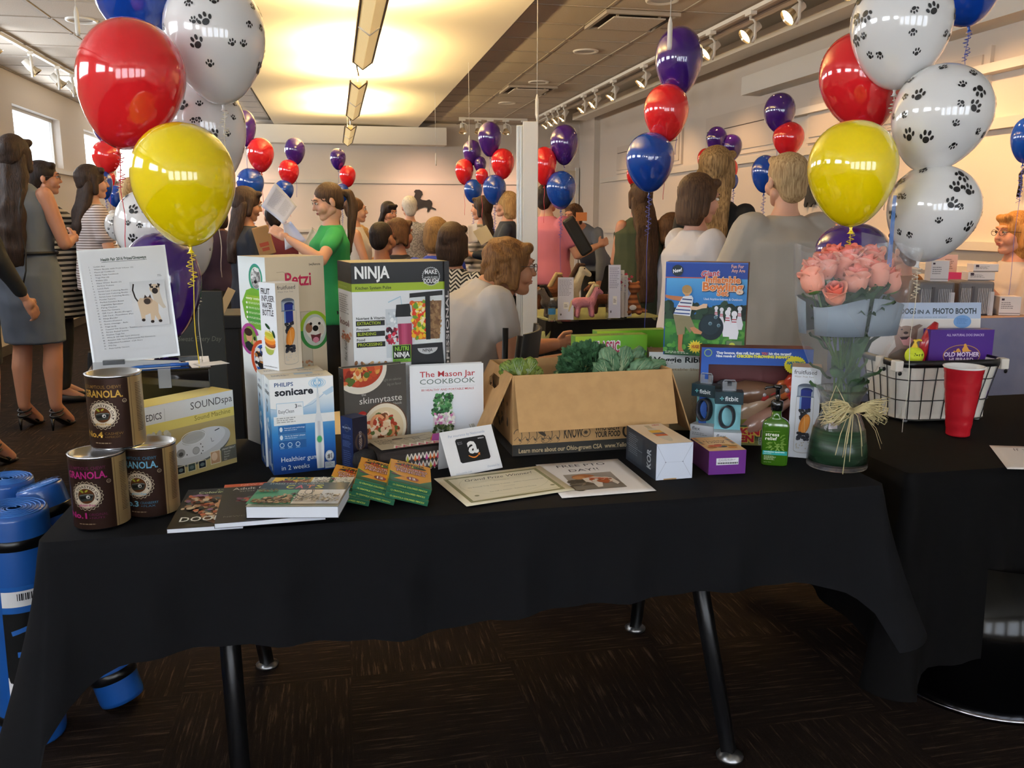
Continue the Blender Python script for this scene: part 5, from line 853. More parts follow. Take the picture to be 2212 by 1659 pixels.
# wrist tracker boxes
def tracker(pl, pr, ptop, rz, lb, d=.045):
    A, B = onZ(*pl, .741), onZ(*pr, .741); w = (B-A).length*.98; h = zat(A, ptop)-.741; t = thing('wrist_tracker_box', A+V((cos(rz), sin(rz), 0))*w/2+V((-sin(rz), cos(rz), 0))*d/2, lb, 'box', 'clear wrist tracker boxes', rz)
    zl, zt_ = h*.34, h*.80
    MB().box(-w/2, w/2, -d/2, d/2, 0, zl).build('lower_carton', mat('tracker_white', 'd4d8e0', .4), t, bevel=.001)
    MB().box(-w/2, w/2, -d/2, d/2, zt_, h).build('upper_carton', mat('tracker_teal_dark', '16323c', .3), t, bevel=.001)
    boxo('back_panel', -w/2+.002, w/2-.002, d/2-.004, d/2-.002, zl, zt_, mat('tracker_aqua', '86c8d4', .3), t)
    g = MB(); 
    for q in ([(-w/2, -d/2), (w/2, -d/2)], [(w/2, -d/2), (w/2, d/2)], [(-w/2, d/2), (-w/2, -d/2)]): g.add([(*q[0], zl), (*q[1], zl), (*q[1], zt_), (*q[0], zt_)], [(0, 1, 2, 3)])
    g.build('clear_sleeve', FILM, t)
    a = Art(60, 100*.34*h/w*.6); H_ = a.H; a.text(6, 13, 'flex', 9, '4c545c', 20); a.greek(6, 19, 40, 8, 2, '8c949c', 3, .4); a.greek(6, H_*.72, 26, H_*.2, 3, '8c949c', 4, .3); a.build('lower_print', (-w/2, -d/2, zl), (w, 0, 0), (0, 0, -zl), t)
    a = Art(60, 60*(h-zt_)/w); a.text(21, a.H*.72, 'fitbit', 10, 'dfe8ea', 28, 'l', .012)
    for u in range(3):
        for v in range(3):
            if (u, v) != (0, 0) and abs(u-1)+abs(v-1) <= 1: a.ell(11+u*3, a.H*.5+v*3-2, 1.3, 1.3, '7cd0d4', 8)
    a.build('brand_print', (-w/2, -d/2, h), (w, 0, 0), (0, 0, -(h-zt_)), t)
    mb = MB(); cz = (zl+zt_)/2; hz_ = (zt_-zl)*.42; pth = [(.014*cos(q*pi/12)+.002, -.002+.012*sin(q*pi/12), 0) for q in range(1)]
    n = 28; vs = []
    for q in range(n):
        an = 2*pi*q/n; x, z = w*.27*cos(an), hz_*sin(an)*(1+.04*cos(2*an))
        for dy, s_ in ((-.008, 1), (.008, 1), (.008, .86), (-.008, .86)): vs.append((x*s_-.003+dy*.5, dy, cz+z*s_))
    mb.add(vs, [(q*4+k, q*4+(k+1) % 4, ((q+1) % n)*4+(k+1) % 4, ((q+1) % n)*4+k) for q in range(n) for k in range(4)], smooth=True); mb.build('wristband', mat('band_slate', '34343c', .5), t, bevel=0)
    mb = MB(); mb.tube([(-.018, .0, h), (-.018, 0, h+.024), (-.014, 0, h+.03), (.014, 0, h+.03), (.018, 0, h+.024), (.018, 0, h)], .002, 6); mb.box(-.018, .018, -.001, .001, h, h+.013); mb.box(-.018, -.006, -.001, .001, h+.013, h+.026); mb.box(.006, .018, -.001, .001, h+.013, h+.026); mb.build('hang_tab', mat('clear_tab', 'c8d0d8', .1, Transmission_Weight=.6, Alpha=.7), t)
    return t
tracker((1489, 960), (1540, 968), 828, R(-46), 'clear wrist tracker box at the left, turned away'); tracker((1540, 978), (1597, 976), 846, R(-22), 'clear wrist tracker box with the dark band facing the camera')
# second infuser box
A, B = onZ(1712, 989, .741), onZ(1778, 989, .741); w = (B-A).length*.9; h = zat(A, 794)-.741
carton('infuser_bottle_box', 'tall white water bottle box between the green lotion and the vase', 'box', (w, .07, h), V(((A+B).x/2, (A+B).y/2+.035, .741)), R(-30), mat('white_card', 'e8e8ea', .5), {'front': bottle_art('e2e6ee', 150, 420 if 0 else 560), 'top': Art(10, 10).rect(0, 0, 10, 10, 'c8a888')}, pm=GLOSS)
# green lotion bottle
P = onZ(1679, 1007, .741); P.y += .02; h = zat(P, 900)-.741; W2 = .036; ht = zat(P, 832)-.741
t = thing('lotion_bottle', P, 'green stress relief lotion bottle with a black pump', 'bottle', rz=R(-26)); GG = mat('green_bottle', '3c6818', .12, Coat_Weight=1., Coat_Roughness=.05)
def slab(prof, ax, ay, n=40, e=.5):
    vs = []
    for r_, z in prof:
        for j in range(n): q = 2*pi*j/n; c, s_ = cos(q), sin(q); vs.append((math.copysign(abs(c)**e, c)*r_*ax if r_ > .55 else c*r_*ax, (math.copysign(abs(s_)**e, s_)*r_*ay if r_ > .55 else s_*r_*ax), z))
    return vs, [(i*n+j, i*n+(j+1) % n, (i+1)*n+(j+1) % n, (i+1)*n+j) for i in range(len(prof)-1) for j in range(n)]
vs, fs = slab([(.01, 0), (.93, 0), (1, .004), (1, h*.80), (.97, h*.86), (.88, h*.91), (.72, h*.95), (.57, h*.975), (.38, h), (.34, h+.02), (.01, h+.021)], W2, .019); MB().add(vs, fs, smooth=True).build('bottle_body', GG, t)
MB().lathe([(.001, h+.018), (.016, h+.018), (.016, h+.042), (.012, h+.046), (.006, h+.046), (.006, ht-.008), (.011, ht-.008), (.011, ht), (.001, ht+.001)], 20).tube([(0, 0, ht-.004), (-.03, -.006, ht-.006), (-.034, -.007, ht-.012)], .0035, 8).build('pump', mat('black_pump', '0e0e10', .25, Coat_Weight=.6), t)
a = Art(100, 170); a.text(8, 36, 'stress', 16, 'f0f4e0', 56, 'l', .015); a.text(8, 56, 'relief', 16, 'f0f4e0', 48, 'l', .015); a.text(8, 16, 'aromatherapy', 4, 'b8c888', 30); a.greek(40, 12, 36, 4, 1, '8ca458'); rnd = random.Random(4)
for q in range(26): x, y = 14+rnd.random()*74, 66+rnd.random()*42; a.ell(x, y, 8, 3, '7c9c48' if q % 2 else '648830', 12, rnd.uniform(-70, 70))
for q in range(8): a.ell(78+rnd.uniform(-6, 6), 30+q*8, 8, 3, '648830', 12, rnd.uniform(-80, -20))
a.rect(0, 108, 100, 20, '2c9c98'); a.text(6, 116, 'eucalyptus spearmint', 6, 'dcf0ec', 84, 'l', .02); a.text(6, 125, 'BODY LOTION', 4, 'c8e8e4', 30); a.greek(6, 133, 52, 22, 5, 'c8d4a8', 3, .4); a.text(6, 166, '6.5 fl oz / 192 mL', 4, 'a8b888', 32)
a.build('label_print', (-W2*.88, -.0193, h*.78), (W2*1.76, 0, 0), (0, 0, -h*.72), t, lift=.0006)
# two cartons lying with their ends to the camera
a = Art(85, 120); a.rect(0, 0, 85, 120, 'd4dcec'); a.line([(0, 0), (22, 62), (62, 62), (85, 0)], .8, 'a8b0c0'); a.line([(0, 120), (22, 62)], .8, 'a8b0c0'); a.line([(85, 120), (62, 62)], .8, 'a8b0c0'); a.ell(22, 62, 1.5, 1.5, '70788c', 8); a.ell(62, 62, 1.5, 1.5, '70788c', 8); a.rect(18, 116, 30, 4, 'b89468')
tp = Art(85, 180); tp.grad(0, 0, 85, 180, ['e8d4bc', 'dcc4a4', 'e8d8c4']); tp.ell(42, 96, 14, 66, 'ccc4b4', 30); tp.rect(28, 60, 28, 24, 'd8a83c'); tp.rect(28, 84, 28, 14, '706878'); tp.rect(28, 98, 28, 16, 'd06438'); tp.rect(36, 14, 12, 30, 'c0b090'); tp.text(66, 18, 'NEW', 8, 'c8503c', 18, 'c', .05)
ls = Art(180, 120); ls.rect(0, 0, 180, 120, '2e333c'); ls.rect(10, 12, 90, 96, '3a4048'); ls.greek(16, 18, 60, 70, 10, '7c848c', 3, .3); ls.text(150, 96, 'KOR', 22, '98a0a8', None, 'l', .03, rot=-90); ls.line([(4, 60), (100, 60)], 1, '9aa0a8')
p, rz, w = frontbase((1418, 1038), (1502, 1037), .205, .741); A = onZ(1418, 1038, .741); h = zat(A, 960)-.741; rz = R(3); p = A+V((cos(rz), sin(rz), 0))*w/2+V((-sin(rz), cos(rz), 0))*.105; p.z = .741
carton('glass_bottle_carton', 'white, grey and tan carton lying on its side near the sheet with the dog', 'box', (w, .21, h), p, rz+R(-1), mat('slate_card', '2e333c', .4), {'front': a, 'top': tp, 'left': ls}, pm=GLOSS)
a = Art(90, 90); a.rect(0, 0, 90, 90, '6c2c88'); a.rect(18, 28, 54, 26, 'e4e4ea'); a.greek(23, 31, 44, 10, 4, '6c6c74', 3, .4)
for q in range(26): a.rect(21+q*1.9, 44, .8+(q*5 % 3)*.35, 6.5, '2c2c34')
tp = Art(100, 150); tp.grad(0, 0, 100, 150, ['e0b478', 'ecc894', 'e4bc84']); tp.text(50, 50, 'Healthy', 13, '6c4838', 60, 'c', .01); tp.text(50, 66, 'Living', 13, '6c4838', 46, 'c', .02); tp.greek(30, 20, 40, 8, 1, 'a88058')
for q in range(14):
    s_ = (q % 2)*2-1; y = 6+q//2*12; x = 8 if s_ < 0 else 92; tp.poly([(x-7, y), (x, y-4), (x+7, y), (x, y+4)], ('b84c30', '34544c', '38406c')[q % 3])
for x, y, c in ((28, 98, 'd8602c'), (46, 92, 'b8402c'), (64, 96, 'c89030'), (80, 106, 'a87c34'), (20, 116, 'b87c40'), (50, 110, '38405c'), (74, 122, 'd88c3c'), (38, 104, 'e07040')): tp.ell(x, y, 13, 8, c, 16)
A, B = onZ(1530, 1026, .741), onZ(1616, 1029, .741); w = (B-A).length; h = zat(A, 975)-.741; rz = R(-3); p = A+V((cos(rz), sin(rz), 0))*w/2+V((-sin(rz), cos(rz), 0))*.07; p.z = .741
carton('purple_carton', 'purple and orange carton with a barcode label on its end', 'box', (w, .14, h), p, rz, mat('purple_card', '6a3a70', .4), {'front': a, 'top': tp}, pm=GLOSS)
# ballot box and sign behind the sound machine
B0 = V((-.515, 2.52, .741)); t = thing('ballot_box', B0, 'glossy black ballot box behind the sound machine carton', 'box', rz=R(9)); zt_ = .262; ACR = mat('black_acrylic', '060608', .06, Coat_Weight=1.)
MB().box(-.15, .15, -.1, .1, 0, zt_-.006).build('box_body', ACR, t, bevel=.002); MB().box(-.155, .155, -.11, .1, zt_-.005, zt_).build('lid', mat('acrylic_lid', '0c0d10', .04, Coat_Weight=1.), t, bevel=.001)
for x in (-.1, .1): boxo('hinge', x-.028, x+.028, .062, .078, zt_, zt_+.006, mat('black_hinge', '050505', .3), t)
MB().box(.02, .052, -.116, -.111, zt_-.05, zt_+.003).build('hasp', mat('clear_hasp', 'd8dce4', .08, Transmission_Weight=.7), t, bevel=.001); boxo('slot', -.02, .09, -.02, -.012, zt_, zt_+.0006, mat('slot_black', '000000', .9), t)
MB().box(-.09, .15, -.114, -.112, .06, .066).build('white_strip', mat('strip_white', 'e8e8ea', .3), t)  # thin white strip across the lower front of the box
S0 = V((-.568, 2.60, .741+zt_)); t = thing('prize_list_sign', S0, 'white prize list sign with a kitten and puppy photo', 'sign', rz=R(9), rx=R(-7), ry=R(-3.5)); hs = .322; ws = .222
MB().box(-ws/2-.005, ws/2+.005, 0, .004, 0, hs).build('acrylic_panel', mat('sign_acrylic', 'dfe2e4', .15, Coat_Weight=.5), t)
a = Art(220, 285); a.rect(0, 0, 220, 285, 'd4d6da'); a.text(112, 27, 'Health Fair 2016 Prizes/Giveaways', 7.5, '2c4038', 118, 'c', .03); a.rect(54, 29.5, 118, 1, '2c4038')
for q in range(31):
    a.text(20+q*.35, 42+q*7.1, '%d.' % (q+1), 3.4, '54585c'); 
L31 = ['Golden Bed', 'Water Bottle with Fruit Infuser (2)', 'Mason Jar Cookbook', 'Skinny Taste Cookbook', 'Yoga Mat (4)', 'Fitbit (2)', 'Glass Water Bottle (2)', 'Airline Tickets', 'Lunch Pack', 'Stress Less Coloring Books - Cats', 'Stress Less Coloring Books - Dogs', 'Stress Less Coloring Books - Adults', 'Powder Tumeric', 'Perfect Comfort Boxes', 'Vegetable Spiralizer', 'Flying Chicken', 'Petzi Pet Camera', 'Gift Card - Books (Kroger)', 'Gift Card - Foundation (Panera)', 'Ninja Blender', 'Flowers (Custom)', 'Sonic massage - Balls', 'Yoga cards', 'Toasted Oat Granola - Toasted Oat', 'Stress Relief lotion', 'Kitchen Yoga Set', 'Wine & 100 Gift Card (Winery)', 'Amazon Gift Card (Nationwide Pet Insurance)', 'Yellowbird Foodshed - CSA Share', 'PTO Day', 'Petzi Candy Camera']
for q, s_ in enumerate(L31): a.text(32+q*.35, 42+q*7.1, s_, 3.2, '5c6064', min(130, len(s_)*2.9))
a.grad(118, 86, 92, 118, ['c6c9cd', 'd8d8da', 'cfd0d4']); a.line([(128, 92), (124, 108), (128, 128), (136, 142)], 4, '2c2420'); a.poly([(132, 140), (140, 130), (170, 134), (186, 146), (184, 172), (190, 192), (182, 196), (174, 178), (168, 196), (162, 194), (162, 172), (148, 176), (146, 190), (138, 190), (136, 168)], 'd0b89c'); a.ell(160, 138, 12, 10, 'b0937a'); a.ell(158, 140, 9, 8, '3c302a'); a.poly([(150, 132), (154, 122), (160, 130)], '3c2e28'); a.poly([(162, 130), (168, 122), (170, 132)], '3c2e28'); a.poly([(170, 100), (192, 98), (194, 118), (200, 148), (206, 160), (198, 162), (188, 150), (176, 138)], 'ccc0b0'); a.ell(182, 108, 14, 12, 'c8b49c'); a.ell(182, 114, 8, 8, '241c1a'); a.poly([(168, 96), (176, 94), (172, 108)], '241c1a'); a.poly([(190, 94), (198, 98), (192, 108)], '241c1a'); a.ell(176, 104, 3, 3, '14100e', 8); a.ell(188, 104, 3, 3, '14100e', 8)
for x, y in ((186, 194), (165, 194), (142, 188)): a.ell(x, y, 5, 4, '2c221e', 10)
a.greek(194, 72, 12, 6, 2, '7c8084'); a.build('list_print', (-ws/2, 0, hs-.005), (ws, 0, 0), (0, 0, -hs+.012), t)
t = thing('ballpoint_pen', V((-.48, 2.45, .741+zt_+.006)), 'blue ballpoint pen lying on the black ballot box', 'pen', rz=R(14), ry=pi/2)
PB = mat('blue_pen', '3c78c8', .15, Transmission_Weight=.4); MB().lathe([(.001, -.075), (.002, -.068), (.0042, -.055), (.0045, .03)], 10).build('barrel', PB, t); MB().lathe([(.0052, .028), (.0055, .075), (.001, .076)], 10).build('cap', mat('pen_cap', '2c64c0', .2), t)
for i, (x, y, r_) in enumerate(((-.47, 2.47, 30),)):
    o = MB().box(-.04, .04, -.03, .03, 0, .0006).build('paper_slip', PW, loc=(x+.12, y+.02, .741+zt_+.0005), rz=R(r_)); tag(o, 'small grey paper slip on the right corner of the ballot box', 'paper')
# ================================================================ roses in a glass vase, basket, cup
VB = onZ(1813, 1021, .741); VB += V((.034, .068, 0)); t = thing('glass_vase', VB, 'clear glass vase of pink roses with a raffia bow', 'vase'); vh = zat(VB, 838)-.741; sc = vh/.235
VG = mat('vase_glass', 'f4faf8', .02, Transmission_Weight=1., IOR=1.3, Alpha=.5)
prof = [(.001, 0), (.078, 0), (.080, .006), (.079, .03), (.072, .08), (.062, .13), (.050, .16), (.044, .18), (.050, .205), (.062, .228), (.066, .236), (.064, .236), (.060, .226), (.047, .204), (.041, .18), (.047, .16), (.059, .13), (.069, .08), (.076, .03), (.076, .012), (.001, .01)]
MB().lathe([(r_, z*sc) for r_, z in prof], 48).build('vase_body', VG, t)
lf = noisemix('ti_leaf', '17301e', '2c4c34', 3, .35, (1, 1, 60)); MB().lathe([(.001, .014), (.0755, .016), (.0755, .05), (.067, .105), (.001, .107)], 40).build('wrapped_leaf', lf, t)
MB().lathe([(.001, .107), (.064, .108), (.058, .125*sc), (.04, .165*sc), (.001, .166*sc)], 32).build('water', mat('vase_water', 'c8d4c0', .02, Transmission_Weight=.9, IOR=1.2, Alpha=.35), t)
MB().box(-.05, -.025, -.03, -.028, .11, .15).build('flower_food_packet', mat('pink_packet', 'e0ccd4', .5), t)
# raffia bow
rf = mat('raffia_straw', 'd8c898', .7); rnd = random.Random(5); mb = MB(); zb = .178*sc
for k in range(5): mb.tube([((.046+.002*sin(q+k))*cos(2*pi*q/24), (.046+.002*sin(q+k))*sin(2*pi*q/24), zb+.003*k-.006+.002*sin(q*2+k)) for q in range(24)], .0018, 5, closed=True, flat=.6)
for k in range(150):
    an = rnd.choice([-1, 1]); L = rnd.uniform(.05, .105); dz = rnd.uniform(-.5, .75); y0 = -.05-rnd.uniform(0, .012)
    P = [(0, y0, zb+rnd.uniform(-.006, .006)), (an*L*.45, y0-.012, zb+.02*dz+.012), (an*L*.8, y0-.01+rnd.uniform(-.02, .01), zb+.045*dz), (an*L, y0-.006, zb+.05*dz-.015*rnd.random())]
    if k % 4 == 0: P += [(an*L*.9, y0-.012, zb+.04*dz-.02), (an*L*.4, y0-.016, zb-.01)]
    mb.tube(P, [.0024]*(len(P)-1)+[.001], 4, flat=.4)
for k in range(9):
    x = rnd.uniform(-.05, .06); L = rnd.uniform(.06, .17); mb.tube([(0, -.056, zb), (x*.5, -.07, zb-.01), (x, -.082, zb-L*.5), (x*1.3, -.088, zb-L)], .0011, 4, flat=.5)
mb.tube([(0, -.05, zb), (-.03, -.06, zb+.03), (-.05, -.05, zb+.07), (-.06, -.04, zb+.02), (-.07, -.06, zb-.03)], .0014, 4); mb.build('raffia_bow', rf, t)['kind'] = 'stuff'
# the bouquet: wrapper, stems, leaves, roses
BQ = VB+V((.0, 0, .0)); bt = thing('rose_bouquet', (VB.x, VB.y, .741+.1), 'bunch of pink roses in clear film and grey paper standing in the vase', 'bouquet')
zp0, zp1 = zat(VB, 718)-.841, zat(VB, 648)-.841; zr = [zat(VB, y)-.841 for y in (735, 665, 560)]; RS = mat('rose_petal', 'f07c68', .5, Subsurface_Weight=.15, Subsurface_Radius=(.02, .01, .008)); RS2 = mat('rose_petal_pale', 'f4a48c', .5, Subsurface_Weight=.15, Subsurface_Radius=(.02, .01, .008)); SEP = mat('sepal_green', '5c7c40', .6)
def rose(P, r, tilt, az, seed):
    rnd = random.Random(seed); rt = bpy.data.objects.new('rose', None); COL.objects.link(rt); rt.parent = bt; rt.location = P; rt.rotation_euler = (tilt*cos(az), tilt*sin(az), rnd.random()*6)
    prof = [(.12, 0), (.34, .12), (.48, .42), (.5, .8), (.46, 1.08), (.56, 1.28)]
    for layer, (s_, zo, nn) in enumerate(((.42, .22, 3), (.68, .12, 4), (.92, .02, 5))):
        mb = MB()
        for p_ in range(nn):
            a0 = 2*pi*p_/nn+layer*.8+rnd.uniform(-.2, .2); wd = 2*pi/nn*.78; vs = []; NA = 7; lift = rnd.uniform(-.08, .08)
            for j, (rr, zz_) in enumerate(prof):
                for i in range(NA):
                    u = i/(NA-1)*2-1; ed = 1-.28*u*u*(j/5)**2; R_ = rr*s_*(1+.06*(1-u*u))*(1+(.10 if j == 5 and layer == 2 else -.16 if j == 5 and layer == 0 else 0)); A_ = a0+u*wd
                    vs.append((R_*r*2*cos(A_), R_*r*2*sin(A_), r*2*((zz_*ed)*.8+zo+lift*j/5)))
            mb.add(vs, [(j*NA+i, j*NA+i+1, (j+1)*NA+i+1, (j+1)*NA+i) for j in range(5) for i in range(NA-1)], smooth=True)
        mb.build('petal_whorl', RS if layer < 2 else RS2, rt, solid=.0012)
    mb = MB(); mb.lathe([(.001, -.1*r), (.45*r, 0), (.6*r, .3*r), (.5*r, .32*r), (.001, .1*r)], 12)
    for q in range(5): a_ = 2*pi*q/5; mb.add([(.5*r*cos(a_-.4), .5*r*sin(a_-.4), .2*r), (.5*r*cos(a_+.4), .5*r*sin(a_+.4), .2*r), (1.15*r*cos(a_), 1.15*r*sin(a_), .3*r)], [(0, 1, 2)])
    mb.build('sepals', SEP, rt); return rt
spots = [(1762, 590, -.05), (1808, 612, -.055), (1846, 590, -.05), (1898, 580, -.045), (1780, 560, .0), (1822, 566, -.0), (1868, 562, .0), (1912, 572, .02), (1800, 542, .05), (1848, 545, .045), (1890, 545, .05), (1745, 572, .02), (1930, 590, .0), (1830, 548, .02)]
for i, (px, py, dy) in enumerate(spots):
    P = onY(px, py+14, VB.y+dy); P = P-V(bt.location); rz_ = (px-1840)/100
    rose(P-V((0, 0, .036)), .030 if i != 1 else .026, .25*abs(rz_)+(.5 if i == 1 else .1), pi/2 if rz_ > 0 else -pi/2, i)
mb = MB(); rnd = random.Random(2)
for i, (px, py, dy) in enumerate(spots): P = onY(px, py+22, VB.y+dy)-V(bt.location); a_ = i*1.1; mb.tube([(.025*cos(a_), .025*sin(a_), -.06), (.02*cos(a_), .02*sin(a_), .1), (P.x*.5, P.y*.6, P.z*.6), P], .0028, 6)
mb.build('stems', mat('rose_stem', '4c6c34', .5), bt)
def leaf_shape(L, W):
    vs = []; 
    for j in range(7):
        v = j/6; w_ = W*sin(pi*(v*.9+.05))**.8
        for i in range(3): u = i-1; vs.append((u*w_, .004*sin(v*9)-abs(u)*-.006, v*L))
    return vs, [(j*3+i, j*3+i+1, (j+1)*3+i+1, (j+1)*3+i) for j in range(6) for i in range(2)]
lm = noisemix('rose_leaf', '2c4c2c', '56784c', 18, .5); 
for k in range(80):
    z = rnd.uniform(.08, zr[1]+.02) if k < 40 else rnd.uniform(zp1-.06, zp1+.0); an = rnd.uniform(0, 2*pi); rr = .02+.05*z/.25; M_ = Matrix.Translation((rr*cos(an)*.6, rr*sin(an)*.6, z))@Matrix.Rotation(an-pi/2, 4, 'Z')@Matrix.Rotation(rnd.uniform(-1.2, -.1), 4, 'X'); vs, fs = leaf_shape(rnd.uniform(.05, .085), rnd.uniform(.014, .024)); MB().add([M_@V(v) for v in vs], fs, smooth=True).build('leaf', lm, bt)
def cone(name, levels, m, n=40, a0=0, a1=2*pi, seed=1, amp=.006, solid=0):
    rnd = random.Random(seed); mb = MB(); full = a1-a0 > 6.2; k = n if full else n+1; vs = []
    for j, (z, r_, cx) in enumerate(levels):
        for i in range(k): a_ = a0+(a1-a0)*i/n; q = r_*(1+.05*sin(5*a_+j*.4))+amp*sin(a_*9+j*1.3)*(j/len(levels)); vs.append((cx+q*cos(a_)*1.12, q*sin(a_)*.8, z+.012*sin(3*a_)*(j == len(levels)-1)))
    mb.add(vs, [(j*k+i, j*k+(i+1) % k, (j+1)*k+(i+1) % k, (j+1)*k+i) for j in range(len(levels)-1) for i in range(n if full else n)], smooth=True); o = mb.build(name, m, bt, solid=solid); return o
FL = mat('bouquet_film', 'ccd2d8', .06, Coat_Weight=1., Alpha=.15, Specular_IOR_Level=1., bump=(14, 1.))
cone('film_wrap', [(-.03, .035, 0), (.06, .045, 0), (.12, .06, 0), (.18, .085, .005), (zp0-.02, .112, .004), (zr[1], .134, .008), (zr[2]-.02, .146, .012), (zr[2]+.03, .150, .016)], FL, seed=3)
GP = mat('grey_wrap', '8c98a4', .6)
for a0, a1 in ((-2.75, -1.66), (-1.58, -.45)): cone('grey_paper_band', [(zp0, .118, .004), ((zp0+zp1)/2, .124, .006), (zp1, .130, .008)], GP, 16, a0, a1, amp=.002, solid=.001)
cone('grey_paper_band', [(zp0, .108, .0), (zp1, .118, .0)], GP, 24, -.1, 3.2, amp=.002, solid=.001)
P = onY(1885, 530, VB.y+.03)-V(bt.location); MB().add([P+V(v) for v in ((-.03, 0, -.03), (.045, 0, -.02), (.04, .004, .02), (-.035, .002, .035))], [(0, 1, 2, 3)]).build('film_corner', FL, bt)
P = onY(1921, 560, VB.y-.06)-V(bt.location); MB().add([P+V(v) for v in ((-.006, 0, -.02), (.008, 0, -.02), (.006, 0, .16), (-.004, 0, .16))], [(0, 1, 2, 3)]).build('blue_tape_edge', mat('blue_tape', '3c78c0', .3, Alpha=.7), bt)
# wire basket with liner
LIN = mat('cotton_liner', 'e2ddd2', .85, bump=(20, .15)); WIRE = mat('black_wire', '121214', .4)
bx0, bx1, by0, by1, bh = onZ(1965, 918, .745).x, onZ(2185, 918, .745).x, 2.42, 2.66, .205; cx, cy = (bx0+bx1)/2, (by0+by1)/2; t = thing('wire_basket', (cx, cy, .741), 'black wire basket with a white cloth liner on the right-hand table', 'basket', rz=R(-4)); w0, d0 = (bx1-bx0)/2, (by1-by0)/2
def ringpts(s_, z, n=12, rad=.06, ex=0.):
    pts = []; w, d = w0*s_+ex, d0*s_+ex
    for q, (sx, sy) in enumerate(((1, -1), (1, 1), (-1, 1), (-1, -1))):
        for i in range(n): a_ = R(-90+90*q+90*i/(n-1)); pts.append((sx*(w-rad)+rad*cos(a_), sy*(d-rad)+rad*sin(a_), z))
    return pts
mb = MB(); lv = [(.96, .006), (1.0, .03), (1.06, .10), (1.13, .165), (1.16, bh-.003)]; R_ = [ringpts(s_, z, ex=-.004) for s_, z in lv]; n = len(R_[0])
mb.add([p for r_ in R_ for p in r_], [(j*n+i, j*n+(i+1) % n, (j+1)*n+(i+1) % n, (j+1)*n+i) for j in range(len(lv)-1) for i in range(n)]+[tuple(range(n))], smooth=True); mb.build('cloth_liner', LIN, t, solid=.003)
for s_, z in ((1.0, .01), (1.045, .075), (1.105, .145)): MB().tube(ringpts(s_, z), .0018, 6, closed=True).build('horizontal_wire', WIRE, t)
Rt = ringpts(1.16, bh-.006); mb = MB(); mb.tube(Rt, .0045, 6, closed=True, flat=3.0); mb.build('rim_band', WIRE, t)
lo, mid, hi = ringpts(.98, .008), ringpts(1.06, .10), ringpts(1.165, bh-.01)
def lerp_ring(r_, u):
    L = [0]; 
    for i in range(len(r_)): L.append(L[-1]+math.dist(r_[i], r_[(i+1) % len(r_)]))
    s_ = u*L[-1]
    for i in range(len(r_)):
        if L[i] <= s_ <= L[i+1]: f_ = (s_-L[i])/max(1e-9, L[i+1]-L[i]); a_, b_ = V(r_[i]), V(r_[(i+1) % len(r_)]); return a_*(1-f_)+b_*f_
for q in range(26): u = q/26; MB().tube([lerp_ring(lo, u), lerp_ring(mid, u), lerp_ring(hi, u)], .0017, 5).build('upright_wire', WIRE, t)
for x in (-.8, .8): 
    for y in (-.8, .8): MB().lathe([(.001, 0), (.008, 0), (.009, .006), (.004, .01)], 10, cx=x*w0, cy=y*d0).build('clear_foot', mat('clear_foot', 'c8ccd0', .1, Transmission_Weight=.6), t)
for sx, sy in ((-1.16, -.9), (-1.16, -.2), (1.14, -.9), (1.1, .5)): 
    x, y = sx*w0, sy*d0*1.1; MB().box(x-.014, x+.014, y-.016, y+.016, bh-.03, bh+.006).build('liner_tab', LIN, t, bevel=.004); MB().lathe([(.001, 0), (.007, .001), (.001, .004)], 12, M=Matrix.Translation((x, y-.018, bh-.035))@Matrix.Rotation(pi/2, 4, 'X')).build('snap_button', WIRE, t)
MB().box(-w0*.9, w0*.9, -d0*.85, d0*.85, .008, .05).build('cloth_lining_floor', LIN, t)
# contents of the basket
def onB(px, py, Y): return onY(px, py, Y)
A, B = onB(1898, 690, 2.60), onB(2112, 690, 2.60); hT = zat(A, 657); z0 = .80; w = (B-A).length
a = Art(420, 480); a.rect(0, 0, 420, 480, 'b4c4dc'); a.rect(0, 84, 420, 396, 'e0dcd8'); a.grad(0, 90, 420, 390, ['dcd4cc', 'd8d0cc', 'e4dcd4']); a.text(400, 58, 'OLDER DOGS', 30, '22303c', 240, 'r', .02) if 0 else None
a.text(22, 58, 'SHELTER DOGS', 28, '22303c', 150, 'l', .03); a.text(178, 58, 'IN A', 20, '2c3c4c', 48, 'l', .03); a.text(236, 58, 'PHOTO BOOTH', 28, '22303c', 166, 'l', .03); a.text(100, 80, 'Fun photos of the cutest canines ever adopted', 9, '7c8ca4', 190, 'l')
a.ell(350, 100, 34, 34, '6c9cd4', 28); a.greek(328, 82, 44, 34, 5, '4c7cb8', 3); a.poly([(78, 116), (104, 112), (120, 130), (160, 126), (186, 112), (200, 120), (182, 138), (178, 190), (160, 230), (190, 280), (200, 330), (60, 330), (74, 270), (100, 230), (92, 180), (96, 146)], '94786c'); a.ell(138, 150, 34, 30, 'a08678', 26); a.ell(136, 168, 13, 10, 'b89c90'); a.ell(136, 158, 9, 7, '3c2c2c'); a.ell(120, 140, 4, 4, '241c1a', 8); a.ell(156, 140, 4, 4, '241c1a', 8); a.poly([(112, 182), (150, 178), (166, 196), (150, 226), (128, 222)], 'd89c9c'); a.poly([(112, 180), (150, 176), (140, 192), (120, 194)], '3c2428'); a.poly([(80, 270), (120, 240), (180, 250), (196, 330), (60, 330)], '6c5c4c')
book('photo_book', 'pale blue hardback about dogs standing in the wire basket', (w, .012, hT-z0), V(((A+B).x/2, 2.60, z0)), R(-10), a, None, 'b4c4dc', rx=R(-6))
A, B = onB(2012, 740, 2.52), onB(2133, 740, 2.52); hT = zat(A, 713)
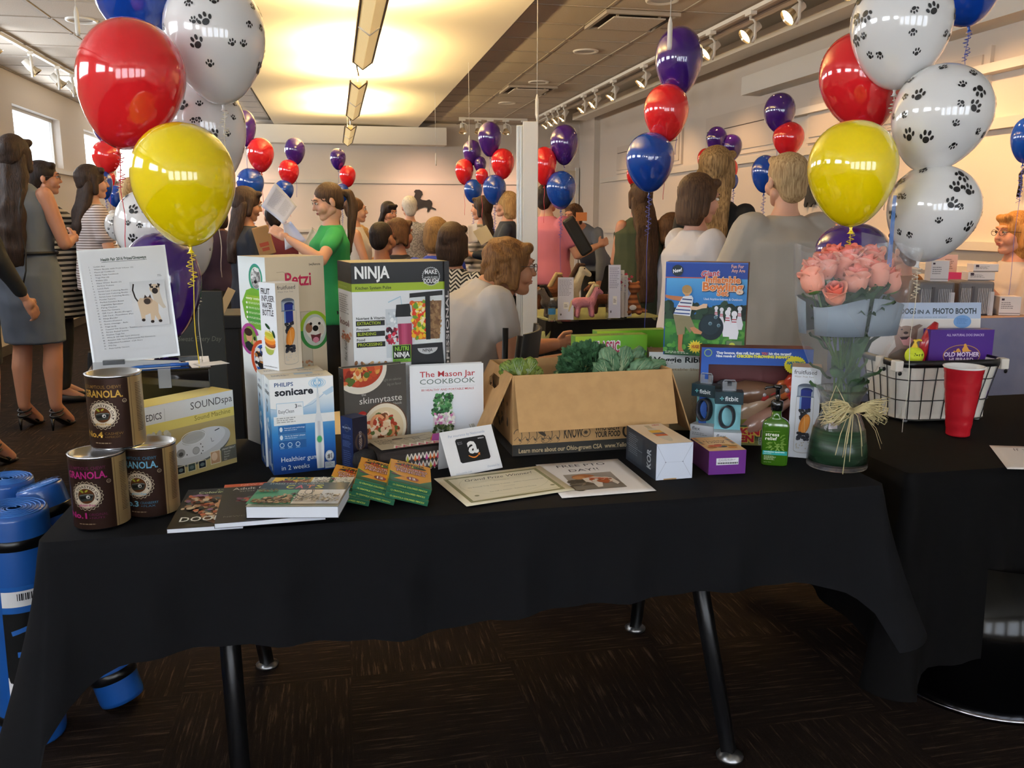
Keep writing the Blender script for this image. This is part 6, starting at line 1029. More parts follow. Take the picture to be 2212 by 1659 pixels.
a = Art(340, 420); a.grad(0, 0, 340, 420, ['4a2088', '50208c', '3c1870']); a.text(186, 38, 'ALL NATURAL DOG SNACKS', 14, 'c8b8e0', 200, 'c', .02); a.ell(176, 156, 100, 66, 'c08c48', 40); a.ell(176, 156, 96, 62, '4c1f74', 40); a.poly([(176, 118), (186, 96), (196, 92), (212, 120), (230, 130), (180, 136)], 'e0a040'); a.ell(190, 92, 7, 8, 'e0a040'); a.poly([(140, 136), (148, 116), (158, 112), (172, 134)], 'e0a040'); a.poly([(128, 136), (134, 124), (144, 136)], 'e0a040'); a.text(176, 162, 'OLD MOTHER', 26, 'e8d8f0', 190, 'c', .03); a.text(176, 192, 'HUBBARD', 22, 'e8d8f0', 130, 'c', .03)
carton('dog_treat_box', 'purple dog treat box standing in the wire basket', 'box', ((B-A).length, .05, hT-.80), V(((A+B).x/2, 2.53, .80)), R(-10), mat('purple_treat_card', '46207c', .4), {'front': a}, pm=GLOSS)
P = onB(1975, 768, 2.50); r_ = .030; t = thing('tennis_ball_toy', (P.x, P.y, P.z), 'yellow tennis ball dog toy with a yellow knotted tail, in the basket', 'ball')
MB().lathe([(r_*sin(pi*q/16)+.0001, -r_*cos(pi*q/16)) for q in range(17)], 24).build('ball', mat('felt_yellow', 'd8e838', .8, bump=(200, .3)), t)
MB().lathe([(.012, r_*.85), (.008, r_*1.15), (.004, r_*1.5), (.008, r_*1.75), (.001, r_*1.8)], 10).tube([(0, 0, r_*1.6), (.012, 0, r_*1.75), (.022, 0, r_*1.65)], .004, 6).build('knotted_tail', mat('yellow_rubber', 'f0c838', .4), t)
a = Art(50, 20).blobs(2, 4, 46, 12, 12, 3, ['5c6c1c', '6c7c24'], 3); build_curved(a, 'ball_print', lambda x, y, l: V(((r_+l)*sin(-.7+x*1.1)*cos(.1+.3*y), -(r_+l)*cos(-.7+x*1.1)*cos(.3-.6*y), (r_+l)*sin(.5-.6*y))), 6, t)
P0, P1 = onB(1988, 765, 2.55), onB(2020, 700, 2.55); t = thing('red_chew_toy', P0-V((0, 0, .04)), 'red rubber chew toy leaning out of the wire basket', 'dog toy'); d_ = P1-P0
MB().tube([(0, 0, 0), d_*.4+V((0, 0, .04)), d_*.8+V((0, 0, .04)), d_*1.05+V((.002, 0, .04))], [.012, .020, .019, .008], 14).build('toy_body', mat('red_rubber', 'b8202a', .3, Coat_Weight=.5), t); MB().tube([d_*.42+V((-.02, -.004, .045)), d_*.42+V((.02, -.004, .035))], .004, 6).build('toy_ridge', mat('red_rubber2', '8c1820', .4), t)
A, B = onB(2018, 775, 2.47), onB(2140, 775, 2.47); t = thing('foil_snack_bag', ((A+B).x/2, 2.475, .80), 'dark shiny plastic bag lying along the front of the basket', 'bag', rz=R(-8)); mb = MB(); W_ = (B-A).length/2
vs = []; K = 12
for i in range(K+1):
    x = -W_+2*W_*i/K; e = (1-(2*i/K-1)**6)*.9+.1
    for j in range(8): a_ = 2*pi*j/8; vs.append((x, .022*e*cos(a_)+.002*sin(i*2), .075+.035*e*sin(a_)+.003*sin(i*3+j)))
mb.add(vs, [(i*8+j, i*8+(j+1) % 8, (i+1)*8+(j+1) % 8, (i+1)*8+j) for i in range(K) for j in range(8)]+[tuple(range(8)), tuple(range(K*8+7, K*8-1, -1))], smooth=True); mb.build('bag_body', mat('foil_grey', '3c3a3c', .2, .4, bump=(60, .5)), t)
# red cup
P = onZ(2072, 945, .741); P += V((.018, .03, 0)); h = zat(P, 790)-.741; t = thing('red_cup', P, 'red plastic party cup with a white rolled rim in front of the basket', 'cup'); RC = mat('red_plastic', 'c0202c', .25, Coat_Weight=.3); r0, r1 = .035, .0575
pr = [(.001, .002), (r0-.002, .0), (r0, .003)]
for q in range(13): z = .006+(h-.012)*q/12; r_ = r0+(r1-r0)*q/12; pr += [(r_-(.0012 if q in (1, 3, 8, 10, 11) else 0), z), (r_, z+.003)]
MB().lathe(pr, 48).build('cup_body', RC, t); MB().lathe([(r1+.0005, h-.006), (r1+.003, h-.003), (r1+.002, h), (r1-.001, h), (r1-.0035, h-.006), (r0-.002, .012), (.001, .011)], 48).build('white_lining', mat('white_plastic', 'eeeeec', .3), t)
# ================================================================ balloons
BC_ = {'red': ('e8262e', 'ff5050'), 'blue': ('1244a8', '2c64c8'), 'purple': ('3c1a78', '5c34a0'), 'yellow': ('ffe008', 'fff050'), 'white': ('e6e5e4', 'ffffff')}
def bmat(c):
    m = mat('balloon_'+c, BC_[c][0], .1, Coat_Weight=.8, Coat_Roughness=.04, Subsurface_Weight=.3 if c != 'purple' else .1, Subsurface_Radius=(.15, .15, .15), Specular_IOR_Level=.6); return m
def bprof(r, hh):      # teardrop: radius by height, tip at 0
    out = []
    for i in range(25):
        t_ = i/24; a_ = pi*t_; x = sin(a_); z = (1-cos(a_))/2
        wst = (z**.62 if z < .5 else .5**.62+0) ; rad = r*x**(.92)*(1-.30*(1-z)**2.2); out.append((max(rad, .0008), hh*z))
    out[0] = (.006, 0); return out
PAWS = [(-16, 0, 1.), ]
def paw_on(mb, fn, u0, v0, s_, rot):
    for dx, dy, rx, ry, ra in ((0, -.25, .62, .5, 0), (-.95, .15, .26, .4, -25), (-.38, .78, .27, .42, -8), (.38, .78, .27, .42, 8), (.95, .15, .26, .4, 25)):
        vs = []; n = 10; c, q = cos(rot), sin(rot)
        def P(x, y): return fn(u0+(x*c-y*q)*s_, v0+(x*q+y*c)*s_)
        vs.append(P(dx, dy))
        for r_ in (.55, 1.):
            for i in range(n): a_ = 2*pi*i/n; ca, sa = cos(R(-ra)), sin(R(-ra)); x, y = r_*rx*cos(a_), r_*ry*sin(a_); vs.append(P(dx+x*ca-y*sa, dy+x*sa+y*ca))
        mb.add(vs, [(0, 1+i, 1+(i+1) % n) for i in range(n)]+[(1+i, 1+n+i, 1+n+(i+1) % n, 1+(i+1) % n) for i in range(n)], smooth=True)
def balloon(col, px, py, wpx, D, lb, tilt=(0, 0), hpx=None, grp=None, seed=0, ribbon=.5, paws=False, curl=True):
    r = wpx/2/FPX*D*1.035; hh = (hpx or wpx*1.24)/FPX*D; ribbon = 'T' if (grp in (G1, G2) and py > 350) or (D > 3 and ribbon >= .5) else ribbon; C_ = onD(px, py, D); Rm = Matrix.Rotation(tilt[0], 4, _f)@Matrix.Rotation(tilt[1], 4, _r)
    P = C_-(Rm@V((0, 0, hh/2))); t = thing('balloon', P, lb, 'balloon', grp); t.rotation_euler = Rm.to_euler(); pf = bprof(r, hh)
    big = wpx > 150; n = 64 if big else 28; MB().lathe(pf, n).build('balloon_skin', bmat(col), t)
    MB().lathe([(.001, .004), (.006, .002), (.0035, -.006), (.006, -.014), (.011, -.018), (.001, -.016)], 12).build('knot', bmat(col), t)
    if paws:
        mb = MB(); rnd = random.Random(seed)
        def fn(u, v):    # u, v in units of r over the surface
            an = u; z = .5+v*.5*r/(hh/2)
            z = min(.985, max(.02, z)); a_ = math.acos(1-2*z); rad = r*sin(a_)**.92*(1-.30*(1-z)**2.2)+.0012; return V((rad*sin(an), -rad*cos(an), hh*z+.0006))
        rows = [(-.55, 7), (-.2, 9), (.18, 10), (.52, 8), (.82, 5)]; k = 0
        for v, cnt in rows:
            for i in range(cnt):
                u = 2*pi*(i+rnd.uniform(-.22, .22)+.5*(k % 2))/cnt; cs = cos(v); s_ = (.165 if rnd.random() < .3 else .095); k += 1
                st = s_/max(.45, cos(v*1.05))
                def g(x, y, u=u, v=v, s_=s_, st=st): return fn(u+x*st/s_, v+y)
                paw_on(mb, lambda x, y, u=u, v=v, rr=st/s_: fn(u+x*rr, v+y), 0, 0, s_*.72, rnd.uniform(-.6, .6)+(pi if rnd.random() < .4 else 0))
        mb.build('paw_prints', mat('paw_ink', '1c1b1c', .5), t)['kind'] = 'stuff'
    if ribbon:
        rb = {'white': 'f0ead8', 'yellow': 'e8c820', 'purple': '5c4ab0', 'red': 'd8384c', 'blue': '4c5cc0'}[col]; L = max(.2, P.z-.76) if ribbon == 'T' else ribbon; rr = .0012 if D < 3.2 else .0016
        inv = Rm.inverted(); mb = MB(); 
        dn = [inv@V((.003*sin(q), .003*cos(q), -L*q/12)) for q in range(13)]; mb.tube(dn, rr, 4)
        if curl:
            rc = .008 if D < 3.2 else .012; ln = .10 if D < 3.2 else .22; mb.tube([inv@V((rc*cos(q*.9)+.006*sin(q*.2), rc*sin(q*.9), -.012-ln*q/60)) for q in range(60)], rr*1.3, 4, flat=.5)
        mb.build('ribbon', mat('ribbon_'+col, rb, .3), t)
    return t
G1, G2 = 'balloon bunch at the left of the prize table', 'balloon bunch behind the roses'
balloon('blue', 300, -15, 200, 2.75, 'large blue balloon cut by the top edge above the red one', (.1, 0), 200, G1, ribbon=.3)
balloon('white', 466, 90, 216, 2.62, 'paw print balloon at the top left beside the large blue one', (-.06, 0), 262, G1, 3, .25, True)
balloon('white', 447, 285, 170, 2.8, 'paw print balloon half hidden behind the red and yellow ones', (-.12, 0), 230, G1, 5, .3, True)
balloon('red', 281, 184, 226, 2.42, 'large red balloon at the upper left, tilted', (.28, 0), 276, G1, ribbon=.3)
balloon('yellow', 398, 400, 220, 2.30, 'large yellow balloon at the left above the sign', (-.03, 0), 262, G1, ribbon=.12)
balloon('white', 330, 500, 160, 2.85, 'paw print balloon low behind the left yellow balloon', (.1, 0), 180, G1, 9, .2, True)
balloon('white', 410, 515, 100, 2.95, 'paw print balloon low right behind the left yellow balloon', (-.1, 0), 170, G1, 12, .2, True)
balloon('white', 250, 490, 46, 4.4, 'small pale printed balloon beyond the left paw balloons', (0, 0), 60, None, 21, .2, True, False)
balloon('purple', 350, 622, 168, 2.66, 'large purple balloon behind the prize list sign', (0, 0), 236, G1, ribbon=.35)
balloon('blue', 2085, -20, 150, 2.85, 'blue balloon peeking from the top right bunch', (-.2, 0), 150, G2, ribbon=.2)
balloon('red', 1862, 178, 176, 2.70, 'large red balloon behind the right paw balloons', (-.25, 0), 214, G2, ribbon=.3)
balloon('white', 1945, 66, 212, 2.52, 'paw print balloon at the top of the right bunch', (.02, 0), 246, G2, 14, .35, True)
balloon('white', 2030, 258, 206, 2.45, 'paw print balloon in the middle of the right bunch', (.28, 0), 230, G2, 17, .25, True)
balloon('white', 2013, 462, 192, 2.50, 'paw print balloon lowest in the right bunch', (.2, 0), 208, G2, 19, .2, True)
balloon('yellow', 1841, 376, 190, 2.42, 'large yellow balloon at the right above the roses', (-.05, 0), 226, G2, ribbon=.12)
balloon('purple', 1840, 552, 158, 2.75, 'large purple balloon behind the pink roses', (0, 0), 140, G2, ribbon=.2)
def bunch(grp, where, items, D, rib=.9):
    for c, px, py, w_, h_, ds in items: balloon(c, px, py, w_, D, '%s balloon, %s' % (c, ds), (0, 0), h_, grp, ribbon=rib if c == 'blue' else .3, curl=c == 'blue')
bunch('balloons by the left windows', '', [('purple', 228, 283, 50, 50, 'by the left windows above the red one'), ('red', 230, 340, 60, 70, 'by the left windows, larger one'), ('blue', 226, 400, 34, 60, 'small by the left windows under the red ones')], 7.2)
bunch('balloons by the left windows', '', [('red', 238, 386, 22, 40, 'small, half hidden by the left windows'), ('blue', 249, 424, 36, 46, 'lowest by the left windows')], 8.4)
bunch('trio left of the green shirt', '', [('purple', 530, 277, 46, 76, 'half hidden right of the left paw balloons'), ('red', 563, 335, 58, 73, 'between the left paw balloons and the held paper'), ('blue', 541, 398, 59, 68, 'above the navy shirt woman')], 6.2)
bunch('trio above the held paper', '', [('purple', 637, 327, 45, 58, 'left of the trough lights end'), ('red', 624, 372, 45, 54, 'just above the held paper'), ('blue', 614, 412, 42, 46, 'half behind the held paper')], 8.2)
bunch('far trio behind the ponytail', '', [('purple', 730, 344, 35, 46, 'far trio behind the green shirt ponytail'), ('red', 751, 381, 36, 46, 'far trio above the ponytail'), ('blue', 738, 418, 34, 44, 'far trio touching the ponytail')], 10.5)
bunch('balloons by the partition, left side', '', [('purple', 1020, 330, 42, 54, 'left of the partition, left upper'), ('red', 1003, 371, 41, 55, 'left of the partition, leftmost'), ('blue', 1022, 413, 41, 51, 'left of the partition, left lower'), ('purple', 1037, 356, 28, 36, 'left of the partition, small one in the middle')], 8.6)
bunch('balloons by the partition, left side', '', [('purple', 1058, 301, 53, 74, 'left of the partition, highest'), ('red', 1086, 354, 52, 65, 'left of the partition, touching its edge'), ('red', 1041, 381, 28, 34, 'left of the partition, small one in the middle'), ('blue', 1068, 410, 52, 64, 'left of the partition, right lower')], 7.6)
bunch('balloons by the partition, right side', '', [('red', 1176, 359, 54, 82, 'half hidden by the right side of the partition'), ('purple', 1219, 313, 63, 86, 'right of the partition'), ('blue', 1212, 411, 67, 82, 'right of the partition above the pink shirt')], 7.0)
bunch('tall trio in the middle right', '', [('purple', 1466, 134, 104, 146, 'in the middle right, in front of the track lights'), ('red', 1439, 245, 99, 123, 'in the middle right between the purple and blue'), ('blue', 1404, 351, 106, 127, 'in the middle right above the long hair')], 4.6)
bunch('balloons behind the tall blond woman', '', [('purple', 1548, 303, 46, 58, 'behind the blond tall woman, upper left'), ('purple', 1579, 320, 48, 58, 'behind the blond tall woman, upper right'), ('red', 1524, 346, 36, 50, 'left of the tall blond head'), ('red', 1580, 368, 28, 46, 'right of the tall blond head'), ('blue', 1585, 392, 20, 32, 'tiny one right of the tall blond head'), ('red', 1366, 378, 26, 44, 'small one behind the middle right blue balloon')], 7.6)
bunch('trio above the beige shirt', '', [('purple', 1684, 244, 68, 84, 'above the beige shirt woman'), ('red', 1703, 301, 68, 74, 'touching the beige shirt woman\'s hair'), ('blue', 1652, 376, 58, 80, 'left of the beige shirt woman\'s hair')], 6.2)
balloon('blue', 2215, 303, 60, 5.0, 'blue balloon at the right picture edge', (0, 0), 96, None, ribbon=.6)
# ================================================================ people
def _loft(mb, rings, n=18):        # rings: (x, y, z, rx, ry)
    vs = [(x+rx*cos(2*pi*j/n), y+ry*sin(2*pi*j/n), z) for x, y, z, rx, ry in rings for j in range(n)]; k = len(rings)
    mb.add(vs, [(i*n+j, i*n+(j+1) % n, (i+1)*n+(j+1) % n, (i+1)*n+j) for i in range(k-1) for j in range(n)]+[tuple(range(n-1, -1, -1)), tuple(range((k-1)*n, k*n))])
def _cap(mb, a, ra, b, rb, n=10):
    a, b = V(a), V(b); d = b-a; L = max(d.length, 1e-5); d /= L; M_ = Matrix.Translation(a)@d.to_track_quat('Z', 'Y').to_matrix().to_4x4()
    pr = [(ra*sin(pi/2*q/3)+1e-4, -ra*cos(pi/2*q/3)) for q in range(4)]+[(rb*cos(pi/2*q/3)+1e-4, L+rb*sin(pi/2*q/3)) for q in range(4)]; k = len(mb.v)
    mb.lathe(pr, n, M=M_); mb.f += [tuple(range(k+n-1, k-1, -1)), tuple(range(k+7*n, k+8*n))]; mb.m += [0, 0]; mb.sm += [False]*2
def _ell(mb, c, r, rot=None, n=14):
    M_ = Matrix.Translation(c)@(rot.to_4x4() if rot else Matrix())@Matrix.Diagonal((r[0], r[1], r[2], 1)); k = len(mb.v); K = 9
    mb.lathe([(sin(pi*(q+.15)/(K-.7))+1e-4, -cos(pi*(q+.15)/(K-.7))) for q in range(K)], n, M=M_); mb.f += [tuple(range(k+n-1, k-1, -1)), tuple(range(k+(K-1)*n, k+K*n))]; mb.m += [0, 0]; mb.sm += [False]*2
class Fuse:
    def __init__(s, T=None): s.mb = MB(); s.T = T
    def _t(s, k):
        if s.T:
            for i in range(k, len(s.mb.v)): s.mb.v[i] = tuple(s.T(V(s.mb.v[i])))
        return s
    def loft(s, rings, n=18): k = len(s.mb.v); _loft(s.mb, rings, n); return s._t(k)
    def cap(s, a, ra, b, rb): k = len(s.mb.v); _cap(s.mb, a, ra, b, rb); return s._t(k)
    def chain(s, pts, rs):
        for i in range(len(pts)-1): s.cap(pts[i], rs[i], pts[i+1], rs[i+1])
        return s
    def ell(s, c, r, rot=None): k = len(s.mb.v); _ell(s.mb, c, r, rot); return s._t(k)
    def run(s, vox, it=3, wob=0, seed=0):
        me = bpy.data.meshes.new('f'); me.from_pydata(s.mb.v, [], s.mb.f); o = bpy.data.objects.new('f', me); COL.objects.link(o)
        m = o.modifiers.new('r', 'REMESH'); m.mode = 'VOXEL'; m.voxel_size = vox; m = o.modifiers.new('s', 'SMOOTH'); m.iterations = it; m.factor = .5
        dg = bpy.context.evaluated_depsgraph_get(); ev = o.evaluated_get(dg); e = ev.to_mesh(); vs = [v.co.copy() for v in e.vertices]; fs = [tuple(p.vertices) for p in e.polygons]; ev.to_mesh_clear(); bpy.data.objects.remove(o); bpy.data.meshes.remove(me)
        if wob:
            for v in vs: q = v*14; nz = mnoise.noise_vector(V((q.x+seed, q.y, q.z*.8)))*wob; v += nz
        return vs, fs
def hairmat(c, c2):
    n_ = 'hair_'+c
    if n_ in _M: return _M[n_]
    m = noisemix(n_, c, c2, 6, .62, (26, 26, 2.2), .7, .3, .7, 3); nodes(m)[2].inputs['Specular IOR Level'].default_value = .25; return m
def clothmat(kind, c, c2='ffffff', sc=1.):
    n_ = 'cloth_%s_%s' % (kind, c)
    if n_ in _M: return _M[n_]
    m = mat(n_, c, .85, bump=(9, .35))
    if kind == 'plain': return m
    N, L, b = nodes(m); tc = N.new('ShaderNodeTexCoord'); r = N.new('ShaderNodeMix'); r.data_type = 'RGBA'; r.inputs[6].default_value = lin(c); r.inputs[7].default_value = lin(c2)
    if kind == 'dots':
        t = N.new('ShaderNodeTexVoronoi'); t.inputs['Scale'].default_value = 22*sc; L.new(tc.outputs['Object'], t.inputs[0]); g = N.new('ShaderNodeMath'); g.operation = 'LESS_THAN'; g.inputs[1].default_value = .32; L.new(t.outputs['Distance'], g.inputs[0])
    elif kind == 'lace':
        t = N.new('ShaderNodeTexNoise'); t.inputs['Scale'].default_value = 45*sc; L.new(tc.outputs['Object'], t.inputs[0]); g = N.new('ShaderNodeMath'); g.operation = 'GREATER_THAN'; g.inputs[1].default_value = .5; L.new(t.outputs[0], g.inputs[0])
    else:
        sp = N.new('ShaderNodeSeparateXYZ'); L.new(tc.outputs['Object'], sp.inputs[0]); z = sp.outputs['Z']
        if kind == 'chevron':
            pp = N.new('ShaderNodeMath'); pp.operation = 'PINGPONG'; pp.inputs[1].default_value = .03; L.new(sp.outputs['X'], pp.inputs[0]); ad = N.new('ShaderNodeMath'); L.new(z, ad.inputs[0]); L.new(pp.outputs[0], ad.inputs[1]); z = ad.outputs[0]
        mu = N.new('ShaderNodeMath'); mu.operation = 'MULTIPLY'; mu.inputs[1].default_value = 42*sc; L.new(z, mu.inputs[0]); fr = N.new('ShaderNodeMath'); fr.operation = 'FRACT'; L.new(mu.outputs[0], fr.inputs[0]); g = N.new('ShaderNodeMath'); g.operation = 'LESS_THAN'; g.inputs[1].default_value = .5 if kind != 'thin' else .32; L.new(fr.outputs[0], g.inputs[0])
    L.new(g.outputs[0], r.inputs[0]); L.new(r.outputs[2], b.inputs['Base Color']); return m
SKIN = {}
def skin(c): return mat('skin_'+c, c, .55, Subsurface_Weight=.12, Subsurface_Radius=(.02, .008, .004), bump=(60, .05))
def handshapes(F, W, d, n, s, curl, side):       # wrist W, hand direction d, palm normal n
    d = d.normalized(); n = (n-d*n.dot(d)).normalized(); b = d.cross(n)*side
    F.cap(W, .022*s, W+d*.03*s, .028*s)
    for q in (-1.1, 0, 1.1): F.cap(W+d*.02*s+b*q*.016*s, .014*s, W+d*.075*s+b*q*.022*s, .0125*s)
    for i, (off, L) in enumerate(((-1.5, .062), (-.5, .074), (.5, .070), (1.5, .055))):
        p = W+d*.082*s+b*off*.0175*s; a_ = curl*.5; rr = .0082
        for j, f_ in enumerate((.45, .32, .25)): q = p+(d*cos(a_)+n*sin(a_))*(L*f_*s); F.cap(p, rr*s, q, rr*.93*s); p = q; a_ += curl; rr *= .93
    p = W+d*.02*s-b*.022*s; q = p+(d*.55-b*.75+n*.3).normalized()*.034*s; F.cap(p, .0125*s, q, .0105*s); F.cap(q, .0105*s, q+(d*.8-b*.2+n*.45).normalized()*.032*s, .0085*s)
def person(lb, px, top, D, heading, sk, hair, style, shirt, bottom, sleeve=.45, arms=None, lean=0, seated=False, hy=0, hp=0, near=False, female=True, wide=1., dress=0, shirt_z=.88, legs=True, bare=False, shoes='1a1a1c', loose=0, glasses=False, face=True, skirt=None, H=None, twist=0, hunch=0):
    T_ = onD(px, top, D); h = H or T_.z
    s = H/1.7 if H else h/(.93-.43*seated+.77*cos(lean)-.55*hunch)
    s = max(.86, min(1.14, s)); root = thing('person', (0, 0, 0), lb, 'person')
    dz = (-.43 if seated else 0)*s; pel = V((0, 0, .93*s))
    def T(p):
        q = p-pel; c, t_ = cos(-lean), sin(-lean); k = min(1, max(0, (q.z)/(.15*s))) if True else 1
        a_ = -lean*k; c, t_ = cos(a_), sin(a_); y, z = q.y*c-q.z*t_, q.y*t_+q.z*c
        return V((q.x, y, z))+pel+V((0, 0, dz))
    Hc = V((0, (-.005+hunch*.6)*s, (1.585-hunch)*s)); Rh = Matrix.Rotation(hy, 3, 'Z')@Matrix.Rotation(-hp, 3, 'X')
    nb = V((0, -.02*s, 1.47*s))
    Rb = Matrix.Rotation(-lean, 3, 'X')
    hc = T(Hc); 
    def Hd(p): return Rh@(p*s)+hc if seated or lean < .2 else Rh@(p*s)+hc
    vox = .0105 if near else .015; hv = .0052 if near else .0075
    # body
    B = Fuse(T); wf = wide; fz = .92 if female else 1.0
    B.loft([(0, 0, .86*s, .14*s*wf, .10*s*wf), (0, -.01*s, .93*s, .165*s*wf, .12*s*wf), (0, 0, 1.06*s, .13*s*wf, .10*s*wf), (0, 0, 1.2*s, .145*s*wf, .11*s*wf), (0, -.01*s, 1.32*s, .158*s*wf, .10*s*wf), (0, -.02*s, 1.385*s, .12*s*wf, .078*s), (0, -.02*s, 1.43*s, .07*s, .06*s), (0, -.02*s, 1.46*s, .055*s, .052*s)])
    sh = {}
    for sd, nm in ((1, 'R'), (-1, 'L')):
        S_ = V((sd*(.155 if female else .178)*s*(.45+.55*wf), -.02*s, 1.37*s)); e, w_ = (arms or {}).get(nm, ((.12, -.05, -1), (.0, .15, -1)))
        e = V((e[0]*sd, e[1], e[2])).normalized()*.285*s; w_ = V((w_[0]*sd, w_[1], w_[2])).normalized()*.25*s; Sw = T(S_); E = Sw+e; W = E+w_; sh[nm] = (Sw, E, W, w_, sd)
    BA = Fuse(); ar = 1+.5*(wf-1)*1.4
    for nm, (Sw, E, W, w_, sd) in sh.items(): BA.cap(Sw, .047*s*ar, E, .036*s*ar); BA.cap(E, .038*s*ar, E+w_*.4, .037*s*ar); BA.cap(E+w_*.4, .037*s*ar, W, .024*s*ar)
    B.mb.v += []; k = len(B.mb.v); B.mb.v += BA.mb.v; B.mb.f += [tuple(i+k for i in f) for f in BA.mb.f]; B.mb.m += BA.mb.m; B.mb.sm += BA.mb.sm
    nk = Fuse(); nk.chain([T(nb-V((0, 0, .04*s))), hc+Rh@V((0, -.018*s, -.06*s))], [.054*s, .048*s]); k = len(B.mb.v); B.mb.v += nk.mb.v; B.mb.f += [tuple(i+k for i in f) for f in nk.mb.f]; B.mb.m += nk.mb.m; B.mb.sm += nk.mb.sm
    LG = []
    for sd in (1, -1):
        hp_ = V((sd*.09*s, 0, .90*s+dz))
        if seated: kn = V((sd*.13*s, .43*s, .50*s)); an = V((sd*.13*s, .38*s, .09*s))
        else: kn = V((sd*.095*s, .02*s, .49*s)); an = V((sd*.10*s+.02*twist*sd, -.02*s, .10*s+(.05 if shoes == 'heels' else 0)))
        LG.append((hp_, kn, an, sd))
    lf_ = Fuse()
    for hp_, kn, an, sd in LG:
        lf_.cap(hp_, .085*s*wf, kn, .054*s); lf_.cap(kn, .052*s, kn+(an-kn)*.35+V((0, -.012*s, 0)), .056*s); lf_.cap(kn+(an-kn)*.35+V((0, -.012*s, 0)), .056*s, an, .034*s); lf_.cap(an, .034*s, an+V((0, .12*s, -an.z+.03*s)), .032*s)
    k = len(B.mb.v); B.mb.v += lf_.mb.v; B.mb.f += [tuple(i+k for i in f) for f in lf_.mb.f]; B.mb.m += lf_.mb.m; B.mb.sm += lf_.mb.sm
    body = MB(); vs, fs = B.run(vox, 3); body.add(vs, fs, 0, smooth=True)
    # hands
    HF = Fuse()
    for nm, (Sw, E, W, w_, sd) in sh.items(): d = w_.normalized(); n_ = V((-sd, .2, -.1)) if abs(d.x) < .7 else V((0, 0, -1)); handshapes(HF, W, d, n_, s, .55, -sd)
    vs, fs = HF.run(.0052 if near else .0075, 1); body.add(vs, fs, 0, smooth=True)
    # head
    HF = Fuse(Hd); HF.ell((0, -.012, .03), (.073, .092, .084)); HF.ell((0, .022, -.02), (.06, .066, .078)); HF.cap((0, .06, -.088), .024, (0, .05, -.07), .03)
    for sx in (-1, 1): HF.cap((sx*.044, .0, -.055), .026, (sx*.012, .05, -.088), .024); HF.ell((sx*.077, -.008, -.01), (.009, .018, .030)); HF.ell((sx*.034, .054, -.030), (.029, .030, .034))
    HF.cap((-.028, .079, .030), .012, (.028, .079, .030), .012); HF.cap((0, .086, .012), .008, (0, .104, -.024), .0098); HF.ell((0, .097, -.027), (.0145, .011, .007)); HF.ell((0, .082, -.055), (.023, .011, .012)); HF.cap((0, -.012, -.05), .047, (0, -.02, -.085), .047)
    vs, fs = HF.run(hv*s, 2); body.add(vs, fs, 0, smooth=True)
    if face:
        X = Fuse(Hd)
        for sx in (-1, 1): X.ell((sx*.029, .0815, .008), (.0125, .009, .0075))
        k = X.mb; body.add(k.v, k.f, 1, smooth=True); X = Fuse(Hd)
        for sx in (-1, 1): X.ell((sx*.029, .0895, .0075), (.0055, .003, .0055))
        body.add(X.mb.v, X.mb.f, 2, smooth=True); X = Fuse(Hd)
        for sx in (-1, 1): X.chain([(sx*.014, .0895, .030), (sx*.03, .0895, .034), (sx*.046, .078, .030)], [.0028, .003, .002])
        for sx in (-1, 1): X.chain([(sx*.017, .0885, .0125), (sx*.029, .0915, .0165), (sx*.042, .083, .012)], [.002, .0022, .0015])
        body.add(X.mb.v, X.mb.f, 4, smooth=True); X = Fuse(Hd); X.ell((0, .0895, -.0525), (.020, .005, .004)); X.ell((0, .0885, -.060), (.017, .005, .0045)); body.add(X.mb.v, X.mb.f, 3, smooth=True)
    body.build('body', [skin(sk), mat('eye_white_', 'e4e0da', .3), mat('iris', '3a2c22', .2), mat('lips_'+sk[:1], 'a8584c', .5), hairmat(*hair)], root)
    # clothing
    lo = .012+loose; sz = shirt_z*s; C_ = Fuse(T)
    C_.loft([(0, 0, sz, (.165*wf+lo)*s, (.125*wf+lo)*s), (0, -.005*s, max(sz+.01, .95*s), (.165*wf+lo)*s, (.125*wf+lo)*s), (0, 0, 1.07*s, (.137*wf+lo*1.2)*s, (.105*wf+lo*1.2)*s), (0, .005*s, 1.2*s, (.15*wf+lo)*s, (.117*wf+lo)*s), (0, -.01*s, 1.32*s, (.158*wf+lo)*s, (.105*wf+lo)*s), (0, -.02*s, 1.39*s, (.122*wf+lo*.5)*s, .088*s), (0, -.02*s, 1.435*s, .078*s, .07*s)])
    if female: 
        for sx in (-1, 1): C_.ell((sx*.07*s, .075*s*wf, 1.24*s), (.06*s, .055*s, .06*s))
    if sleeve > 0:
        X = Fuse()
        for nm, (Sw, E, W, w_, sd) in sh.items():
            a_ = (Sw-T(V((0, -.02*s, 1.38*s))))*.0+Sw
            if sleeve <= .5: X.cap(Sw, (.054*ar+loose*.5)*s, Sw+(E-Sw)*sleeve*1.15, (.052*ar+loose*.5)*s)
            else: X.cap(Sw, (.056*ar+loose*.5)*s, E, (.052*ar+loose*.5)*s); X.cap(E, (.052*ar+loose*.5)*s, E+w_*((sleeve-.5)/.5), (.036*ar+loose*.4)*s)
        k = len(C_.mb.v); C_.mb.v += X.mb.v; C_.mb.f += [tuple(i+k for i in f) for f in X.mb.f]; C_.mb.m += X.mb.m; C_.mb.sm += X.mb.sm
    if dress: C_.loft([(0, 0, dress*s, .175*s, .125*s), (0, -.01*s, .78*s, .19*s, .145*s), (0, -.012*s, .92*s, .185*s, .145*s), (0, 0, 1.0*s, .15*s, .12*s)])
    vs, fs = C_.run(vox, 3, .006 if near else .004, px); MB().add(vs, fs, smooth=True).build('dress' if dress else 'shirt', shirt, root)
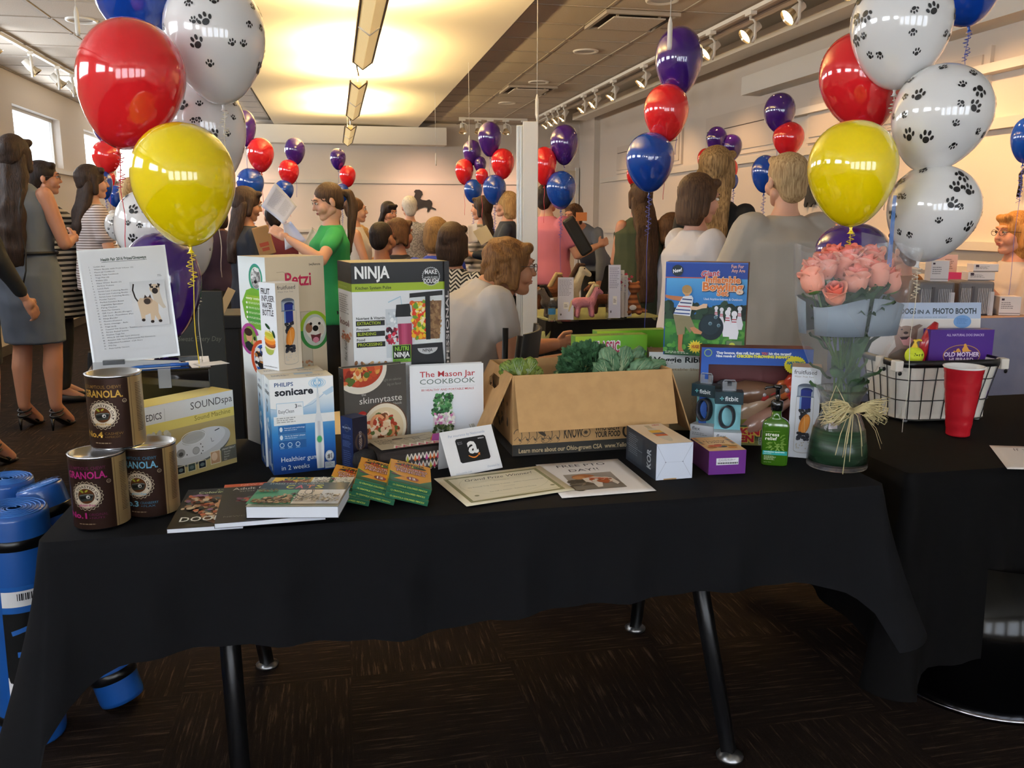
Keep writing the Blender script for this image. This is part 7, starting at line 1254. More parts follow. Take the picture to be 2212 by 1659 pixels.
    if bottom and not dress:
        X = Fuse()
        for hp_, kn, an, sd in LG: X.cap(hp_, .10*s*wf, kn, .07*s); X.cap(kn, .07*s, an+(kn-an)*.12, .058*s)
        Y = Fuse(T); Y.loft([(0, 0, .86*s, .165*s*wf, .125*s*wf), (0, 0, .93*s, .178*s*wf, .135*s*wf), (0, 0, 1.03*s, .148*s*wf, .118*s*wf)]); k = len(X.mb.v); X.mb.v += Y.mb.v; X.mb.f += [tuple(i+k for i in f) for f in Y.mb.f]; X.mb.m += Y.mb.m; X.mb.sm += Y.mb.sm
        if skirt: X = Fuse(T); X.loft([(0, 0, skirt*s, .2*s, .15*s), (0, 0, .8*s, .19*s, .145*s), (0, 0, .93*s, .18*s, .138*s), (0, 0, 1.04*s, .148*s, .118*s)])
        vs, fs = X.run(.016, 3, .004, px+3); MB().add(vs, fs, smooth=True).build('skirt' if skirt else 'trousers', bottom, root)
    for hp_, kn, an, sd in LG:
        mb = MB()
        if shoes == 'heels':
            f0 = V((an.x, an.y, 0)); mb.tube([f0+V((0, .15*s, .012)), f0+V((0, .08*s, .018)), f0+V((0, .0, .07)), f0+V((0, -.03*s, .085))], [.03, .036, .028, .026], 8, flat=.35); mb.tube([f0+V((0, -.045*s, .08)), f0+V((0, -.05*s, 0))], [.016, .006], 6)
            for z in (.10, .13): mb.tube([f0+V((.04*cos(a_), .045*sin(a_), z+.01*sin(a_))) for a_ in [2*pi*q/12 for q in range(12)]], .006, 5, closed=True)
            mb.tube([f0+V((-.035, .08*s, .03)), f0+V((0, .07*s, .062)), f0+V((.035, .08*s, .03))], .007, 5); mb.build('sandal', mat('black_leather', '141214', .4), root)
        else: mb.tube([(an.x, an.y-.05*s, .035), (an.x, an.y-.02*s, .045), (an.x, an.y+.1*s, .035), (an.x, an.y+.17*s, .022)], [.025, .042, .042, .024], 10, flat=.8); mb.build('shoe', mat('shoe_'+shoes, shoes, .5), root)
    # hair
    X = Fuse(Hd); hm = hairmat(*hair); st = style.split()[0]
    k_ = {'buzz': .94, 'short': 1.04, 'bob': 1.06, 'long': 1.05, 'pony': 1.0, 'curly': 1.05, 'updo': 1.06}[st]
    X.ell((0, -.020, .034), (.081*k_, .098*k_, .088*k_)); X.ell((0, -.05, .0), (.074*k_, .058*k_, .078))
    if st in ('bob', 'long', 'curly'):
        for sx in (-1, 1): X.cap((sx*.07, .0, .03), .026, (sx*.076, -.005, -.07), .024)
        X.cap((-.03, .07, .085), .022, (.05, .055, .08), .024)
    if st == 'bob': X.loft([(0, -.02, .04, .088, .085), (0, -.035, -.03, .092, .078), (0, -.04, -.09, .088, .066), (0, -.04, -.135, .07, .05)])
    if st == 'curly':
        rnd = random.Random(px)
        for q in range(90): a_ = rnd.uniform(pi*.93, pi*2.07); z = rnd.uniform(-.085, .105); k2 = 1 if z < .04 else math.sqrt(max(.1, 1-((z-.03)/.09)**2)); X.ell((.083*k2*cos(a_), -.02+.095*k2*sin(a_), z), (.014, .014, .014))
    if st == 'short': X.cap((-.03, .06, .09), .022, (.045, .05, .085), .024); X.ell((0, -.06, -.045), (.062, .05, .055))
    if st == 'updo': X.ell((0, -.11, .01), (.05, .045, .05)); X.cap((-.03, .065, .085), .02, (.03, .06, .088), .024)
    vs, fs = X.run(.0085*s if near else .012*s, 2, .004, px); mb = MB().add(vs, fs, smooth=True)
    if st in ('long', 'pony'):
        L = float(style.split()[1]) if ' ' in style else .35; Y = Fuse(); bk = T(V((0, -.13*s*wf-loose, 1.3*s))); bn = Rb@V((0, -.03, -1))
        if st == 'long':
            a0 = Hd(V((0, -.05, -.02))); P = [a0, Hd(V((0, -.07, -.10))), bk+V((0, .02*s, .06*s)), bk+bn*(L*.35*s), bk+bn*(L*s)]
            for q in (-1, -.5, 0, .5, 1): Y.chain([p+V((q*w_*s, 0, 0))+V((0, .02*abs(q)*s, 0)) for p, w_ in zip(P, (.045, .06, .07, .07, .055))], [.045*s, .038*s, .03*s, .026*s, .014*s])
        else:
            a0 = Hd(V((0, -.105, .03))); P = [a0, a0+V((0, -.05*s, .0)), a0+V((0, -.075*s, -.08*s)), a0+V((0, -.06*s, -.22*s)), a0+V((0, -.04*s, -(.12+L)*s))]; Y.chain(P, [.022*s, .026*s, .036*s, .03*s, .012*s])
            Y.cap(a0, .018*s, a0+V((0, -.02*s, 0)), .02*s)
        v2, f2 = Y.run(.012 if near else .016, 2, .012 if st == 'long' else .004, px); mb.add(v2, f2, smooth=True)
    mb.build('hair', hm, root)
    if glasses:
        mb = MB()
        for sx in (-1, 1):
            mb.tube([Hd(V((sx*.031+.021*cos(a_), .098, .004+.016*sin(a_)))) for a_ in [2*pi*q/14 for q in range(14)]], .0016, 5, closed=True); mb.tube([Hd(V((sx*.052, .096, .008))), Hd(V((sx*.074, .07, .01))), Hd(V((sx*.083, -.005, .006)))], .0016, 5)
        mb.tube([Hd(V((-.01, .1, .008))), Hd(V((0, .103, .011))), Hd(V((.01, .1, .008)))], .0016, 5); mb.build('glasses', mat('spectacle_frame', '2c2420', .3), root)
    # place so that the head is where the photograph has it
    rz = R(heading); off = Matrix.Rotation(rz, 3, 'Z')@V((hc.x, hc.y, 0)); root.location = (T_.x-off.x, T_.y-off.y, 0); root.rotation_euler = (0, 0, rz)
    root['_s'] = s; del root['_s']
    return root, sh, T, Hd, s
PL = lambda c: clothmat('plain', c); JN = PL('20283c'); BK = PL('131316')
DK = ('1e1512', '3a2a22'); BR = ('38261a', '5c402c'); BL = ('8c6c44', 'd0b07c'); GY = ('a8a49c', 'e0dcd4'); AU = ('5c3a20', '8c6438'); VD = ('100c0c', '2a2020')
S1, S2, S3 = 'c48c70', 'd8a488', 'a06c50'
down = ((.1, .05, -1), (.0, .25, -1)); fwd = ((.1, .35, -1), (-.1, 1, .15)); hold = ((.15, .3, -1), (-.5, .9, .35))
P1_ = person('woman in grey-blue sleeveless dress with black piping, seen from behind', 28, 293, 5.5, -16, S1, DK, 'long .32', clothmat('plain', '5a6474'), None, 0, {'L': ((.22, -.1, -1), (-.1, .5, -.6)), 'R': ((.25, .15, -1), (-.3, .8, .1))}, near=True, dress=.52, shoes='heels', face=False, wide=1.05)
person('person in black at the left picture edge, mostly cut off, bare legs', -128, 300, 4.6, -20, S1, DK, 'bob', BK, None, .9, {'R': ((.3, .1, -1), (.1, .5, -.8))}, dress=.55, shoes='heels', face=False)
person('woman in a black and cream striped cardigan behind the grey dress', 92, 348, 6.4, -75, S1, VD, 'short', clothmat('stripe', '1c1a1a', 'cfc6b4', .62), BK, .9, {'L': down, 'R': down}, glasses=True, loose=.06, shirt_z=.62)
person('dark haired woman in a white tee with thin brown stripes', 196, 357, 6.3, -62, S2, DK, 'long .08', clothmat('thin', 'd6cccb', '5c4840', 1.3), JN, .5, {'R': ((.15, .15, -1), (-.2, 1, -.2)), 'L': fwd}, near=True, shirt_z=.84, loose=.02)
person('blond person mostly hidden behind the left yellow balloon', 280, 385, 8, 10, S2, BL, 'long .2', PL('b8b4ac'), JN, .9, face=False)
person('woman in dark top and skirt behind the left balloons, bare legs', 466, 432, 7.0, 20, S1, DK, 'bob', PL('2c1c38'), PL('16161c'), .9, {'L': down, 'R': hold}, face=False, skirt=.55)
nav = person('woman with long dark hair in a navy polo holding a paper bag', 532, 405, 5.7, -68, S1, ('221814', '42302a'), 'long .12', PL('1c2230'), PL('2c3850'), .42, {'R': ((.05, .1, -1), (-.25, 1, .12)), 'L': ((.05, .3, -1), (-.2, 1, .1))}, near=True, wide=1.12, shirt_z=.82, hp=.2)
person('short haired person in a maroon top seen from behind the held paper', 588, 443, 7.4, 20, S2, VD, 'short', PL('5c1c34'), BK, .45, {'R': ((.3, .2, -1), (.1, .8, -.5)), 'L': down}, face=False, seated=False)
grn = person('woman with brown ponytail in a green tee reading a paper list', 706, 396, 5.25, 98, S2, ('2e2018', '54402e'), 'pony .28', clothmat('plain', '1f8c50'), BK, .42, {'L': ((.75, .40, -.5), (-.45, .85, .60)), 'R': ((.0, .35, -1), (.1, 1, -.1))}, near=True, hp=.28, hy=.15, shirt_z=.80, loose=.012)
person('woman in a white sleeveless top with a ponytail facing right', 768, 427, 7.4, -88, S2, BR, 'pony .2', PL('dcd8d4'), PL('8c8c94'), 0, {'R': ((.1, .3, -1), (0, .8, -.7)), 'L': fwd})
person('seated person in a dark red shirt with long fair hair', 775, 487, 7.7, -12, S2, BL, 'long .2', PL('8c1c24'), BK, .5, seated=True, face=False)
person('woman with long black hair in a maroon top near the far wall', 840, 436, 9.2, -142, S1, VD, 'long .1', PL('3c141c'), BK, .9, {'L': fwd, 'R': fwd}, hp=.25)
person('white haired woman in a grey patterned blouse seen from behind', 884, 424, 8.8, 4, S2, GY, 'short', clothmat('lace', '74747c', 'a8a8b0', 1.6), JN, .6, {'L': down, 'R': down}, wide=1.15, face=False)
person('person with very short dark hair in a black floral shirt, seated', 826, 478, 6.2, -38, S3, VD, 'buzz', clothmat('dots', '17151a', '8c7c80', 1.4), BK, .5, {'R': ((.2, .4, -1), (0, 1, 0)), 'L': fwd}, seated=True, female=False, face=False, wide=1.2)
person('seated person with short dark curls in a navy top', 864, 472, 7.1, -60, S1, BR, 'curly', PL('181a24'), BK, .6, {'R': ((.1, .5, -1), (0, 1, -.1)), 'L': fwd}, seated=True)
person('seated woman with light brown bob in a bright blue top', 942, 470, 6.8, -12, S2, ('5c4630', '94744c'), 'bob', PL('2038a8'), BK, .6, seated=True, face=False)
person('seated woman with dark bob in a black and white chevron top', 978, 482, 5.5, -30, S1, ('22160f', '3c2a20'), 'bob', clothmat('chevron', '17171a', 'd8d4cc', .9), BK, .5, {'R': ((.25, .5, -1), (-.1, 1, -.1)), 'L': fwd}, seated=True, face=False, near=True)
pl = person('woman with long dark hair in a plaid shirt holding a leaflet', 1040, 424, 7.9, 62, S1, DK, 'long .16', clothmat('stripe', 'c8c0b8', '6c6864', .5), PL('2c3448'), .8, {'L': ((.1, .35, -1), (.2, .9, -.1)), 'R': fwd}, face=False)
person('woman with blond hair in a dark denim jacket by the partition', 1092, 414, 7.6, 78, S2, BL, 'bob', PL('1c2638'), JN, .9, {'L': fwd, 'R': fwd})
sea = person('seated woman with curly brown hair, glasses, grey tee and khaki trousers', 1103, 486, 3.95, -86, 'b8805f', AU, 'curly', clothmat('plain', 'b8b0a8'), clothmat('plain', '8c8460'), .3, {'R': ((.16, .22, -1), (-.05, 1, .2)), 'L': ((.1, .5, -1), (0, 1, .1))}, seated=True, lean=.42, near=True, wide=1.32, glasses=True, hp=.05, shirt_z=.84, loose=.015, hunch=.055)
person('man in a pink polo and dark jeans behind the blue balloon', 1184, 398, 7.2, -55, S2, VD, 'short', PL('d0788a'), JN, .45, {'R': ((.3, .35, -1), (.2, 1, .35)), 'L': down}, female=False, face=False, shirt_z=.86, loose=.03, wide=1.1)
person('person in a grey-blue shirt leaning over the far table', 1238, 458, 8.2, 130, S1, BR, 'short', PL('6c7484'), BK, .85, {'R': ((.2, .1, -1), (0, .3, -1)), 'L': ((.3, .2, -1), (0, .2, -1))}, female=False, lean=.75, H=1.72, face=False)
person('woman with waist length brown hair in a dark green sleeveless top', 1384, 392, 6.4, 6, S1, ('2c1e16', '4c3626'), 'long .5', clothmat('plain', '2e3826'), BK, 0, {'R': ((.2, .1, -1), (-.1, .2, -.9)), 'L': ((.05, .3, -1), (-.4, .8, 0))}, near=True, face=False, shirt_z=.62, loose=.035)
person('brown haired person in a pale blue shirt in the background', 1455, 458, 6.4, -60, S2, BR, 'short', PL('b0b8d0'), JN, .5, seated=True, female=False)
person('older woman with brown bob and white cardigan in profile', 1513, 378, 3.95, -84, 'd09c84', ('36241a', '5c4430'), 'bob', clothmat('plain', 'cfc8c6'), BK, .95, {'R': ((.15, .25, -1), (-.4, .9, .1)), 'L': fwd}, near=True, hp=.12, wide=1.12, loose=.03)
person('tall blond woman in a black top behind the brown bob', 1552, 318, 4.5, -40, S1, ('5c4428', 'b89464'), 'long .12', BK, BK, .6, near=True, face=True, hy=-.2)
person('woman with short blond hair in a beige jacket and navy floral trousers', 1700, 332, 3.7, 4, S2, ('8c6c48', 'ccb084'), 'short', clothmat('plain', 'a8a094'), clothmat('lace', '1c2440', '6c7ca0', .35), .95, {'L': ((.42, .1, -1), (-.5, .8, .1)), 'R': ((.3, .1, -1), (-.2, .7, -.3))}, near=True, face=False, wide=1.12, shirt_z=.74, loose=.05)
person('seated person with glasses peering between the beige jacket and the yellow balloon', 1795, 460, 6.2, 176, S2, AU, 'short', PL('8c5048'), BK, .6, seated=True, glasses=True)
person('person in a brown jacket hidden behind the lowest right paw balloon', 1952, 500, 5.5, 30, S1, BR, 'short', PL('7c5c40'), BK, .95, {'R': ((.4, .3, -1), (-.2, 1, 0)), 'L': ((.2, .3, -1), (-.2, 1, 0))}, seated=True, face=False, loose=.03)
bob = person('woman with blond bob, glasses and pale shirt at the right table', 2196, 458, 5.3, 86, 'd09478', ('9c6430', 'cc9854'), 'bob', clothmat('plain', 'b4aca8'), BK, .6, {'L': ((.15, .35, -1), (-.25, .55, .75)), 'R': ((.1, .55, -.8), (.0, .9, .35))}, seated=True, near=True, glasses=True)

def piping(pr, T, s, wf):
    m = mat('black_piping', '0c0c0e', .6); tp = lambda x, y, z: T(V((x, y, z)))
    MB().tube([tp(.165*s*wf*cos(2*pi*q/40), -.003+.132*s*wf*sin(2*pi*q/40), 1.045*s) for q in range(40)], .009, 6, closed=True, flat=1.3).build('belt_piping', m, pr)
    for sx in (-1, 1): MB().tube([tp(sx*x*s, -y*s, z*s) for x, y, z in ((.085, .105, 1.40), (.075, .128, 1.30), (.075, .135, 1.18), (.085, .128, 1.05), (.09, .152, .95), (.07, .166, .86))], .006, 6).build('seam_piping', m, pr)
piping(P1_[0], P1_[2], P1_[4], 1.05)
# ================================================================ background tables and what stands on them
def bg_table(pts_z, lb, top_m, skirt_m, z=.74, depth=.75, x0=None, x1=None, y0=None, rz=0):
    t = thing('draped_table', ((x0+x1)/2, y0+depth/2, 0), lb, 'table', rz=rz); w = (x1-x0)/2; d = depth/2; mb = MB(); n = 40; P = []
    for i in range(n):
        a = 2*pi*i/n; e = .14; c, s_ = cos(a), sin(a); P.append((math.copysign(abs(c)**e, c)*w, math.copysign(abs(s_)**e, s_)*d))
    vs = []
    for k, zz_ in enumerate((z-.002, z-.03, z*.5, .02)):
        for i, (x, y) in enumerate(P): q = (0, .004, .02, .035)[k]; f_ = .014*sin(i*1.9)*k/3; r_ = math.hypot(x, y); vs.append((x*(1+(q+f_)/r_), y*(1+(q+f_)/r_), zz_))
    mb.add(vs, [(k*n+i, (k+1)*n+i, (k+1)*n+(i+1) % n, k*n+(i+1) % n) for k in range(3) for i in range(n)], smooth=True); mb.build('cloth_skirt', skirt_m, t)
    MB().add([(x, y, z) for x, y in P]+[(x, y, z-.02) for x, y in P], [tuple(range(n)), tuple(range(2*n-1, n-1, -1))]+[(i, i+n, (i+1) % n+n, (i+1) % n) for i in range(n)]).build('cloth_top', top_m, t)
    for sx in (-1, 1):
        for sy in (-1, 1): MB().tube([(sx*(w-.1), sy*(d-.08), 0), (sx*(w-.1), sy*(d-.08), z-.02)], .015, 6).build('leg', STEEL, t)
    return t
BCL = mat('black_bg_cloth', '0c0c0e', .9); OLV = noisemix('olive_cloth', '6c7048', '828458', 3, .8)
A, B = onZ(1177, 696, .74), onZ(1412, 680, .74); bg_table(0, 'black draped table with an olive runner holding plush horses', OLV, BCL, x0=A.x, x1=B.x, y0=A.y+.1, rz=R(4)); GT = A.y+.1
C_ = A+V((-.02, -.0, 0)); mb = MB(); vs = [(x, y, z) for x, y, z in ((C_.x-.02, C_.y+.62, .745), (C_.x+.1, C_.y+.1, .745), (C_.x+.06, C_.y+.06, .60), (C_.x-.03, C_.y+.12, .55), (C_.x-.1, C_.y+.5, .60))]; mb.add(vs, [(0, 4, 3, 2, 1)]); o = mb.build('cloth_corner', noisemix('pale_green_cloth', '8c945c', 'c0c8a0', 6, .8), solid=.004); tag(o, 'pale green cloth corner hanging off the left end of the plush horse table', 'cloth')
A, B = onZ(1208, 590, .74), onZ(1300, 590, .74); bg_table(0, 'black draped table at the far door side, papers on it', BCL, BCL, x0=A.x-.1, x1=A.x+1.2, y0=7.6)
bg_table(0, 'black draped table behind the seated row of women', BCL, BCL, x0=.3, x1=1.9, y0=8.0)
RCL = mat('red_cloth', '8c141c', .8); A = onZ(1000, 618, .74); bg_table(0, 'small red draped table between the chevron top and the seated grey shirt', mat('red_cloth_top', 'b07070', .8), RCL, x0=A.x-.15, x1=A.x+.45, y0=A.y, depth=.5)
bg_table(0, 'black draped table far back behind the navy polo woman', BCL, BCL, x0=-1.6, x1=-.3, y0=8.8)
A = onZ(400, 668, .74); bg_table(0, 'low black draped table left of the treat camera carton', BCL, BCL, x0=-1.25, x1=-.42, y0=4.6, depth=.7)
LB = noisemix('pale_blue_cloth', '7c84a4', '8c94b0', 4, .8, bump=.3); bg_table(0, 'pale blue draped table with grey cases and white boxes at the right', mat('pink_grey_top', 'b89c8c', .7), LB, x0=2.75, x1=4.3, y0=4.30, depth=.5, z=.84)
# plush animals
def plush(name, px, py, Y, lb, m, shapes, extras=(), sc=1.):
    P = onY(px, py, Y); t = thing(name, (P.x, P.y, P.z), lb, 'plush toy', 'plush animals on the olive table'); F = Fuse()
    for sh_ in shapes:
        if sh_[0] == 'c': F.cap(V(sh_[1])*sc, sh_[2]*sc, V(sh_[3])*sc, sh_[4]*sc)
        else: F.ell(V(sh_[1])*sc, tuple(q*sc for q in sh_[2]))
    vs, fs = F.run(.008, 2, .003, px); MB().add(vs, fs, smooth=True).build('plush_body', m, t)
    for nm, mm, shp in extras:
        F = Fuse()
        for sh_ in shp:
            if sh_[0] == 'c': F.cap(V(sh_[1])*sc, sh_[2]*sc, V(sh_[3])*sc, sh_[4]*sc)
            else: F.ell(V(sh_[1])*sc, tuple(q*sc for q in sh_[2]))
        MB().add(F.mb.v, F.mb.f, smooth=True).build(nm, mm, t)
    P.z = max(P.z, .745); t.location.z = P.z; return t
PF = lambda n_, c: mat('plush_'+n_, c, .95, bump=(120, .5)); EYE = mat('bead_eye', '101010', .2)
def horse(px, py, Y, lb, c, mane, fl=1, sc=1.): 
    legs = [('c', (x, y, .02), .022, (x*.9, y*.8, .11), .026) for x in (-.07, .07) for y in (-.025, .025)]
    return plush('plush_horse', px, py, Y, lb, PF(c, c), [('c', (-.08, 0, .14), .05, (.06, 0, .14), .05)]+legs+[('c', (fl*.07, 0, .15), .042, (fl*.11, 0, .25), .028), ('c', (fl*.11, 0, .26), .03, (fl*.165, 0, .225), .019), ('c', (fl*.09, .015, .28), .009, (fl*.085, .018, .31), .005)],
        [('mane', PF(mane, mane), [('c', (fl*.085, 0, .29), .017, (fl*.03, 0, .19), .02), ('e', (fl*.11, 0, .29), (.03, .02, .015))]), ('tail', PF(mane, mane), [('c', (-fl*.12, 0, .15), .014, (-fl*.15, -.01, .06), .022)]), ('eye', EYE, [('e', (fl*.125, -.024, .268), (.005, .004, .005))])], sc)
horse(1222, 664, 5.75, 'cream plush horse with a dark mane standing behind the leaflets', 'dcd0b0', '3c2418', 1, 1.)
horse(1180, 668, 5.68, 'brown plush horse with a fair tail at the seated woman\'s hands', '6c4024', 'c8ac78', 1, .82)
horse(1196, 686, 5.52, 'grey plush donkey behind the small water bottle', '6c625c', '2c2422', -1, .72)
horse(1300, 678, 5.6, 'dark brown plush horse behind the pink pony', '5c3424', 'dcc898', -1, .72)
horse(1262, 686, 5.45, 'pink plush pony with a fair mane at the front of the olive table', 'd88c98', 'dccca0', 1, .72)
plush('plush_tiger', 1364, 680, 5.55, 'sitting ginger striped plush cat at the right of the olive table', clothmat('stripe', 'a8683c', '6c3a1c', .7), [('c', (0, 0, .06), .055, (0, .01, .13), .04), ('e', (.01, -.01, .185), (.045, .04, .04)), ('e', (-.025, -.01, .22), (.014, .008, .014)), ('e', (.04, -.01, .22), (.014, .008, .014)), ('c', (-.04, -.04, .025), .024, (-.03, -.01, .06), .03), ('c', (.04, -.04, .025), .024, (.03, -.01, .06), .03), ('c', (.05, .03, .03), .02, (.1, .0, .025), .015)], [('name_tag', PW, [('e', (-.01, -.055, .055), (.026, .004, .018))])], 1.)
# leaflet holders
ACL = mat('clear_acrylic', 'ffffff', .03, Transmission_Weight=1., IOR=1.1, Alpha=.3)
def leaflets(px, py, Y, rz, n, w, h, lb, lean=.25, step=.02):
    P = onY(px, py, Y); P.z = .745; t = thing('leaflet_rack', P, lb, 'leaflet rack', rz=rz)
    MB().box(-w/2-.006, w/2+.006, -.03, .03+step*n, 0, .004).box(-w/2-.006, -w/2-.003, -.03, .03+step*n, .004, h*.5).box(w/2+.003, w/2+.006, -.03, .03+step*n, .004, h*.5).build('rack_frame', ACL, t)
    for k in range(n):
        a = Art(60, 150); a.rect(0, 0, 60, 150, ('d8dcf0', 'e0dcd8', 'd0d0d0')[k % 3]); a.greek(5, 8, 50, 60, 12, '9ca0c0', k); a.rect(22, 88, 20, 24, 'f0f0f0'); a.greek(25, 96, 14, 12, 3, '6c6c74', k+3); a.ell(12, 132, 3, 4, '50505c', 8)
        z0 = .01-.0*k; hh = h*(1-.1*k); x0 = -w/2+.03*k; b = MB().add([(x0, .03*k, z0), (x0+w*.8, .03*k, z0), (x0+w*.8, .03*k+hh*lean, hh), (x0, .03*k+hh*lean, hh)], [(0, 1, 2, 3)]).build('leaflet_stack', PW, t, solid=.008)
        a.build('leaflet_print', (x0, .03*k+hh*lean-.005, hh), (w*.8, 0, 0), (0, -hh*lean, z0-hh), t)
leaflets(1330, 688, 5.45, R(-10), 4, .10, .36, 'clear stepped rack of white leaflets on the olive table', .1)
leaflets(1226, 690, 5.42, R(-14), 1, .13, .28, 'clear holder with two lilac leaflets leaning among the plush horses', .3)
def bottle(px, py, Y, lb, h=.2, label='3c88c0'):
    P = onY(px, py, Y); P.z = .745 if P.z < .9 else P.z; t = thing('water_bottle', P, lb, 'water bottle', 'clear water bottles'); r = h*.16
    MB().lathe([(.001, 0), (r, .004), (r, h*.3), (r*.94, h*.33), (r, h*.36), (r, h*.66), (r*.85, h*.76), (r*.4, h*.9), (r*.38, h*.93), (.001, h*.93)], 20).build('bottle_shell', mat('bottle_plastic', 'dfe8ec', .05, Transmission_Weight=.9, IOR=1.15, Alpha=.45), t); MB().lathe([(r*1.01, h*.32), (r*1.01, h*.56)], 20).build('label', mat('label_'+label, label, .4), t); MB().lathe([(r*.45, h*.92), (r*.45, h), (.001, h)], 14).build('cap', mat('bottle_cap', 'e4e8ec', .4), t)
bottle(1192, 690, 5.40, 'small water bottle with a blue label before the grey plush donkey', .155); bottle(1124, 640, 5.5, 'taller water bottle in front of the white partition', .24, '8c98a8'); bottle(1010, 640, onZ(1010, 622, .74).y+.1, 'water bottle on the small red table', .2, '60a0d0')
# chairs
def chair(px, py, Y, rz, lb, seat='1a1a1c', back=True, h=.9, grp=None):
    P = onY(px, py, Y); t = thing('chair', (P.x, P.y, 0), lb, 'chair', grp, rz); sm = mat('seat_'+seat, seat, .5); boxo('seat', -.23, .23, -.22, .22, .43, .48, sm, t, bevel=.015)
    for sx in (-1, 1):
        for sy in (-1, 1): MB().tube([(sx*.22, sy*.22, 0), (sx*.2, sy*.19, .44)], .013, 8).build('leg', STEEL if seat != 'c8c8cc' else ALU, t)
    if back:
        vs = []; K = 8
        for j in range(5):
            for i in range(K+1): u = i/K*2-1; vs.append((u*.21*(1-.06*j), -.22-.06*j/4-.035*(1-u*u), .5+(h-.5)*j/4))
        MB().add(vs, [(j*(K+1)+i, j*(K+1)+i+1, (j+1)*(K+1)+i+1, (j+1)*(K+1)+i) for j in range(4) for i in range(K)], smooth=True).build('backrest', mat('mesh_back', '15161c', .6), t, solid=.012)
        for sx in (-1, 1): MB().tube([(sx*.2, -.2, .45), (sx*.215, -.23, .6), (sx*.2, -.27, h)], .012, 8).build('back_post', STEEL, t)
    return t
chair(1000, 720, 3.42, R(68), 'black chair with curved back beside the seated grey shirt woman', h=.97)
chair(1042, 745, 3.95, R(-86), 'chair with a pale grey padded seat under the khaki trousers', 'a8acb4', False)
chair(716, 720, 3.95, R(20), 'chair with a cream padded seat between the tall cartons', 'cbb58c', False)
chair(1052, 640, 6.2, R(-60), 'dark blue backed chair behind the seated grey shirt woman', '2c3850')
P = onY(1092, 700, 3.3); MB().tube([(P.x, P.y, .98), (P.x-.004, P.y, .8), (P.x-.002, P.y, .6), (P.x+.002, P.y, .42)], .012, 6, flat=.3).build('bag_strap', mat('black_strap_m', '100f10', .4)); o = bpy.data.objects['bag_strap']; tag(o, 'black bag strap hanging from the black chair back', 'strap')
# phlox in dark vase, far flowers
P = onY(1421, 680, 4.9); P.z = .74; t = thing('dark_flower_vase', (P.x, 5.55, .742), 'dark vase with a pinkish red flower head beside the bowling set box', 'flower'); MB().lathe([(.001, 0), (.03, 0), (.02, .05), (.03, .12), (.012, .2), (.001, .2)], 12).build('vase', mat('black_glass', '0c1418', .1), t)
mb = MB(); rnd = random.Random(3)
for q in range(40): p = V((rnd.gauss(0, .022), rnd.gauss(0, .02), .25+rnd.gauss(0, .02))); mb.add([p+V((.012, 0, 0)), p+V((0, .004, .012)), p+V((-.012, 0, .002)), p+V((0, -.005, -.01))], [(0, 1, 2, 3)])
mb.build('petals', mat('crimson_petal', '9c2c4c', .6), t, solid=.002)['kind'] = 'stuff'; MB().tube([(0, 0, .19), (0, 0, .26)], .004, 5).build('stem', SEP, t)
# papers and held things
def heldsheet(pts, D, name, lb, m, art=None, bend=.02, cat='paper'):
    Q = [onD(x, y, d_) for (x, y), d_ in zip(pts, D)]; c = sum(Q, V((0, 0, 0)))/4; t = thing(name, c, lb, cat); F = lambda u, v: (Q[0]*(1-u)*(1-v)+Q[1]*u*(1-v)+Q[2]*u*v+Q[3]*(1-u)*v)-c+_h*(bend*sin(pi*u)); n = 8
    MB().add([F(i/n, j/n) for j in range(n+1) for i in range(n+1)], [(j*(n+1)+i, (j+1)*(n+1)+i, (j+1)*(n+1)+i+1, j*(n+1)+i+1) for j in range(n) for i in range(n)], smooth=True).build('paper_sheet', m, t, solid=.001)
    if art:
        mb = MB(); N_ = (Q[1]-Q[0]).cross(Q[3]-Q[0]).normalized(); N_ = N_ if N_.dot(CP-c) > 0 else -N_
        mb.v = [tuple(F(x/art.W, y/art.H)+N_*(.003+z_*.0002)) for x, y, z_ in art.v]; mb.f = art.f; mb.m = [0]*len(art.f); mb.sm = [False]*len(art.f); mb.c = art.c; mb.build('page_print', PRINT, t, ink=True)
    return t
PB_ = mat('bluish_paper', 'c4cce4', .7); a = Art(100, 130); a.greek(12, 18, 36, 90, 22, '8c94b0', 2, .3); a.greek(54, 22, 34, 80, 20, '98a0b8', 3, .3)
heldsheet([(594, 394), (641, 446), (612, 485), (564, 446)], [5.0, 5.05, 4.95, 4.95], 'paper_list', 'sheet of printed paper held up by the green shirt woman', PB_, a)
heldsheet([(612, 484), (628, 478), (662, 520), (616, 540)], [4.97, 4.97, 5.0, 4.95], 'paper_list', 'second page hanging below the held printed sheet', PB_)
heldsheet([(674, 490), (690, 508), (678, 536), (650, 536)], [5.6]*4, 'paper_bundle', 'white folded papers behind the green shirt woman\'s forearm', PW)
heldsheet([(1010, 487), (1030, 482), (1032, 522), (1012, 527)], [7.3]*4, 'white_sheet', 'white sheet held by the plaid shirt woman', PW)
a = Art(100, 60); a.rect(0, 0, 100, 60, 'c0b498'); a.rect(0, 0, 50, 34, '7c9c3c'); a.greek(54, 10, 40, 40, 8, '8c8468', 2); heldsheet([(1022, 500), (1050, 486), (1066, 514), (1040, 530)], [7.0]*4, 'leaflet', 'cream and green leaflet behind the seated grey shirt woman', PAPER, a)
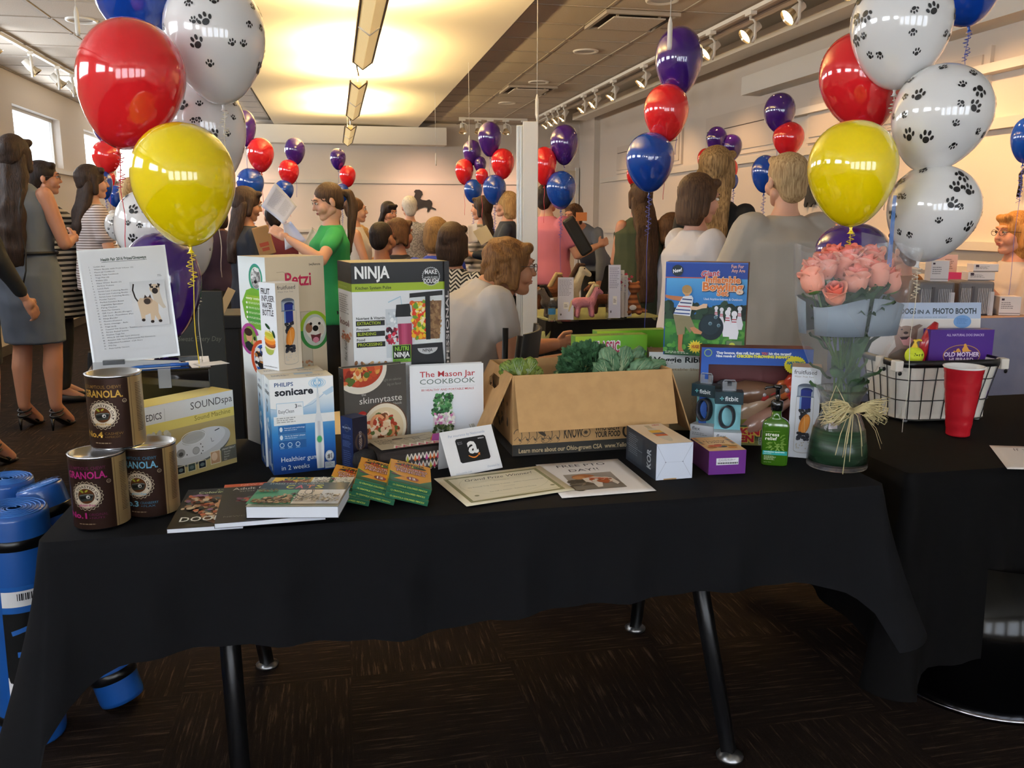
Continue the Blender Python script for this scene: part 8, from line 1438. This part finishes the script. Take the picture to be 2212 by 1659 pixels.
P = onD(570, 520, 5.35); t = thing('paper_bag', P, 'brown paper bag with red print held by the navy polo woman', 'bag', ry=R(-14)); MB().box(-.05, .05, -.025, .025, -.09, .09).build('bag_body', mat('bag_kraft', '9c7850', .8, bump=(20, .3)), t, bevel=.006); a = Art(50, 90); a.rect(10, 50, 28, 12, '9c4434'); a.rect(14, 66, 22, 10, '9c4434'); a.build('bag_print', (-.05, -.026, .09), (.1, 0, 0), (0, 0, -.18), t)
P = onD(1256, 468, 6.1); o = MB().box(-.04, .04, -.002, .002, -.03, .03).build('orange_card', mat('orange_card_m', 'd07c3c', .5), loc=P); tag(o, 'small orange card held beside the door', 'card')
P = onD(1242, 500, 6.6); t = thing('dark_tote', P, 'dark slanted bag hanging by the leaning person', 'bag', ry=R(-32)); MB().box(-.05, .05, -.03, .03, -.2, .12).build('bag_body', mat('tote_black', '141416', .6), t, bevel=.02)
# left dark boxes near the sign
P = onY(480, 700, 4.55); t = thing('black_case', (P.x+.0, 4.3, 0), 'tall black case standing left of the treat camera carton', 'case'); MB().box(-.13, .13, -.15, .15, 0, .94).build('case_body', mat('case_black', '0d0d0f', .5), t, bevel=.01); MB().box(-.14, .14, -.16, .16, .90, .965).build('case_lid', mat('case_lid_m', '111113', .45), t, bevel=.006)
P = onY(428, 690, 3.6); t = thing('display_board', (P.x, 3.6, .0), 'dark green display board behind the purple balloon, flower at its foot', 'board', rz=R(-10)); MB().box(-.1, .1, 0, .01, 0, 1.12).build('board_panel', mat('board_dark', '22241f', .6), t); a = Art(100, 60); a.text(50, 40, 'Sweat. Every Day', 10, '6c6c60', 86, 'c', 0, .2); a.build('board_print', (-.1, 0, 1.0), (.2, 0, 0), (0, 0, -.12), t); MB().box(-.1, .1, -.06, .1, 0, .02).build('board_foot', BLK, t)
P = onY(488, 640, 4.18); P.z = 1.03; o = MB().box(-.018, .018, -.003, .003, -.06, .06).build('tan_tag', mat('tan_card', 'c8a878', .7), loc=P, rz=0); o.rotation_euler = (0, R(28), 0); tag(o, 'slanted tan card strip beside the treat camera carton', 'card')
# right table: grey cases, boxes, pink sheets
GC = mat('grey_case', '6a6c74', .5); 
def case(px, lb):
    P = onY(px, 660, 4.52); t = thing('grey_kit_case', (P.x, 4.52, .842), lb, 'case', 'grey kit cases', rz=R(-18)); MB().box(-.10, .10, -.1, .1, 0, .2).build('case_body', GC, t, bevel=.015)
    for k in range(18):
        if k in (8, 9): continue
        x = -.088+k*.0095; MB().box(x, x+.004, -.106, -.1, .01, .16).build('rib', mat('case_rib', 'b4b8c0', .4), t)
    MB().box(-.03, -.015, -.108, -.1, 0, .17).build('latch_strip', mat('case_dark', '4a4c54', .5), t); MB().box(.07, .098, -.104, -.1, .0, .14).box(.076, .09, -.106, -.104, .04, .06).build('label_plate', mat('plate_white', 'c8ccd4', .4), t)
case(2008, 'grey ribbed kit case left of the pink sheet'); case(2092, 'grey ribbed kit case right of the pink sheet')
WB = mat('medical_white', 'dcd8dc', .5)
def wbox(px, w, h, z, lb, d=.1, y=4.5, rz=-18): P = onY(px, 600, y); a = Art(60, 60*h/w); a.rect(0, 0, 60, a.H, 'dfdee2'); a.rect(5, a.H*.1, 8, 6, '3c3044'); a.greek(5, a.H*.3, 34, a.H*.4, 4, '8c8c94', px); a.rect(0, a.H*.88, 60, 2, '6c6c74'); return carton('white_kit_box', lb, 'box', (w, d, h), (P.x, y, z), R(rz), WB, {'front': a})
wbox(2022, .10, .12, 1.044, 'upright white carton standing on the left grey case'); wbox(2112, .15, .05, 1.044, 'lower white flat carton on the right grey case'); wbox(2120, .14, .045, 1.096, 'upper white flat carton on the right grey case'); wbox(2180, .12, .11, .843, 'white and purple carton before the blond bob woman', y=4.42)
P = onY(2062, 640, 4.6); t = thing('pink_folder', (P.x, 4.66, .843), 'hot pink folder standing between the grey kit cases', 'folder', rz=R(-50)); MB().box(-.08, .08, -.004, .004, 0, .24).build('folder_cover', mat('hot_pink', 'd83c78', .5), t, bevel=.001)
P = onY(2058, 560, 4.75); t = thing('pale_pink_sign', (P.x, 4.80, .843), 'pale pink standing sign behind the left white carton', 'sign', rz=R(-26)); MB().box(-.06, .06, -.003, .003, 0, .34).build('sign_card', mat('pale_pink', 'dcb8ac', .6), t); a = Art(60, 200).greek(24, 16, 26, 40, 6, '8c7068', 3); a.build('sign_print', (-.06, -.003, .34), (.12, 0, 0), (0, 0, -.34), t)
o = MB().box(-.03, .03, -.006, .006, 0, .006).build('pink_marker', mat('pink_marker_m', 'e85c98', .4), loc=(onZ(2190, 690, .74).x-.42, 4.36, .843)); tag(o, 'pink marker lying at the front of the right table', 'marker')
# small lavender object behind the left carton flap
P = onY(1043, 820, 2.52); t = thing('lavender_pouch', (P.x, 2.55, .741), 'lavender pouch with a tan strap behind the left carton flap', 'pouch'); F = Fuse(); F.ell((0, 0, .09), (.03, .02, .045)); F.ell((0, 0, .04), (.034, .022, .04)); vs, fs = F.run(.006, 2); MB().add(vs, fs, smooth=True).build('pouch_body', mat('lavender_cloth', '6c5474', .8), t); MB().tube([(0, 0, .12), (.01, 0, .17), (.03, 0, .16)], .008, 6, flat=.3).build('strap', mat('tan_strap', '9c7850', .7), t)
